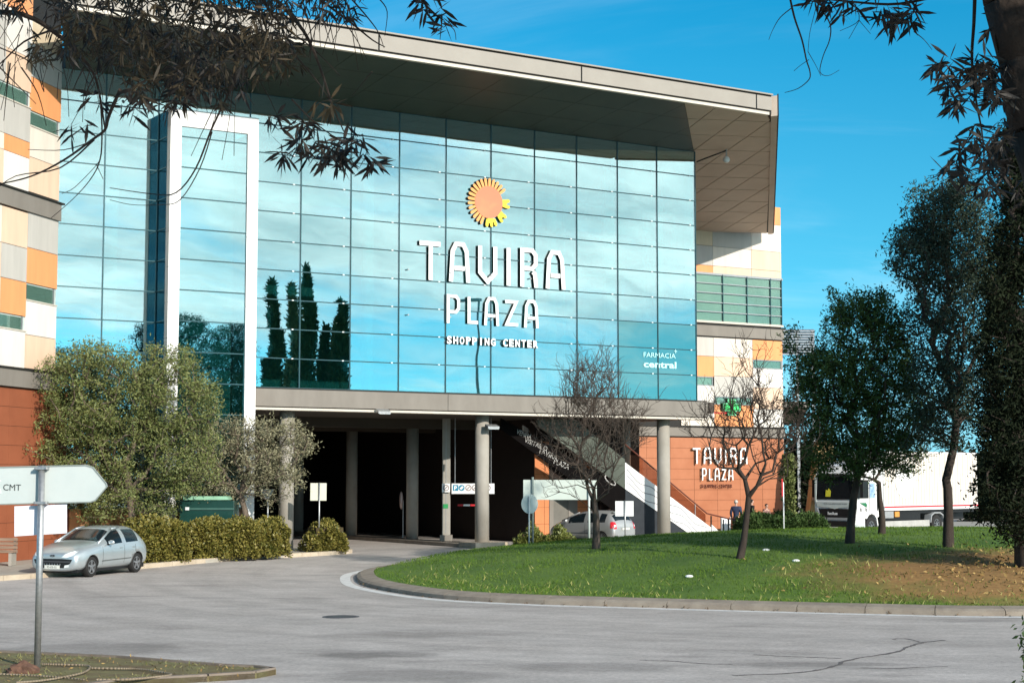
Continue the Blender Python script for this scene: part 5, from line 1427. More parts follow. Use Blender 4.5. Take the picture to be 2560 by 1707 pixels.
def foreground_tree(label, base, trunk_pts, twigs, clusters, dense, Y0):
    t = thing('overhanging_tree', label, 'tree', tuple(base))
    nd = [Vector(p) for p in trunk_pts[0]]; rr = trunk_pts[1]
    MB().path([tuple(p) for p in nd], rr, n=14).build('trunk', M['bark_dark'], t, smooth=True)
    mb = MB()
    for pts, r, Y in twigs:
        P = [at(px, py, Y + (i * 0.03)) for i, (px, py) in enumerate(smooth_open(pts, 4))]
        n = len(P); rs = [max(0.0014, r * (1 - 0.75 * i / n)) for i in range(n)]
        mb.path([tuple(p) for p in P], rs, n=5)
    o = mb.build('twigs', M['bark_dark'], t); o['kind'] = 'stuff'
    for nm_, mt_, sel in (('leaves', 'leaf_over', 0), ('dry_leaves', 'leaf_dry', 1)):
        allp = []
        for (px, py, rpx, n, Y, kind) in clusters:
            if kind != sel: continue
            for _ in range(max(1, n // 9)):
                c = at(px + g.uniform(-1, 1) * rpx, py + g.uniform(-1, 1) * rpx * .7, Y + g.uniform(-.3, .3))
                allp += rosette(np.array(c), 9, 0.082 * Y / 6.5, 0.0135 * Y / 6.5, g, down=0.55)
        for (x0, x1, y0, y1, n, Y, kind) in dense:
            if kind != sel: continue
            for _ in range(n):
                c = at(g.uniform(x0, x1), g.uniform(y0, y1), Y + g.uniform(-.7, .9))
                allp += rosette(np.array(c), 6, 0.062 * Y / 6.5, 0.0085 * Y / 6.5, g, down=0.9)
        if allp:
            a = np.array(allp); n = len(a)
            co = a.reshape(-1, 3); q = np.arange(n * 6).reshape(n, 6)
            o = np_mesh(nm_, co, q, M[mt_], t); o['kind'] = 'stuff'
    return t
YF = 6.5
tw = [([(-60, 470), (0, 460), (80, 440), (160, 400), (230, 350), (262, 325), (272, 290), (300, 225)][::-1], 0.008, YF),
      ([(235, 352), (160, 375), (70, 374)], 0.003, YF), ([(235, 350), (150, 420), (40, 440), (-20, 482)], 0.004, YF),
      ([(130, 75), (60, 105), (0, 160), (-40, 180)], 0.005, YF), ([(-60, 30), (60, 38), (140, 85), (200, 140), (240, 200), (262, 320)], 0.013, YF),
      ([(600, 100), (585, 200), (530, 320), (490, 420), (440, 482), (380, 485), (275, 470)], 0.006, YF), ([(530, 330), (500, 420), (450, 500), (400, 512), (330, 512), (275, 500)], 0.003, YF),
      ([(250, 240), (255, 330), (250, 400), (225, 450), (180, 500), (128, 545)], 0.004, YF), ([(250, 400), (235, 420), (185, 470), (155, 484)], 0.002, YF), ([(240, 410), (258, 448)], 0.002, YF),
      ([(595, 150), (580, 240), (573, 300), (555, 400)], 0.003, YF), ([(560, 220), (520, 300), (478, 390)], 0.003, YF), ([(620, 200), (590, 250), (585, 390)], 0.002, YF),
      ([(690, 0), (760, 80), (800, 170), (830, 260), (860, 330)], 0.009, YF), ([(800, 0), (880, 60), (930, 100), (962, 118)], 0.006, YF), ([(880, 0), (915, 40), (945, 80), (960, 120)], 0.004, YF),
      ([(950, 0), (968, 30), (962, 90)], 0.003, YF), ([(655, 0), (700, 60), (780, 120), (850, 190)], 0.006, YF), ([(720, 120), (790, 200), (830, 260)], 0.005, YF), ([(730, 250), (790, 310), (860, 360), (900, 400)], 0.004, YF),
      ([(1040, -20), (1070, 20), (1105, 50)], 0.008, YF), ([(1105, 50), (1100, 100)], 0.003, YF), ([(1110, 55), (1135, 75), (1140, 100)], 0.003, YF), ([(930, 180), (905, 210), (880, 240)], 0.003, YF),
      ([(0, 120), (80, 160), (110, 230), (102, 155), (160, 185)], 0.003, YF), ([(0, 170), (60, 230), (90, 260)], 0.003, YF)]
for k in range(130):
    x, y = g.uniform(-20, 880), g.uniform(-20, 190)
    if x > 640: y = g.uniform(-20, 60)
    L = g.uniform(50, 170); dx = g.uniform(-0.9, 0.9)
    tw.append(([(x, y), (x + dx * L * .4, y + L * .45), (x + dx * L * .7 + g.uniform(-15, 15), y + L)], g.uniform(0.0015, 0.004), YF + g.uniform(-.5, .9)))
cl = [(770, 315, 30, 36, YF, 0), (830, 355, 30, 45, YF, 0), (900, 345, 30, 36, YF, 0), (800, 395, 28, 36, YF, 0), (865, 390, 28, 45, YF, 0), (935, 395, 22, 27, YF, 0), (720, 385, 20, 18, YF, 0), (755, 350, 22, 27, YF, 0),
      (1075, 8, 25, 27, YF, 0), (1115, 40, 18, 18, YF, 0), (1095, 60, 16, 9, YF, 0), (700, 300, 40, 18, YF, 0), (350, 240, 60, 45, YF, 0), (210, 300, 50, 18, YF, 0), (230, 240, 40, 18, YF, 0),
      (820, 250, 30, 27, YF, 1), (660, 120, 60, 54, YF, 1), (580, 100, 60, 54, YF, 1), (450, 250, 50, 36, YF, 0)]
de = [(150, 720, -30, 130, 210, YF, 1), (150, 720, -30, 150, 150, YF, 0), (300, 760, 110, 200, 90, YF, 1), (330, 560, 190, 260, 40, YF, 1), (640, 900, -40, 50, 60, YF, 0), (-20, 200, -40, 30, 30, YF, 0), (60, 420, 60, 150, 60, YF, 1), (420, 620, 150, 240, 50, YF, 0)]
lb = Vector((-4.6, 6.8, 0))
foreground_tree('drooping branches of a near tree hanging into the upper left of the view', lb, ([lb, lb + Vector((.1, -.1, 2.2)), lb + Vector((.5, -.2, 4.2)), at(-200, -120, 6.6), at(150, -60, 6.6), at(420, -70, 6.5)], [0.22, 0.17, 0.14, 0.09, 0.05, 0.03]), tw, cl, de, YF)
YR = 8.0
tr = [at(2520, -120, YR), at(2534, 0, YR), at(2574, 150, YR), at(2602, 320, YR), at(2680, 560, YR), at(2760, 900, YR)]
rb = Vector((tr[-1].x + .05, YR, 0))
tw = [([(1970, -30), (1985, 40), (2005, 100), (2016, 150), (2025, 180), (2022, 200), (1995, 222), (1962, 232)], 0.006, YR), ([(1980, 20), (1950, 45), (1932, 75), (1922, 100)], 0.003, YR),
      ([(2022, 150), (2000, 165), (1985, 178)], 0.002, YR), ([(2050, 20), (2075, 60), (2074, 100), (2058, 140), (2050, 180), (2070, 190), (2098, 176)], 0.004, YR), ([(2020, 130), (2040, 165), (2052, 190)], 0.002, YR),
      ([(2040, 20), (2025, 80), (2020, 130)], 0.002, YR), ([(2130, 0), (2148, 50), (2100, 78)], 0.003, YR), ([(2148, 52), (2122, 98)], 0.002, YR), ([(2148, 52), (2176, 85)], 0.002, YR),
      ([(2438, -20), (2435, 60), (2430, 150), (2440, 250), (2455, 330), (2460, 400)], 0.011, YR), ([(2570, 300), (2500, 230), (2440, 170)], 0.007, YR), ([(2285, 80), (2310, 100), (2330, 125)], 0.003, YR),
      ([(2545, 500), (2490, 430), (2430, 440), (2390, 470)], 0.004, YR), ([(2540, 260), (2490, 240), (2400, 230), (2330, 220)], 0.004, YR), ([(2460, 420), (2400, 430), (2320, 440)], 0.003, YR), ([(2380, -20), (2250, 10), (2130, 5), (2010, -10), (1960, -25)], 0.009, YR),
      ([(2240, -10), (2250, 40)], 0.003, YR), ([(2200, -10), (2190, 30)], 0.003, YR)]
cl = [(2020, 8, 22, 18, YR, 0), (2060, 6, 25, 27, YR, 0), (2120, 8, 28, 27, YR, 0), (2200, 28, 20, 18, YR, 0), (2262, 40, 25, 45, YR, 0), (2235, 55, 18, 18, YR, 0), (2290, 25, 16, 9, YR, 0),
      (2350, 160, 26, 36, YR, 0), (2390, 195, 30, 54, YR, 0), (2430, 160, 30, 45, YR, 0), (2460, 200, 30, 54, YR, 0), (2410, 240, 28, 36, YR, 0), (2500, 170, 25, 45, YR, 0), (2490, 240, 25, 36, YR, 0),
      (2450, 355, 26, 36, YR, 0), (2420, 395, 28, 36, YR, 0), (2480, 400, 25, 45, YR, 0), (2380, 435, 25, 18, YR, 0), (2450, 450, 25, 27, YR, 0), (2500, 330, 20, 36, YR, 0), (2490, 470, 22, 18, YR, 0), (2440, 330, 18, 9, YR, 0), (2480, 40, 22, 9, YR, 0), (2480, 75, 14, 9, YR, 0)]
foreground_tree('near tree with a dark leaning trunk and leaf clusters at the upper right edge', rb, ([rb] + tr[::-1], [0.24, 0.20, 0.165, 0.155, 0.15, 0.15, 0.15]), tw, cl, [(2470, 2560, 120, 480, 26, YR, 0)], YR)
# leaf mass and limbs added overhead, out of the frame, to shade the hanging leaves
g = np.random.default_rng(61)
crown_t = [o for o in COL.objects if o.name.startswith('overhanging_tree') and o.parent is None][-1]
pc = np.stack([g.uniform(-4.5, 6.0, 2600), g.uniform(1.0, 6.6, 2600), g.uniform(5.4, 7.6, 2600)], 1)
lc, lf = leaves(pc, 9, (0.12, 0.12, 0.12), 0.13, 0.035, g, down=.4)
o = np_mesh('crown', lc, lf, M['leaf_over'], crown_t); o['kind'] = 'stuff'  # unseen leaf mass, put in for its shade
mb = MB()
for k in range(14): mb.path([tuple(tr[0]), (g.uniform(-3, 5), g.uniform(2, 6), 6.2), (g.uniform(-4, 6), g.uniform(1, 6), 6.9)], [.12, .06, .02], n=6)
o = mb.build('shade_limb', M['bark_dark'], crown_t)
# leafy shrub poking in at the lower right corner
p = gnd(2575, 1720, 0); t = thing('corner_shrub', 'green leafy shrub tip at the lower right corner of the view', 'shrub', (3.75, 11.5, 0))
g = np.random.default_rng(3)
pts = np.array([tuple(at(g.uniform(2553, 2640), g.uniform(1560, 1760), 11.5 + g.uniform(-.3, .3))) for _ in range(160)])
lc, lf = leaves(pts, 6, (0.02, 0.04, 0.03), 0.05, 0.02, g)
o = np_mesh('foliage', lc, lf, M['leaf_green'], t); o['kind'] = 'stuff'
MB().path([(3.8, 11.5, 0), (3.75, 11.5, .9), (3.7, 11.5, 1.8)], [.03, .02, .01]).build('stem', M['bark_dark'], t)

# ================================================================== VEHICLES
from mathutils.bvhtree import BVHTree
def eval_mesh(o):
    dg = bpy.context.evaluated_depsgraph_get(); dg.update()
    return bpy.data.meshes.new_from_object(o.evaluated_get(dg))
def cut_arches(me, axles, r, hw):
    o = bpy.data.objects.new('tmp', me); COL.objects.link(o); cut = []
    for ax_ in axles:
        for sgn in (-1, 1):
            mb = MB().tube((ax_, sgn * (hw - 0.24), r * 0.93), (ax_, sgn * (hw + 0.3), r * 0.93), r, n=28); cm_ = mb.mesh('cut')
            for m in me.materials: cm_.materials.append(m)
            cm_.polygons.foreach_set('material_index', [len(me.materials) - 1] * len(cm_.polygons))
            c = bpy.data.objects.new('cut', cm_); COL.objects.link(c); cut.append(c)
            md = o.modifiers.new('b', 'BOOLEAN'); md.operation = 'DIFFERENCE'; md.object = c; md.solver = 'EXACT'
    r_ = eval_mesh(o); bpy.data.objects.remove(o)
    for c in cut: bpy.data.objects.remove(c)
    return r_
def car_body(st_, glass, mats, axles, rarch, hw):
    """st_: stations front to rear (x, wb, zb, wm, zm, wh, zh, wt, zt, cr); glass: {(i, row): slot}"""
    mb = MB(); ns = len(st_); R_ = 12
    for (x, wb, zb, wm, zm, wh, zh, wt, zt, cr) in st_:
        half = [(0, zb), (wb, zb), (wm, zm), (wh, zh), (wt, zt), (wt * .55, zt + cr), (0, zt + cr * 1.2)]
        ring = half + [(-y, z) for y, z in half[-2:0:-1]]
        mb.v += [(x, y, z) for y, z in ring]
    for i in range(ns - 1):
        for k in range(R_):
            k2 = (k + 1) % R_; row = k if k < 6 else 11 - k
            mb.f.append([i * R_ + k, i * R_ + k2, (i + 1) * R_ + k2, (i + 1) * R_ + k]); mb.m.append(glass.get((i, row), 0))
    for i, fl in ((0, False), (ns - 1, True)):
        b = i * R_
        for k in range(6):
            q = [b + k, b + (12 - k) % 12, b + 12 - k - 1, b + k + 1]
            q = list(dict.fromkeys(q))
            mb.f.append(q if fl else q[::-1]); mb.m.append(0)
    me = mb.mesh('body'); me.polygons.foreach_set('material_index', mb.m)
    for m in mats: me.materials.append(m)
    bm = bmesh.new(); bm.from_mesh(me); bmesh.ops.recalc_face_normals(bm, faces=bm.faces); bm.to_mesh(me); bm.free()
    o = bpy.data.objects.new('t', me); COL.objects.link(o); md = o.modifiers.new('s', 'SUBSURF'); md.levels = 2; md.render_levels = 2
    r_ = eval_mesh(o); bpy.data.objects.remove(o)
    return cut_arches(r_, axles, rarch, hw)
def split_slots(me, names, slot_mats, parent, loc_m, keep_body=(0,)):
    bm0 = bmesh.new(); bm0.from_mesh(me)
    out = {}
    for nm_, slots in names:
        bm = bm0.copy(); sd0 = slots[1] if len(slots) == 2 and isinstance(slots[1], float) else 0
        bmesh.ops.delete(bm, geom=[f for f in bm.faces if (f.material_index != slots[0] if sd0 else f.material_index not in slots) or (sd0 and f.calc_center_median().y * sd0 < 0)], context='FACES')
        m2 = bpy.data.meshes.new(nm_); bm.to_mesh(m2); bm.free()
        for m in slot_mats: m2.materials.append(m)
        m2.polygons.foreach_set('use_smooth', [True] * len(m2.polygons))
        o = bpy.data.objects.new(nm_, m2); COL.objects.link(o); o.parent = parent; out[nm_] = o
    bm0.free(); return out
def local_obj(name, mb, mats, parent, smooth=False, bevel=0.0):
    me = mb.mesh(name) if isinstance(mb, MB) else mb
    mats = mats if isinstance(mats, (list, tuple)) else [mats]
    for m in mats: me.materials.append(m)
    if isinstance(mb, MB) and len(mats) > 1: me.polygons.foreach_set('material_index', mb.m)
    if bevel:
        bm = bmesh.new(); bm.from_mesh(me); bmesh.ops.bevel(bm, geom=list(bm.edges), offset=bevel, segments=2, affect='EDGES'); bm.to_mesh(me); bm.free()
    if smooth: me.polygons.foreach_set('use_smooth', [True] * len(me.polygons))
    o = bpy.data.objects.new(name, me); COL.objects.link(o); o.parent = parent; return o
def wheel(parent, x, y, r, w, sgn, spokes=5, rim_r=0.66, hub='alloy'):
    """tyre part with the rim as its sub-part"""
    mb = MB(); n = 32; prof = [(rim_r * r, -w * .42), (r * .93, -w * .5), (r, -w * .36), (r, w * .36), (r * .93, w * .5), (rim_r * r, w * .42)]
    for (rr, yy) in prof:
        for i in range(n):
            a = 2 * math.pi * i / n; mb.v.append((x + rr * math.cos(a), y + yy, r + rr * math.sin(a)))
    for j in range(len(prof) - 1):
        for i in range(n): mb.f.append([j * n + i, j * n + (i + 1) % n, (j + 1) * n + (i + 1) % n, (j + 1) * n + i]); mb.m.append(0)
    t = local_obj('wheel', mb, M['rubber'], parent, smooth=True)
    yo = y + sgn * w * .40
    rm = MB(); R2 = rim_r * r
    rm.tube((x, yo - sgn * .12, r), (x, yo - sgn * .10, r), R2, n=28, mi=1)
    rm.tube((x, yo - sgn * .05, r), (x, yo + sgn * .02, r), R2 * .24, n=14)
    for k in range(spokes):
        a = 2 * math.pi * k / spokes + .3; d = Vector((math.cos(a), 0, math.sin(a))); p = Vector((-d.z, 0, d.x)) * R2 * (.17 if spokes < 8 else .07)
        o_ = Vector((x, yo - sgn * .03, r)) + d * R2 * .15
        rm.prism([o_ - p, o_ + p, o_ + d * R2 * .85 + p * .8, o_ + d * R2 * .85 - p * .8], (0, sgn * .035, 0))
    nn_ = 28
    for k in range(nn_):
        a, b = 2 * math.pi * k / nn_, 2 * math.pi * (k + 1) / nn_
        q = [Vector((x + rr * math.cos(c), yo, r + rr * math.sin(c))) for rr, c in ((R2 * .9, a), (R2 * .9, b), (R2 * 1.02, b), (R2 * 1.02, a))]
        rm.prism(q, (0, -sgn * .06, 0))
    local_obj('rim', rm, [M[hub], M['black']], t)
    return t
def proj_patch(bvh, pts, axis, m, name, parent, off=0.006, n=3, thick=0.0):
    """polygon in the plane across `axis` laid on the body: axis 'x+' from the front, 'x-' rear, 'y+' left, 'y-' right"""
    d = {'x+': Vector((-1, 0, 0)), 'x-': Vector((1, 0, 0)), 'y+': Vector((0, -1, 0)), 'y-': Vector((0, 1, 0)), 'd': Vector((0, 0, -1))}[axis]
    def to3(a, b):
        o_ = {'x+': (5, a, b), 'x-': (-5, a, b), 'y+': (a, 5, b), 'y-': (a, -5, b), 'd': (a, b, 5)}[axis]
        h = bvh.ray_cast(Vector(o_), d, 12)
        if h[0] is None: return None
        return h[0] - d * off
    # fan of quads, subdivided towards the centre
    c = (sum(p[0] for p in pts) / len(pts), sum(p[1] for p in pts) / len(pts))
    P = []
    for i in range(len(pts)):
        a, b = pts[i], pts[(i + 1) % len(pts)]
        for k in range(n): P.append((a[0] + (b[0] - a[0]) * k / n, a[1] + (b[1] - a[1]) * k / n))
    mb = MB(); rings = []
    for f in (1.0, .66, .33):
        r_ = [to3(c[0] + (p[0] - c[0]) * f, c[1] + (p[1] - c[1]) * f) for p in P]
        if any(q is None for q in r_): return None
        rings.append(len(mb.v)); mb.v += [tuple(q) for q in r_]
    cc = to3(*c)
    if cc is None: return None
    mb.v.append(tuple(cc)); L_ = len(P)
    for j in range(2):
        for i in range(L_): mb.f.append([rings[j] + i, rings[j] + (i + 1) % L_, rings[j + 1] + (i + 1) % L_, rings[j + 1] + i]); mb.m.append(0)
    for i in range(L_): mb.f.append([rings[2] + i, rings[2] + (i + 1) % L_, len(mb.v) - 1]); mb.m.append(0)
    return local_obj(name, mb, m, parent, smooth=True)

# ---- silver hatchback
fw, rw = gnd(222, 1442, 0.004), gnd(338, 1430, 0.004)
hd = (fw - rw); hd.z = 0; hd.normalize()
left = Vector((-hd.y, hd.x, 0))
wb_ = 2.54; cen = (fw + rw) / 2 - left * 0.76
rz = math.atan2(hd.y, hd.x)
car = thing('parked_car', 'silver five-door hatchback parked beside the hedge, facing the camera', 'car', (cen.x, cen.y, 0.006), rz)
fx, rx = 1.27, -1.27
ST = [(2.00, .46, .24, .62, .42, .58, .60, .40, .67, .01), (1.93, .70, .19, .80, .42, .76, .67, .57, .76, .02), (1.62, .79, .17, .86, .46, .83, .80, .66, .90, .03),
      (1.15, .80, .17, .86, .50, .84, .90, .70, .99, .035), (.80, .80, .17, .86, .50, .85, .93, .72, 1.02, .03), (.45, .80, .17, .86, .50, .85, .94, .68, 1.17, .035),
      (-.02, .80, .17, .86, .50, .85, .95, .60, 1.385, .035), (-.10, .80, .17, .86, .50, .85, .95, .595, 1.40, .04), (-.46, .80, .17, .86, .50, .85, .96, .585, 1.44, .04), (-.52, .80, .17, .86, .5, .85, .96, .585, 1.44, .04),
      (-1.22, .80, .17, .86, .50, .85, .99, .57, 1.42, .04), (-1.32, .80, .17, .86, .50, .845, 1.00, .56, 1.405, .04), (-1.56, .79, .18, .855, .52, .835, 1.00, .54, 1.36, .03),
      (-1.88, .78, .20, .84, .52, .80, .97, .58, 1.04, .03), (-2.00, .68, .24, .78, .50, .74, .86, .52, .93, .02), (-2.05, .45, .30, .58, .48, .54, .76, .36, .82, .01)]
GLS = {(4, 4): 1, (4, 5): 1, (5, 4): 1, (5, 5): 1, (5, 3): 2, (6, 3): 2, (7, 3): 2, (9, 3): 3, (10, 3): 3, (12, 4): 4, (12, 5): 4}
gm = mat('car_window', (.010, .016, .020), .10, spec=.35)
ST = [((a + .08 if a > 1.3 else a + .06 if a < -1.6 else a), b * 1.03, c, d * 1.03, e, f * 1.03, *r) for (a, b, c, d, e, f, *r) in ST]
me = car_body(ST, GLS, [M['silver'], gm, gm, gm, gm, M['black']], (fx, rx), 0.345, 0.86)
parts = split_slots(me, [('body', (0, 5)), ('windscreen', (1,)), ('front_side_window', (2, 1.0)), ('front_side_window', (2, -1.0)), ('rear_side_window', (3, 1.0)), ('rear_side_window', (3, -1.0)), ('rear_window', (4,))], list(me.materials), car, None)
bvh = BVHTree.FromPolygons([v_.co.copy() for v_ in me.vertices], [tuple(p.vertices) for p in me.polygons])
for sgn in (-1, 1): local_obj('roof_pillar', MB().tube((.84, sgn * .76, .985), (-.06, sgn * .625, 1.385), .034, n=8).tube((-.06, sgn * .625, 1.385), (-.5, sgn * .61, 1.44), .03, n=8), M['silver'], car, smooth=True)
local_obj('cabin', MB().abox(-1.5, .45, -.62, .62, .5, 1.12).abox(-1.2, -.3, -.5, .5, 1.12, 1.3), M['black'], car, bevel=.03)
for sgn in (-1, 1):
    wheel(car, fx, sgn * .75, .305, .2, sgn); wheel(car, rx, sgn * .75, .305, .2, sgn)
    proj_patch(bvh, [(sgn * a, b) for a, b in ((.30, .61), (.48, .60), (.64, .66), (.76, .80), (.62, .80), (.42, .71))], 'x+', M['lamp_glass'], 'headlight', car)
    proj_patch(bvh, [(sgn * a, b) for a, b in ((.40, .30), (.56, .33), (.56, .40), (.42, .38))], 'x+', M['lamp_glass'], 'fog_lamp', car, off=.012)
    mb = MB().sphere((.42, sgn * .96, 1.0), .10, sc=(.55, 1.15, .75)); local_obj('mirror', mb, M['silver'], car, smooth=True)
    local_obj('mirror_arm', MB().tube((.45, sgn * .84, .94), (.43, sgn * .93, .97), .025, n=8), M['black'], car)
    sd_ = 'y+' if sgn > 0 else 'y-'
    for x0 in (-.30, -1.02): local_obj('door_handle', MB().abox(x0 - .09, x0 + .09, sgn * .872 - .012, sgn * .872 + .012, .80, .835), M['silver'], car, bevel=.008)
    proj_patch(bvh, [(.78, .44), (-.86, .47), (-.86, .50), (.78, .475)], sd_, mat('dark_trim', (0.10, 0.11, 0.11), 0.5), 'side_moulding', car, off=.01, n=6)  # dark grey moulding along the doors
    for x0 in (.72, -.49, -1.14): proj_patch(bvh, [(x0, .24), (x0 + .010, .24), (x0 + .010, .90), (x0, .90)], sd_, M['dark'], 'door_gap', car, off=.004, n=4)
    proj_patch(bvh, [(sgn * a, b) for a, b in ((.50, .82), (.68, .80), (.70, .98), (.58, 1.0))], 'x-', M['red_lens'], 'tail_light', car)
proj_patch(bvh, [(-.66, .55), (-.30, .57), (.30, .57), (.66, .55), (.60, .44), (.40, .30), (-.40, .30), (-.60, .44)], 'x+', M['black'], 'grille', car, off=.008, n=5)
proj_patch(bvh, [(-.62, .495), (.62, .495), (.60, .475), (-.60, .475)], 'x+', mat('grille_bar', (.10, .10, .11), .4), 'grille_bar', car, off=.016, n=6)
for k in range(7):
    y0 = -.27 + k * .09; proj_patch(bvh, [(y0 - .012, .37), (y0 + .012, .37), (y0 + .012, .43), (y0 - .012, .43)], 'x+', M['alloy'], 'grille_stud', car, off=.016, n=1)
proj_patch(bvh, [(-.10, .66), (-.05, .635), (0, .62), (.05, .635), (.10, .66), (.05, .685), (-.05, .685)], 'x+', M['black'], 'badge_surround', car, off=.010)
proj_patch(bvh, [(-.05, .65), (0, .635), (.05, .65), (0, .67)], 'x+', M['alloy'], 'badge', car, off=.018)
local_obj('number_plate', MB().abox(2.085, 2.10, -.26, .26, .27, .38), M['plate'], car, bevel=.004)
mt = text_mesh('93-DS-52', .085, .002, 'CENTER'); mt.transform(Matrix(((0, 0, 1, 2.103), (1, 0, 0, 0), (0, 1, 0, .295), (0, 0, 0, 1)))); local_obj('plate_lettering', mt, M['black'], car)
local_obj('underbody', MB().abox(-1.9, 1.85, -.7, .7, .15, .30), M['black'], car)
local_obj('wiper', MB().box((.76, -.5, 1.035), (-.12, .55, .07), (.02, .01, 0), (0, 0, .012)), M['black'], car)

# ---- grey people carrier seen from behind
rw = gnd(1510, 1362, 0.1); hd = Vector((-.72, .69, 0)).normalized(); left = Vector((-hd.y, hd.x, 0))
cen = rw + hd * 1.38 - left * 0.76
car2 = thing('people_carrier', 'silver-grey people carrier seen from behind at the kerb in front of the columns', 'car', (cen.x, cen.y, 0.105), math.atan2(hd.y, hd.x))
car2.scale = (.9, .9, .88)
fx, rx = 1.38, -1.38
ST = [(2.12, .45, .28, .60, .45, .58, .62, .40, .70, .01), (2.02, .70, .22, .80, .45, .76, .70, .58, .80, .02), (1.65, .80, .20, .87, .50, .84, .88, .66, .98, .03),
      (1.20, .82, .20, .875, .54, .86, 1.00, .71, 1.14, .03), (.75, .82, .20, .875, .54, .865, 1.03, .68, 1.34, .035), (.20, .82, .20, .875, .54, .865, 1.04, .63, 1.53, .035), (.10, .82, .20, .875, .54, .865, 1.04, .625, 1.55, .04),
      (-.30, .82, .20, .875, .54, .865, 1.05, .62, 1.60, .04), (-.38, .82, .20, .875, .54, .865, 1.05, .62, 1.605, .04), (-1.05, .82, .20, .875, .54, .865, 1.06, .61, 1.60, .04), (-1.13, .82, .20, .875, .54, .865, 1.07, .605, 1.595, .04),
      (-1.62, .82, .20, .87, .55, .86, 1.10, .58, 1.545, .04), (-1.78, .81, .21, .865, .55, .855, 1.10, .57, 1.50, .035), (-2.04, .80, .24, .86, .55, .82, 1.06, .60, 1.12, .03), (-2.12, .70, .28, .80, .52, .76, .94, .54, 1.0, .02), (-2.16, .45, .34, .60, .50, .56, .80, .38, .86, .01)]
GLS = {(3, 4): 1, (3, 5): 1, (4, 4): 1, (4, 5): 1, (4, 3): 2, (5, 3): 2, (6, 3): 2, (8, 3): 3, (10, 3): 4, (12, 4): 5, (12, 5): 5}
me = car_body(ST, GLS, [M['silver2'], gm, gm, gm, gm, gm, M['black']], (fx, rx), 0.35, 0.875)
split_slots(me, [('body', (0, 6)), ('windscreen', (1,)), ('front_side_window', (2, 1.0)), ('front_side_window', (2, -1.0)), ('rear_side_window', (3, 1.0)), ('rear_side_window', (3, -1.0)), ('quarter_window', (4, 1.0)), ('quarter_window', (4, -1.0)), ('rear_window', (5,))], list(me.materials), car2, None)
bvh = BVHTree.FromPolygons([v_.co.copy() for v_ in me.vertices], [tuple(p.vertices) for p in me.polygons])
for sgn in (-1, 1): local_obj('roof_pillar', MB().tube((1.22, sgn * .735, 1.12), (.16, sgn * .64, 1.53), .034, n=8), M['silver2'], car2, smooth=True)
local_obj('cabin', MB().abox(-1.75, .7, -.6, .6, .5, 1.2).abox(-1.1, -.1, -.5, .5, 1.2, 1.42), M['black'], car2, bevel=.03)
for sgn in (-1, 1):
    wheel(car2, fx, sgn * .76, .31, .2, sgn, spokes=10); wheel(car2, rx, sgn * .76, .31, .2, sgn, spokes=10)
    proj_patch(bvh, [(sgn * a, b) for a, b in ((.62, .78), (.78, .76), (.80, 1.0), (.74, 1.12), (.63, 1.10))], 'x-', M['red_lens'], 'tail_light', car2, off=.012)
    proj_patch(bvh, [(-2.06, .80), (-1.93, .80), (-1.88, 1.10), (-1.98, 1.12)], 'y+' if sgn > 0 else 'y-', M['red_lens'], 'tail_light_side', car2, off=.010)
    proj_patch(bvh, [(sgn * a, b) for a, b in ((.66, .88), (.76, .88), (.76, .97), (.66, .97))], 'x-', M['lamp_glass'], 'reverse_lamp', car2, off=.02)
    local_obj('mirror', MB().sphere((.72, sgn * .98, 1.12), .11, sc=(.5, 1.1, .8)), M['silver2'], car2, smooth=True)
    proj_patch(bvh, [(sgn * a, b) for a, b in ((.30, .70), (.60, .76), (.70, .86), (.40, .80))], 'x+', M['lamp_glass'], 'headlight', car2)
    proj_patch(bvh, [(1.0, .52), (-.95, .52), (-.95, .56), (1.0, .56)], 'y+' if sgn > 0 else 'y-', mat('dark_trim', (0.10, 0.11, 0.11), 0.5), 'side_moulding', car2, off=.01, n=6)
    for x0 in (.95, -.34, -1.08): proj_patch(bvh, [(x0, .26), (x0 + .012, .26), (x0 + .012, 1.0), (x0, 1.0)], 'y+' if sgn > 0 else 'y-', M['dark'], 'door_gap', car2, off=.004, n=4)
local_obj('number_plate', MB().abox(-2.19, -2.175, -.26, .26, .72, .83), M['plate'], car2)
local_obj('rear_bumper', MB().abox(-2.21, -2.0, -.74, .74, .36, .52), M['silver2'], car2, bevel=.05)
local_obj('underbody', MB().abox(-1.95, 1.9, -.7, .7, .18, .34), M['black'], car2)
local_obj('roof_spoiler', MB().abox(-1.86, -1.68, -.5, .5, 1.53, 1.57), M['silver2'], car2, bevel=.015)

# ---- white lorry
hd = Vector((-.71, -.704, 0)).normalized(); left = Vector((-hd.y, hd.x, 0))
Yt = 82.0
fc = at(2142, 1338, Yt); fc.z = 0          # front left corner of the cab (nearest edge)
cen = fc - left * 1.25
tk_ = thing('lorry', 'white box lorry with a red stripe, parked behind the lawn trees and facing left', 'lorry', (cen.x, cen.y, 0.0), math.atan2(hd.y, hd.x))
W2 = 1.25; zr_ = lambda y, Y=Yt: zat(y, Y)
TW = M['truck_white']
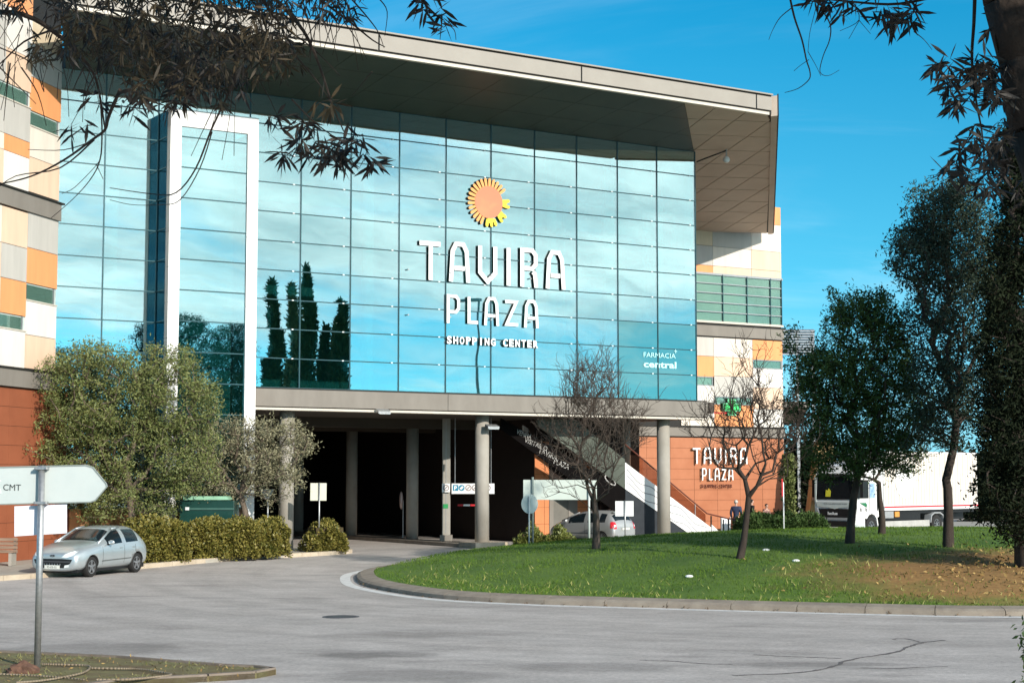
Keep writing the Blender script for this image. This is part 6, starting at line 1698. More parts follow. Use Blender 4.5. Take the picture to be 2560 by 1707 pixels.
# cab: side profile extruded across, local x forward (front face at x=0)
prof = [(0.0, .42), (.03, 1.2), (.0, 1.75), (-.07, 3.08), (-.38, 3.52), (-1.1, 3.72), (-2.1, 3.76), (-2.1, .95), (-1.95, .95), (-1.72, 1.15), (-1.35, 1.22), (-1.0, 1.12), (-.82, .85), (-.80, .42)]
local_obj('cab', MB().prism([(x, W2 - .04, z) for x, z in prof], (0, -2 * W2 + .08, 0)), TW, tk_, bevel=.035)
local_obj('windscreen', MB().prism([(.022, -W2 + .16, 1.86), (.022, W2 - .16, 1.86), (-.045, W2 - .20, 3.02), (-.045, -W2 + .20, 3.02)], (-.03, 0, 0)), mat('lorry_glass', (.012, .014, .016), .12, coat=.6), tk_)
local_obj('sun_visor', MB().prism([(.05, -W2 + .12, 2.98), (.05, W2 - .12, 2.98), (-.10, W2 - .14, 3.14), (-.10, -W2 + .14, 3.14)], (-.04, 0, 0)), M['black'], tk_)
local_obj('screen_surround', MB().abox(.0, .035, -W2 + .06, -W2 + .15, 1.1, 3.0).abox(.0, .035, W2 - .15, W2 - .06, 1.1, 3.0), M['sign_back'], tk_)
local_obj('grille', MB().prism([(.05, -W2 + .30, 1.40), (.05, -W2 + .42, .96), (.05, W2 - .42, .96), (.05, W2 - .30, 1.40)], (-.03, 0, 0)), M['black'], tk_)
local_obj('grille_panel', MB().prism([(.058, -W2 + .14, 1.74), (.058, -W2 + .22, 1.52), (.058, -.35, 1.46), (.058, 0, 1.38), (.058, .35, 1.46), (.058, W2 - .22, 1.52), (.058, W2 - .14, 1.74)], (-.05, 0, 0)), M['sign_back'], tk_)
local_obj('grille_bar', MB().abox(.045, .075, -W2 + .40, W2 - .30, .86, .96).prism([(.075, -W2 + .22, 1.45), (.075, -W2 + .10, 1.45), (.075, -W2 + .32, .86), (.075, -W2 + .44, .86)], (-.03, 0, 0)).prism([(.075, W2 - .22, 1.45), (.075, W2 - .10, 1.45), (.075, W2 - .32, .86), (.075, W2 - .44, .86)], (-.03, 0, 0)), M['truck_grey'], tk_)
local_obj('lower_grille', MB().prism([(.07, -W2 + .34, .80), (.07, -W2 + .50, .30), (.07, W2 - .50, .30), (.07, W2 - .34, .80)], (-.05, 0, 0)), M['black'], tk_)
local_obj('bumper', MB().abox(-.8, .06, -W2, W2, .26, .62), M['sign_back'], tk_, bevel=.04)
local_obj('number_plate', MB().abox(.075, .085, -.3, .22, .40, .50), M['plate'], tk_)
def front_text(name, body, w, h, y, z, m, x=.078):
    me = text_mesh(body, .2, .003, 'CENTER', bold=.006); xs = [v_.co.x for v_ in me.vertices]; ys = [v_.co.y for v_ in me.vertices]
    me.transform(Matrix.Diagonal((w / (max(xs) - min(xs)), h / (max(ys) - min(ys)), 1, 1)))
    me.transform(Matrix(((0, 0, 1, x), (1, 0, 0, y), (0, 1, 0, z), (0, 0, 0, 1)))); return local_obj(name, me, m, tk_)
front_text('front_lettering', 'holus', .58, .16, -.1, 1.10, M['sign_white'])
front_text('panel_lettering', 'TRANSPORTES', 1.4, .06, .05, 1.62, M['truck_grey'], .064)
for sgn in (-1, 1):
    local_obj('headlight', MB().prism([(.075, sgn * (W2 - .06), .92), (.075, sgn * (W2 - .36), .86), (.075, sgn * (W2 - .42), .55), (.075, sgn * (W2 - .08), .55)], (-.06, 0, 0)), M['lamp_glass'], tk_)
    local_obj('fog_lamp', MB().sphere((.07, sgn * (W2 - .2), .42), .06, sc=(.4, 1, 1)), M['lamp_glass'], tk_, smooth=True)
    local_obj('mirror', MB().abox(-.32, -.18, sgn * (W2 + .18) - .09, sgn * (W2 + .18) + .09, 1.95, 2.85), M['black'], tk_, bevel=.03)
    local_obj('mirror_arm', MB().tube((-.25, sgn * (W2 - .05), 2.45), (-.25, sgn * (W2 + .15), 2.45), .025, n=6).tube((-.25, sgn * (W2 - .05), 1.95), (-.25, sgn * (W2 + .15), 1.95), .025, n=6), M['black'], tk_)
    y0 = sgn * (W2 - .035); e = sgn * .012
    local_obj('side_window', MB().prism([(-.16, y0, 1.92), (-1.15, y0, 1.92), (-1.15, y0, 2.82), (-.22, y0, 2.82)], (0, e, 0)), mat('lorry_glass', (.012, .014, .016), .12), tk_)
    local_obj('door_gap', MB().abox(-1.235, -1.22, y0, y0 + e, 1.25, 2.75), M['dark'], tk_)
    local_obj('door_gap', MB().abox(-.10, -.085, y0, y0 + e, 1.1, 2.75), M['dark'], tk_)
    local_obj('step_panel', MB().abox(-.76, -.12, y0, y0 + sgn * .03, .46, 1.05), TW, tk_, bevel=.01)
    local_obj('wing_flare', MB().prism([(-1.95, sgn * W2, .55), (-1.86, sgn * W2, .95), (-1.66, sgn * W2, 1.16), (-1.36, sgn * W2, 1.24), (-1.05, sgn * W2, 1.16), (-.85, sgn * W2, .92), (-.92, sgn * W2, .90), (-1.1, sgn * W2, 1.08), (-1.36, sgn * W2, 1.15), (-1.62, sgn * W2, 1.08), (-1.8, sgn * W2, .9), (-1.88, sgn * W2, .55)], (0, -sgn * .3, 0)), TW, tk_)
    local_obj('blue_poster', MB().abox(-1.72, -1.27, y0, y0 + e, 1.92, 2.68), mat('poster_blue', (.12, .25, .55), .5, scale=9, color2=(.45, .6, .8)), tk_)
    local_obj('air_deflector', MB().abox(-2.4, -2.06, sgn * W2 - .03, sgn * W2 + .0, 1.05, 3.8), TW, tk_)
    local_obj('deflector_gap', MB().abox(-1.98, -1.90, y0, y0 + e, 1.3, 2.7), M['black'], tk_)
    # emblem on the door: leaf over a diamond
    local_obj('door_emblem', MB().prism([(-.32, y0 + e, 1.70), (-.95, y0 + e, 1.46), (-1.0, y0 + e, 1.60), (-.9, y0 + e, 1.70)], (0, sgn * .003, 0)), mat('emblem_green', (.02, .16, .07), .5), tk_)
    for a in (.40, .86): local_obj('door_emblem', MB().prism([(-a, y0 + e, 1.46), (-a - .1, y0 + e, 1.40), (-a - .08, y0 + e, 1.24), (-a, y0 + e, 1.30)], (0, sgn * .003, 0)), M['black'], tk_)
    # box side: ribs, stripe
    for k in range(35):
        x1 = -2.62 - k * .262
        local_obj('side_rib', MB().abox(x1 - .15, x1, sgn * (W2 + .0), sgn * (W2 + .035), 1.55, 4.24), M['p_cream'], tk_, bevel=.012)
    local_obj('red_stripe', MB().abox(-11.8, -2.5, sgn * (W2 + .037), sgn * (W2 + .045), 1.42, 1.50), M['red'], tk_)
    local_obj('white_rail', MB().abox(-11.8, -2.5, sgn * (W2 + .0), sgn * (W2 + .036), 1.28, 1.52), TW, tk_)
    a_c = [(-4.4 + .85 * math.cos(a), sgn * (W2 + .040), 2.75 + .85 * math.sin(a)) for a in np.linspace(0, 2 * math.pi, 41)[:-1]]
    local_obj('round_print', MB().prism(a_c, (0, sgn * .004, 0)), mat('print_white', (.80, .79, .76), .5, var=.02), tk_)
    for i, x in enumerate((-1.4, -7.6)): wheel(tk_, x, sgn * 1.08, .50, .30, sgn, spokes=8, rim_r=.55)
    local_obj('side_skirt', MB().abox(-6.8, -2.35, sgn * W2 - .04, sgn * W2 + .0, .42, .75), mat('skirt_grey', (.42, .41, .39), .5), tk_)
    local_obj('rear_mudguard', MB().prism([(-8.30, sgn * W2, 0.6), (-8.20, sgn * W2, 1.0), (-7.90, sgn * W2, 1.14), (-7.30, sgn * W2, 1.14), (-7.00, sgn * W2, 1.0), (-6.90, sgn * W2, 0.6), (-6.97, sgn * W2, 0.6), (-7.06, sgn * W2, 0.95), (-7.33, sgn * W2, 1.07), (-7.87, sgn * W2, 1.07), (-8.13, sgn * W2, 0.95), (-8.23, sgn * W2, 0.6)], (0, -sgn * .4, 0)), M['truck_grey'], tk_)
    local_obj('orange_bottles', MB().abox(-3.95, -3.55, sgn * (W2 - .1), sgn * (W2 - .02), .95, 1.22), mat('strap_orange', (.65, .28, .06), .6), tk_)
local_obj('cargo_box', MB().abox(-11.8, -2.5, -W2, W2, 1.28, 4.3), TW, tk_, bevel=.02)
local_obj('chassis', MB().abox(-11.6, -.8, -.45, .45, .7, 1.1).abox(-11.6, -2.4, -W2 + .15, W2 - .15, 1.1, 1.27).abox(-6.1, -2.5, -W2 + .12, W2 - .12, .78, 1.1), M['black'], tk_)
local_obj('tool_box', MB().abox(-3.4, -2.6, -W2 + .02, W2 - .02, .9, 1.24), M['truck_grey'], tk_)
local_obj('yellow_vest', MB().prism([(.024, -.55, 2.0), (.024, -.25, 2.0), (.024, -.22, 2.28), (.024, -.35, 2.42), (.024, -.42, 2.3), (.024, -.52, 2.36)], (.004, 0, 0)), mat('vest_yellow', (.75, .68, .05), .6), tk_)

# ================================================================== PEOPLE
def skin_mesh(chains, root=0, levels=1):
    """chains: dict of vertices {id: (co, r)} and edges"""
    vs, es = chains
    ids = list(vs); me = bpy.data.meshes.new('skin'); me.from_pydata([vs[i][0] for i in ids], [(ids.index(a), ids.index(b)) for a, b in es], [])
    o = bpy.data.objects.new('skin', me); COL.objects.link(o)
    md = o.modifiers.new('k', 'SKIN'); md.use_smooth_shade = True
    for k, i in enumerate(ids):
        r = vs[i][1]; r = (r, r) if isinstance(r, float) else r
        me.skin_vertices[0].data[k].radius = r
        me.skin_vertices[0].data[k].use_root = (k == root)
    s2_ = o.modifiers.new('s', 'SUBSURF'); s2_.levels = levels; s2_.render_levels = levels
    out = eval_mesh(o); bpy.data.objects.remove(o)
    out.polygons.foreach_set('use_smooth', [True] * len(out.polygons))
    return out
def person(label, loc, facing, top, legs, hairm, coat=1.0, stride=.12, sit=False, arms=((.30, 1.0), (.30, 1.0)), hat=None):
    """local +x is forward, +y left"""
    t = thing('person', label, 'person', tuple(loc), facing)
    hz = -.42 if sit else 0.0
    V_ = {'pel': ((0, 0, .95 + hz), .115), 'wai': ((0, 0, 1.10 + hz), .105), 'che': ((-.01, 0, 1.33 + hz), .14), 'nec': ((-.005, 0, 1.47 + hz), .055), 'nk2': ((.01, 0, 1.53 + hz), .05),
          'hd1': ((.02, 0, 1.60 + hz), .085), 'hd2': ((.02, 0, 1.68 + hz), .088), 'hd3': ((.01, 0, 1.735 + hz), .06), 'nos': ((.115, 0, 1.625 + hz), .014)}
    E = [('pel', 'wai'), ('wai', 'che'), ('che', 'nec'), ('nec', 'nk2'), ('nk2', 'hd1'), ('hd1', 'hd2'), ('hd2', 'hd3'), ('hd1', 'nos')]
    for s_, nm_ in ((1, 'l'), (-1, 'r')):
        V_['sh' + nm_] = ((-.01, s_ * .19, 1.40 + hz), .062); V_['el' + nm_] = ((-.03, s_ * .26, 1.14 + hz), .045); V_['wr' + nm_] = ((.10, s_ * .25, .93 + hz), .03); V_['pa' + nm_] = ((.13, s_ * .245, .87 + hz), .032)
        E += [('che', 'sh' + nm_), ('sh' + nm_, 'el' + nm_), ('el' + nm_, 'wr' + nm_), ('wr' + nm_, 'pa' + nm_)]
        for f in range(5):
            fl = (.075, .085, .09, .083, .06)[f]; fy = (f - 2) * .018
            b_ = 'f%d%s' % (f, nm_)
            if f == 0: V_[b_] = ((.17, s_ * .215, .86 + hz), .011); V_[b_ + 'b'] = ((.19, s_ * .205, .82 + hz), .009)
            else: V_[b_] = ((.125 + fy * .9, s_ * .245, .83 + hz), .011); V_[b_ + 'b'] = ((.13 + fy, s_ * .24, .83 - fl + hz), .009)
            E += [('pa' + nm_, b_), (b_, b_ + 'b')]
        if sit:
            V_['hp' + nm_] = ((0, s_ * .10, .50), .10); V_['kn' + nm_] = ((.44, s_ * .12, .48), .06); V_['an' + nm_] = ((.44, s_ * .12, .09), .042); V_['to' + nm_] = ((.62, s_ * .13, .04), .035)
        else:
            V_['hp' + nm_] = ((0, s_ * .10, .86), .095); V_['kn' + nm_] = ((s_ * stride * .6 + .03, s_ * .11, .49), .058); V_['an' + nm_] = ((s_ * stride - .03, s_ * .11, .09), .04); V_['to' + nm_] = ((s_ * stride + .13, s_ * .13, .035), .034)
        E += [('pel', 'hp' + nm_), ('hp' + nm_, 'kn' + nm_), ('kn' + nm_, 'an' + nm_), ('an' + nm_, 'to' + nm_)]
    local_obj('body', skin_mesh((V_, E)), M['skin'], t)
    J = {k: (V_[k][0], V_[k][1] + .022) for k in ('pel', 'wai', 'che', 'nec', 'shl', 'ell', 'wrl', 'shr', 'elr', 'wrr')}
    J['pel'] = (V_['pel'][0], .145); J['che'] = (V_['che'][0], .165); J['wai'] = (V_['wai'][0], .15)
    J['hem'] = ((0, 0, .84 + hz), (.15, .16)); J['nec'] = ((-.005, 0, 1.475 + hz), .075)
    local_obj('jacket', skin_mesh((J, [('pel', 'wai'), ('wai', 'che'), ('che', 'nec'), ('pel', 'hem'), ('che', 'shl'), ('shl', 'ell'), ('ell', 'wrl'), ('che', 'shr'), ('shr', 'elr'), ('elr', 'wrr')])), M[top], t)
    T = {'pel': (V_['pel'][0], .125)}
    ee = []
    for nm_ in 'lr':
        T['hp' + nm_] = (V_['hp' + nm_][0], .105); T['kn' + nm_] = (V_['kn' + nm_][0], .075); T['an' + nm_] = (V_['an' + nm_][0], .062); ee += [('pel', 'hp' + nm_), ('hp' + nm_, 'kn' + nm_), ('kn' + nm_, 'an' + nm_)]
    local_obj('trousers', skin_mesh((T, ee)), M[legs], t)
    sh = MB()
    for nm_ in 'lr':
        a, b = Vector(V_['an' + nm_][0]), Vector(V_['to' + nm_][0])
        local_obj('shoe', MB().abox(a.x - .07, b.x + .05, a.y - .045, a.y + .055, .0, .085), M['black'], t, bevel=.025)
        e_ = Vector((.10, (.035 if nm_ == 'l' else -.035), 1.655 + hz))
        local_obj('eye', MB().sphere(e_, .012, n=8, m=6), M['black'], t)
        local_obj('ear', MB().sphere((.015, (.093 if nm_ == 'l' else -.093), 1.63 + hz), .026, n=8, m=6, sc=(.6, .4, 1)), M['skin'], t)
    local_obj('mouth', MB().abox(.098, .106, -.025, .025, 1.572 + hz, 1.58 + hz), M['redcloth'], t)
    hm = MB().sphere((-.005, 0, 1.685 + hz), .102, n=16, m=10, sc=(1.0, .95, .92))
    hm.f = [f for f in hm.f if not (sum(hm.v[i][0] for i in f) / len(f) > .045 and sum(hm.v[i][2] for i in f) / len(f) < 1.72 + hz) and sum(hm.v[i][2] for i in f) / len(f) > 1.60 + hz]
    hm.m = [0] * len(hm.f)
    local_obj('hair', hm, M[hairm], t, smooth=True)
    return t
q = gnd(1841, 1341, 0.1); person('grey-haired man in a dark navy jacket walking away past the foot of the stair', q, math.atan2(.9, .3), 'navy', 'greytrouser', 'hair')
q = gnd(1880, 1336, 0.1); person('person in a dark coat half hidden behind the forked bare tree trunk', q, math.atan2(.2, 1), 'darkcloth', 'darkcloth', 'darkcloth')
q = gnd(1917, 1334, 0.1); q.z = -0.02; person('person in a maroon and pale top seated behind the dark hedge', (q.x, q.y, 0.1), math.atan2(-1, .6), 'redcloth', 'darkcloth', 'darkcloth', sit=False).scale = (.86, .86, .86)
q = at(1530, 1355, 76.0); q.z = 0.1; person('person standing beyond the roof of the grey people carrier', q, math.atan2(-1, -.2), 'darkcloth', 'darkcloth', 'darkcloth')

# ================================================================== ANNEX PIECES AT THE RIGHT
Yl = 98.0
lv = thing('louvre_screen', 'grey horizontal louvre screen on the roof just right of the shopping centre wing', 'louvre screen', tuple(at(1990, 1191, Yl)))
for i in range(10):
    y = 826 + i * 6.4
    A, B = at(1952, y, Yl), at(2037, y + 3.2, Yl)
    MB().box((A.x, Yl, B.z), (B.x - A.x, 0, 0), (0, .35, .10), (0, 0, A.z - B.z)).build('slat', mat('louvre_grey', (.30, .33, .36), .5, metal=.3), lv)
for px in (1955, 1995, 2034):
    A = at(px, 822, Yl); MB().abox(A.x - .08, A.x + .08, Yl + .36, Yl + .5, 0, A.z).build('post', M['galv'], lv)
an = thing('side_canopy', 'small concrete canopy with a brown underside projecting right of the wing', 'canopy', tuple(at(1993, 1191, 96)))
A, B = at(1956, 1003, 96), at(2024, 1018, 96)
MB().abox(A.x - 2, B.x, 96, 103, B.z, A.z).build('canopy_slab', M['concrete'], an)
A2_, B2_ = at(1958, 1019, 96.1), at(2018, 1056, 96.1)
MB().prism([(A.x - 2, 96.1, B.z - .01), (B.x - .05, 96.1, B.z - .01), (B.x - .4, 96.5, at(2010, 1056, 96.5).z), (A.x - 2, 96.5, at(2010, 1056, 96.5).z)], (0, 5, 0)).build('canopy_underside', mat('brown_underside', (.10, .075, .06), .7), an)
MB().abox(A.x - 1.4, A.x - 1.0, 98, 98.4, 0, B.z - 0.02).build('post', M['concrete'], an)
# ochre tower
Yo = 92.0
ot = thing('ochre_tower', 'tapering ochre tower with rough upper courses and a framed red picture, left of the lorry', 'tower', tuple(at(2060, 1191, Yo)))
m_och = mat('ochre_render', (.38, .26, .10), .85, scale=1.2, color2=(.52, .38, .17), bump=.6, bscale=5, stretch=(3, 3, .3))
m_och2 = mat('rough_ochre', (.26, .17, .08), .9, scale=4, color2=(.55, .40, .20), bump=1.0, bscale=6)
q0, q1, q2, q3 = at(2022, 1300, Yo), at(2110, 1300, Yo), at(2096, 1215, Yo), at(2033, 1215, Yo)
MB().prism([q0, q1, q2, q3], (0, 1.4, 0)).build('shaft', m_och, ot)
for k in range(7):
    f0, f1 = k / 7, (k + 1) / 7
    xa, xb = 2033 + f0 * 14, 2096 - f0 * 14; xc, xd = 2033 + f1 * 14, 2096 - f1 * 14
    y0, y1 = 1214 - f0 * 112, 1215 - f1 * 112
    j = rng.uniform(-2, 2); MB().prism([at(xa + j, y0, Yo - .1), at(xb + j, y0, Yo - .1), at(xd + j + 1, y1, Yo - .1), at(xc + j - 1, y1, Yo - .1)], (0, 1.5 + rng.uniform(-.1, .1), 0)).build('rough_course', m_och2, ot)
A, B = at(2031, 1214, Yo - .2), at(2054, 1250, Yo - .2)
MB().abox(A.x, B.x, Yo - .2, Yo - .1, B.z, A.z).build('picture_frame', mat('frame_pink', (.45, .28, .20), .6), ot)
MB().abox(A.x + .07, B.x - .07, Yo - .215, Yo - .2, B.z + .08, A.z - .07).build('picture', mat('picture_red', (.28, .07, .04), .6, scale=3, color2=(.45, .25, .16)), ot)

# ================================================================== BEHIND THE PORTAL FOOT: container, bench
dc = thing('green_container', 'dark green container with a pale lid strip standing between the portal posts', 'container', tuple(at(512, 1191, 60.6)))
Yd_ = 60.0
def dpt(px, py, Y=Yd_): return at(px, py, Y)
A, B = dpt(449, 1250), dpt(585, 1320)
MB().abox(A.x, B.x, Yd_, Yd_ + 1.1, 0.12, dpt(500, 1251).z).build('container_body', M['green_dark'], dc, bevel=.03)
MB().prism([dpt(458, 1240, Yd_ - .02), dpt(566, 1240, Yd_ - .02), dpt(572, 1249, Yd_ - .02), dpt(458, 1249, Yd_ - .02)], (0, .9, 0)).build('lid', M['green_lid'], dc)
MB().abox(A.x + .3, B.x, Yd_ - .05, Yd_, dpt(500, 1274).z, dpt(500, 1269).z).build('rim_rail', mat('rail_green', (.05, .12, .10), .4), dc)
MB().abox(A.x + .22, A.x + .36, Yd_ - .06, Yd_, dpt(500, 1274).z - .01, dpt(500, 1269).z + .03).build('catch', M['steel'], dc)
bq = gnd(18, 1412, .13)
bn = thing('street_bench', 'weathered slatted bench at the far left edge against the terracotta wall', 'bench', tuple(bq), 0)
for i in range(4):
    z = .52 + i * .13
    MB().abox(bq.x - 1.2, bq.x + .32, bq.y - .02, bq.y + .03, z, z + .10).build('backrest_slat', mat('bench_wood', (.20, .13, .09), .8, scale=6, color2=(.32, .23, .17), stretch=(.3, 4, 4)), bn)
for i in range(3): MB().abox(bq.x - 1.2, bq.x + .32, bq.y - .48 + i * .15, bq.y - .37 + i * .15, .55, .59).build('seat_slat', MATS['bench_wood'], bn)
for x in (bq.x - 1.05, bq.x + .22): MB().abox(x - .05, x + .05, bq.y - .45, bq.y + .08, .13, .55).abox(x - .04, x + .04, bq.y + .03, bq.y + .08, .55, 1.02).build('leg', M['column'], bn)

# ================================================================== NEAR VERGE
ver = [(-14, 30), tuple(gnd(-120, 1640))[:2], tuple(gnd(0, 1641))[:2], tuple(gnd(300, 1655))[:2], tuple(gnd(560, 1676))[:2], tuple(gnd(645, 1680))[:2], tuple(gnd(690, 1686))[:2],
       tuple(gnd(640, 1696))[:2], tuple(gnd(520, 1704))[:2], tuple(gnd(300, 1716))[:2], tuple(gnd(0, 1760))[:2], (-14, 20)]
vb = bpy.data.objects.new('verge_kerb', None); COL.objects.link(vb); vb['kind'] = 'structure'; WMAT[vb] = Matrix.Identity(4)
surf_poly('verge', [(*p,) for p in ver], 0.085, mat('verge_soil', (0.13, 0.085, 0.045), .95, scale=2.2, color2=(0.20, 0.19, 0.08), bump=1.0, bscale=9), thick=.085)
vk = [p for p in ver[1:11]]
for i in range(len(vk) - 1):
    A, B = Vector((*vk[i], 0)), Vector((*vk[i + 1], 0)); L_ = (B - A).length; d = (B - A).normalized(); n_v = Vector((-d.y, d.x, 0))
    m_ = max(1, round(L_ / 1.0))
    for k in range(m_):
        a_, b_ = A + d * (L_ * k / m_ + .012), A + d * (L_ * (k + 1) / m_ - .012)
        MB().box(a_, b_ - a_, -n_v * .10, (0, 0, .115)).build('kerb_stone', mat('verge_kerb_stone', (.15, .12, .095), .9, scale=3, color2=(.26, .21, .17)), vb)
# hoses
mh = mat('hose_grey', (.20, .15, .10), .7, scale=6, color2=(.30, .24, .17))
def hose(label, pts, r=.016):
    P = [gnd(px, py, .10) for px, py in smooth_open(pts, 8)]
    t = MB().path([(p.x, p.y, .10 + r) for p in P], r, n=8).build('irrigation_hose', mh, None, smooth=True)
    return tag(t, label, 'hose')
hose('irrigation hose looping back on the soil just right of the sign post', [(105, 1662), (150, 1663), (215, 1665), (224, 1672), (205, 1684), (150, 1696), (95, 1704), (40, 1708)])
hose('irrigation hose with a sharp bend lying on the verge right of the looped one', [(228, 1672), (300, 1673), (345, 1674), (390, 1680), (428, 1688), (380, 1695), (320, 1700), (240, 1701)])
hose('thin irrigation hose running along the near edge of the verge, left of the post', [(-30, 1685), (30, 1687), (90, 1690), (150, 1694), (210, 1700)], .012)
# rock
g = np.random.default_rng(77)
p = gnd(58, 1680, .09)
bm = bmesh.new(); bmesh.ops.create_icosphere(bm, subdivisions=3, radius=1)
for v_ in bm.verts:
    n_ = v_.co.normalized(); k = 1 + .16 * math.sin(n_.x * 5 + 1) * math.cos(n_.y * 4) + .10 * math.sin(n_.z * 9 + n_.x * 7)
    v_.co = Vector((n_.x * .24 * k, n_.y * .18 * k, max(-.02, n_.z * .16 * k)))
me = bpy.data.meshes.new('rock'); bm.to_mesh(me); bm.free(); me.materials.append(mat('brown_rock', (.09, .045, .03), .9, scale=6, color2=(.17, .09, .06), bump=1, bscale=18))
o = bpy.data.objects.new('rock', me); COL.objects.link(o); o.location = p; tag(o, 'reddish brown rock on the verge at the foot of the sign post', 'rock'); WMAT[o] = Matrix.Translation(p)

def blades(name, P, h, w, g, m, lean=.5):
    n = len(P); a = g.normal(0, lean, (n, 3)); a[:, 2] = 1; a /= np.linalg.norm(a, axis=1, keepdims=True)
    t = g.uniform(0, 2 * np.pi, n); b = np.stack([np.cos(t), np.sin(t), np.zeros(n)], 1) * w / 2
    H = h * g.uniform(.5, 1.3, (n, 1))
    co = np.stack([P - b, P + b, P + a * H], 1).reshape(-1, 3)
    o = np_mesh(name, co, np.arange(n * 3).reshape(-1, 3), m); o['kind'] = 'stuff'; return o
# grass on the island
g = np.random.default_rng(8)
N = 150000
isl_np = np.array(isl_in)
def in_poly(x, y, P):
    inside = np.zeros(len(x), bool); j = len(P) - 1
    for i in range(len(P)):
        c = ((P[i, 1] > y) != (P[j, 1] > y)) & (x < (P[j, 0] - P[i, 0]) * (y - P[i, 1]) / (P[j, 1] - P[i, 1] + 1e-12) + P[i, 0])
        inside ^= c; j = i
    return inside
x = g.uniform(-5, 24, N); y = 35 + 37 * g.uniform(0, 1, N) ** 1.7
ok = in_poly(x, y, isl_np); x, y = x[ok], y[ok]
dpat = np.sqrt(((x - PX) / 7.4) ** 2 + ((y - PY) / 4.6) ** 2) + .25 * np.sin(x * 1.9) * np.cos(y * 1.6) + g.normal(0, .12, len(x))
kp_ = (dpat > 0.95) | (g.uniform(0, 1, len(x)) < .05)
x, y = x[kp_], y[kp_]
P = np.stack([x, y, isl_h(x, y) - .01], 1)
M['blade'] = mat('grass_blade2', (0.045, 0.11, 0.012), 0.8, scale=0.35, color2=(0.14, 0.205, 0.032), island=0.55, spec=0.1)
blades('lawn_grass', P, .075, .022, g, M['blade'])
# coarser pale tufts near the kerb and round the bare patch
N = 7000; x = g.uniform(-3, 22, N); y = g.uniform(35.5, 50, N); ok = in_poly(x, y, isl_np); x, y = x[ok], y[ok]
dpat = np.sqrt(((x - PX) / 7.4) ** 2 + ((y - PY) / 4.6) ** 2)
rr = np.sqrt(((x - 15.5) / 19.5) ** 2 + ((y - 54) / 17.5) ** 2)
kp_ = (g.uniform(0, 1, len(x)) < np.clip((rr - .86) * 3.5, 0, .5)) | ((np.abs(dpat - 1.0) < .25) & (g.uniform(0, 1, len(x)) < .4))
x, y = x[kp_], y[kp_]
blades('pale_tufts', np.stack([x, y, isl_h(x, y)], 1), .14, .03, g, mat('pale_grass', (0.16, 0.20, 0.04), .8, scale=1, color2=(0.42, 0.38, 0.14), island=.7), lean=.9)
# fallen leaves on the bare patch
N = 4600; x = g.normal(PX + .8, 2.9, N); y = g.normal(PY, 2.3, N); ok = in_poly(x, y, isl_np); x, y = x[ok], y[ok]
lc, lf = leaves(np.stack([x, y, isl_h(x, y) + .02], 1), 1, (.01, .01, .012), .12, .055, g)
o = np_mesh('leaf_litter', lc, lf, M['litter']); o['kind'] = 'stuff'
for px, py in ((1915, 1376), (1990, 1403), (1723, 1442)):
    p = isl_pt(px, py); t = MB().sphere((p.x, p.y, p.z + .07), .07, n=8, m=6, sc=(1.5, 1, .6)).build('crumpled_litter', M['sign_white'])
    tag(t, {1915: 'scrap of white litter on the grass right of the forked bare tree', 1990: 'larger scrap of white litter nearer the bare patch of the lawn', 1723: 'tiny pale scrap on the grass left of the forked bare tree, near the kerb'}[px], 'litter')
# verge weeds
N = 2600; x = g.uniform(-10, -3.3, N); y = g.uniform(23, 27.6, N); ok = in_poly(x, y, np.array([v_[:2] for v_ in ver])); x, y = x[ok], y[ok]
kp_ = np.sin(x * 2.3) + np.cos(y * 3.1 + x) + g.normal(0, .6, len(x)) > .3; x, y = x[kp_], y[kp_]
blades('verge_weeds', np.stack([x, y, np.full(len(x), .085)], 1), .07, .02, g, mat('weed', (0.10, 0.12, 0.03), .8, scale=2, color2=(0.30, 0.26, 0.12), island=.6), lean=1.0)
N = 350; x = g.uniform(-10, -3.3, N); y = g.uniform(23, 27.6, N); ok = in_poly(x, y, np.array([v_[:2] for v_ in ver])); x, y = x[ok], y[ok]
lc, lf = leaves(np.stack([x, y, np.full(len(x), .10)], 1), 1, (.01, .01, .004), .06, .02, g)
o = np_mesh('verge_litter', lc, lf, M['litter']); o['kind'] = 'stuff'
# dry leaves in the kerb gutter
pp = []
for _ in range(900):
    i = g.integers(len(ISL)); q = ISL[i]
    if q[1] < 47 and q[0] < 14: pp.append((q[0] + g.normal(0, .05), q[1] - abs(g.normal(0, .05)) - .03, .02))
lc, lf = leaves(np.array(pp), 1, (.02, .01, .003), .07, .03, g)
o = np_mesh('gutter_leaves', lc, lf, mat('gutter_leaf', (.07, .045, .03), .9, color2=(.2, .13, .07), island=.8)); o['kind'] = 'stuff'

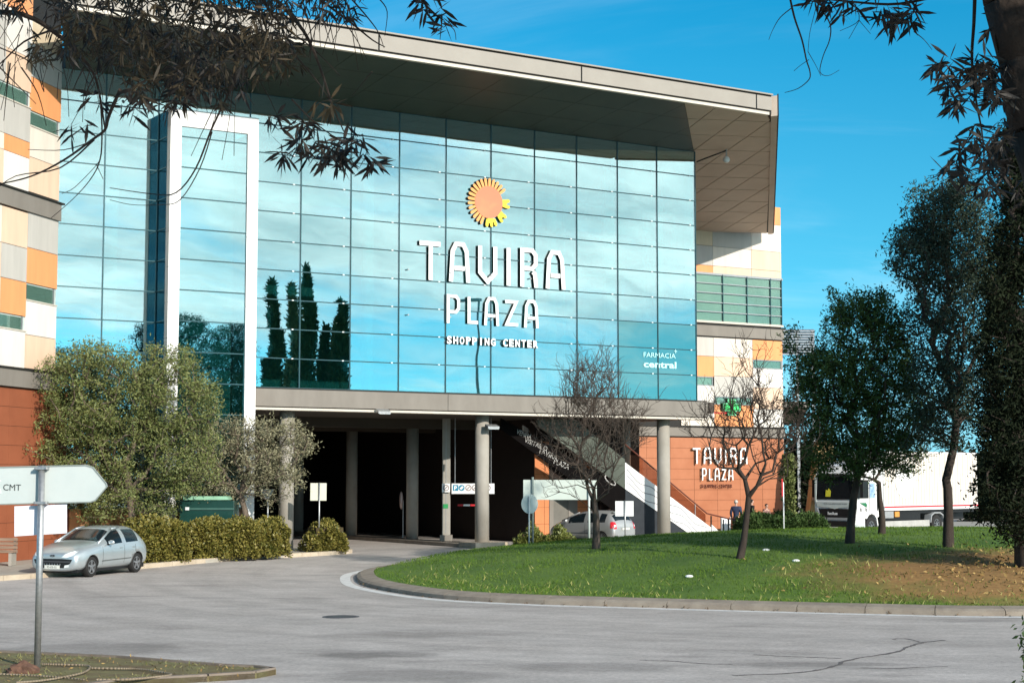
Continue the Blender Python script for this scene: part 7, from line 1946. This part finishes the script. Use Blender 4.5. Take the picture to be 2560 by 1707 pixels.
# ================================================================== ROAD DETAIL
mc = gnd(852, 1541, .006)
mh_ = thing('manhole_cover', 'round iron manhole cover set in the road left of centre', 'manhole cover', tuple(mc))
MB().prism([(mc.x + .40 * math.cos(a), mc.y + .40 * math.sin(a), .012) for a in np.linspace(0, 2 * math.pi, 33)[:-1]], (0, 0, -.02)).build('frame', mat('iron', (.10, .10, .11), .6, metal=.4), mh_)
MB().prism([(mc.x + .33 * math.cos(a), mc.y + .33 * math.sin(a), .016) for a in np.linspace(0, 2 * math.pi, 33)[:-1]], (0, 0, -.02)).build('lid', mat('iron_lid', (.06, .06, .07), .7, metal=.3, scale=30), mh_)
def decal(name, pts, wd, m, z=.008, jag=.25, seed=0):
    """thin sealed crack / tar line lying on the road"""
    gg = np.random.default_rng(seed); P = [np.array(tuple(gnd(px, py, 0))[:2]) for px, py in smooth_open(pts, 6)]
    Q = []
    for i, p in enumerate(P): Q.append(p + gg.normal(0, wd * jag, 2) * np.array([1, 2.5]))
    mb = MB()
    for i in range(len(Q) - 1):
        a, b = Q[i], Q[i + 1]; d = (b - a) / (np.linalg.norm(b - a) + 1e-9); n = np.array([-d[1], d[0]])
        w0, w1 = wd * gg.uniform(.3, 1.1), wd * gg.uniform(.3, 1.1)
        q = [(*(a - n * w0), z), (*(b - n * w1), z), (*(b + n * w1), z), (*(a + n * w0), z)]
        mb.add(q, [(0, 1, 2, 3)])
    o = mb.build(name, m); o['kind'] = 'structure'; return o
tar = mat('crack_tar', (.14, .125, .12), .8)
decal('road_crack', [(1830, 1688), (1960, 1684), (2060, 1672), (2130, 1648), (2230, 1632), (2270, 1617), (2310, 1606), (2360, 1600)], .05, tar, seed=1)
decal('road_crack', [(2230, 1598), (2260, 1596), (2290, 1602), (2300, 1606)], .03, tar, seed=2)
decal('road_crack', [(1880, 1636), (1950, 1640), (2030, 1643), (2110, 1646)], .03, tar, seed=3)
decal('road_crack', [(1600, 1650), (1680, 1653), (1750, 1658), (1830, 1661)], .025, tar, seed=4)
decal('road_crack', [(2150, 1669), (2230, 1671), (2300, 1668), (2370, 1666)], .025, tar, seed=5)
# road surface: worn wheel tracks, stains, aggregate
m = M['asphalt']; nn, ll = m.node_tree.nodes, m.node_tree.links
bsdf = nn['Principled BSDF']; src = bsdf.inputs['Base Color'].links[0].from_socket
ge = nn.new('ShaderNodeNewGeometry')
def rnode(scale, detail, st3, rough=.6):
    mp = nn.new('ShaderNodeMapping'); mp.inputs['Scale'].default_value = st3; ll.new(ge.outputs['Position'], mp.inputs[0])
    n_ = nn.new('ShaderNodeTexNoise'); n_.inputs['Scale'].default_value = scale; n_.inputs['Detail'].default_value = detail; n_.inputs['Roughness'].default_value = rough
    ll.new(mp.outputs[0], n_.inputs['Vector']); return n_.outputs[0]
def rmap(v_, a, b, c, d):
    q = nn.new('ShaderNodeMapRange'); q.interpolation_type = 'SMOOTHSTEP'; ll.new(v_, q.inputs[0]); q.inputs[1].default_value = a; q.inputs[2].default_value = b; q.inputs[3].default_value = c; q.inputs[4].default_value = d
    return q.outputs[0]
def rmul(a, fac):
    q = nn.new('ShaderNodeMix'); q.data_type = 'RGBA'; q.blend_type = 'MULTIPLY'; q.inputs[0].default_value = 1; ll.new(a, q.inputs[6]); ll.new(fac, q.inputs[7]); return q.outputs[2]
# tracks run round the island: use the distance from its centre
sp = nn.new('ShaderNodeSeparateXYZ'); ll.new(ge.outputs['Position'], sp.inputs[0])
def nm(op, a, b=None):
    q = nn.new('ShaderNodeMath'); q.operation = op
    for i, v_ in enumerate((a, b)):
        if v_ is None: continue
        if isinstance(v_, (int, float)): q.inputs[i].default_value = v_
        else: ll.new(v_, q.inputs[i])
    return q.outputs[0]
dx_, dy_ = nm('SUBTRACT', sp.outputs[0], 13.5), nm('SUBTRACT', sp.outputs[1], 54.5)
rad_ = nm('SQRT', nm('ADD', nm('MULTIPLY', dx_, dx_), nm('MULTIPLY', dy_, dy_)))
ang_ = nm('ARCTAN2', dy_, dx_)
cb = nn.new('ShaderNodeCombineXYZ'); ll.new(rad_, cb.inputs[0]); ll.new(nm('MULTIPLY', ang_, 2.0), cb.inputs[1])
nt_ = nn.new('ShaderNodeTexNoise'); nt_.inputs['Scale'].default_value = .75; nt_.inputs['Detail'].default_value = 4; ll.new(cb.outputs[0], nt_.inputs['Vector'])
c_ = rmul(src, rmap(nt_.outputs[0], .3, .68, .88, 1.07))
cb2 = nn.new('ShaderNodeCombineXYZ'); ll.new(nm('MULTIPLY', rad_, 3.2), cb2.inputs[0]); ll.new(nm('MULTIPLY', ang_, 3.0), cb2.inputs[1])
nt2 = nn.new('ShaderNodeTexNoise'); nt2.inputs['Scale'].default_value = .9; nt2.inputs['Detail'].default_value = 3; ll.new(cb2.outputs[0], nt2.inputs['Vector'])
c_ = rmul(c_, rmap(nt2.outputs[0], .36, .5, .95, 1.0))
c_ = rmul(c_, rmap(rnode(.28, 5, (1, 2.2, 1)), .33, .45, .80, 1.0))      # damp / oily patches
c_ = rmul(c_, rmap(rnode(11, 8, (1, 1, 1), .85), .3, .7, .74, 1.2))        # aggregate
c_ = rmul(c_, rmap(rnode(1.4, 6, (1, 1.6, 1), .7), .3, .7, .92, 1.06))
# worn dark stains with soft ragged edges
nst_ = rnode(1.1, 5, (1, 1, 1))
for (px0, px1, py, dep, k_) in ((745, 1120, 1637, .6, .66), (-60, 520, 1622, 1.4, .70), (1230, 1760, 1668, .8, .74), (1760, 2300, 1660, .4, .74), (760, 1300, 1690, 1.0, .76)):
    a_p, b_p = gnd(px0, py, 0), gnd(px1, py, 0); cx_, cy_, rx_ = (a_p.x + b_p.x) / 2, (a_p.y + b_p.y) / 2, (b_p.x - a_p.x) / 2
    e1_m = nm('DIVIDE', nm('SUBTRACT', sp.outputs[0], cx_), rx_); e2_m = nm('DIVIDE', nm('SUBTRACT', sp.outputs[1], cy_), dep)
    dd_ = nm('ADD', nm('SQRT', nm('ADD', nm('MULTIPLY', e1_m, e1_m), nm('MULTIPLY', e2_m, e2_m))), nm('MULTIPLY', nm('SUBTRACT', nst_, .5), 1.1))
    c_ = rmul(c_, rmap(dd_, .55, 1.05, k_, 1.0))
ll.new(c_, bsdf.inputs['Base Color'])
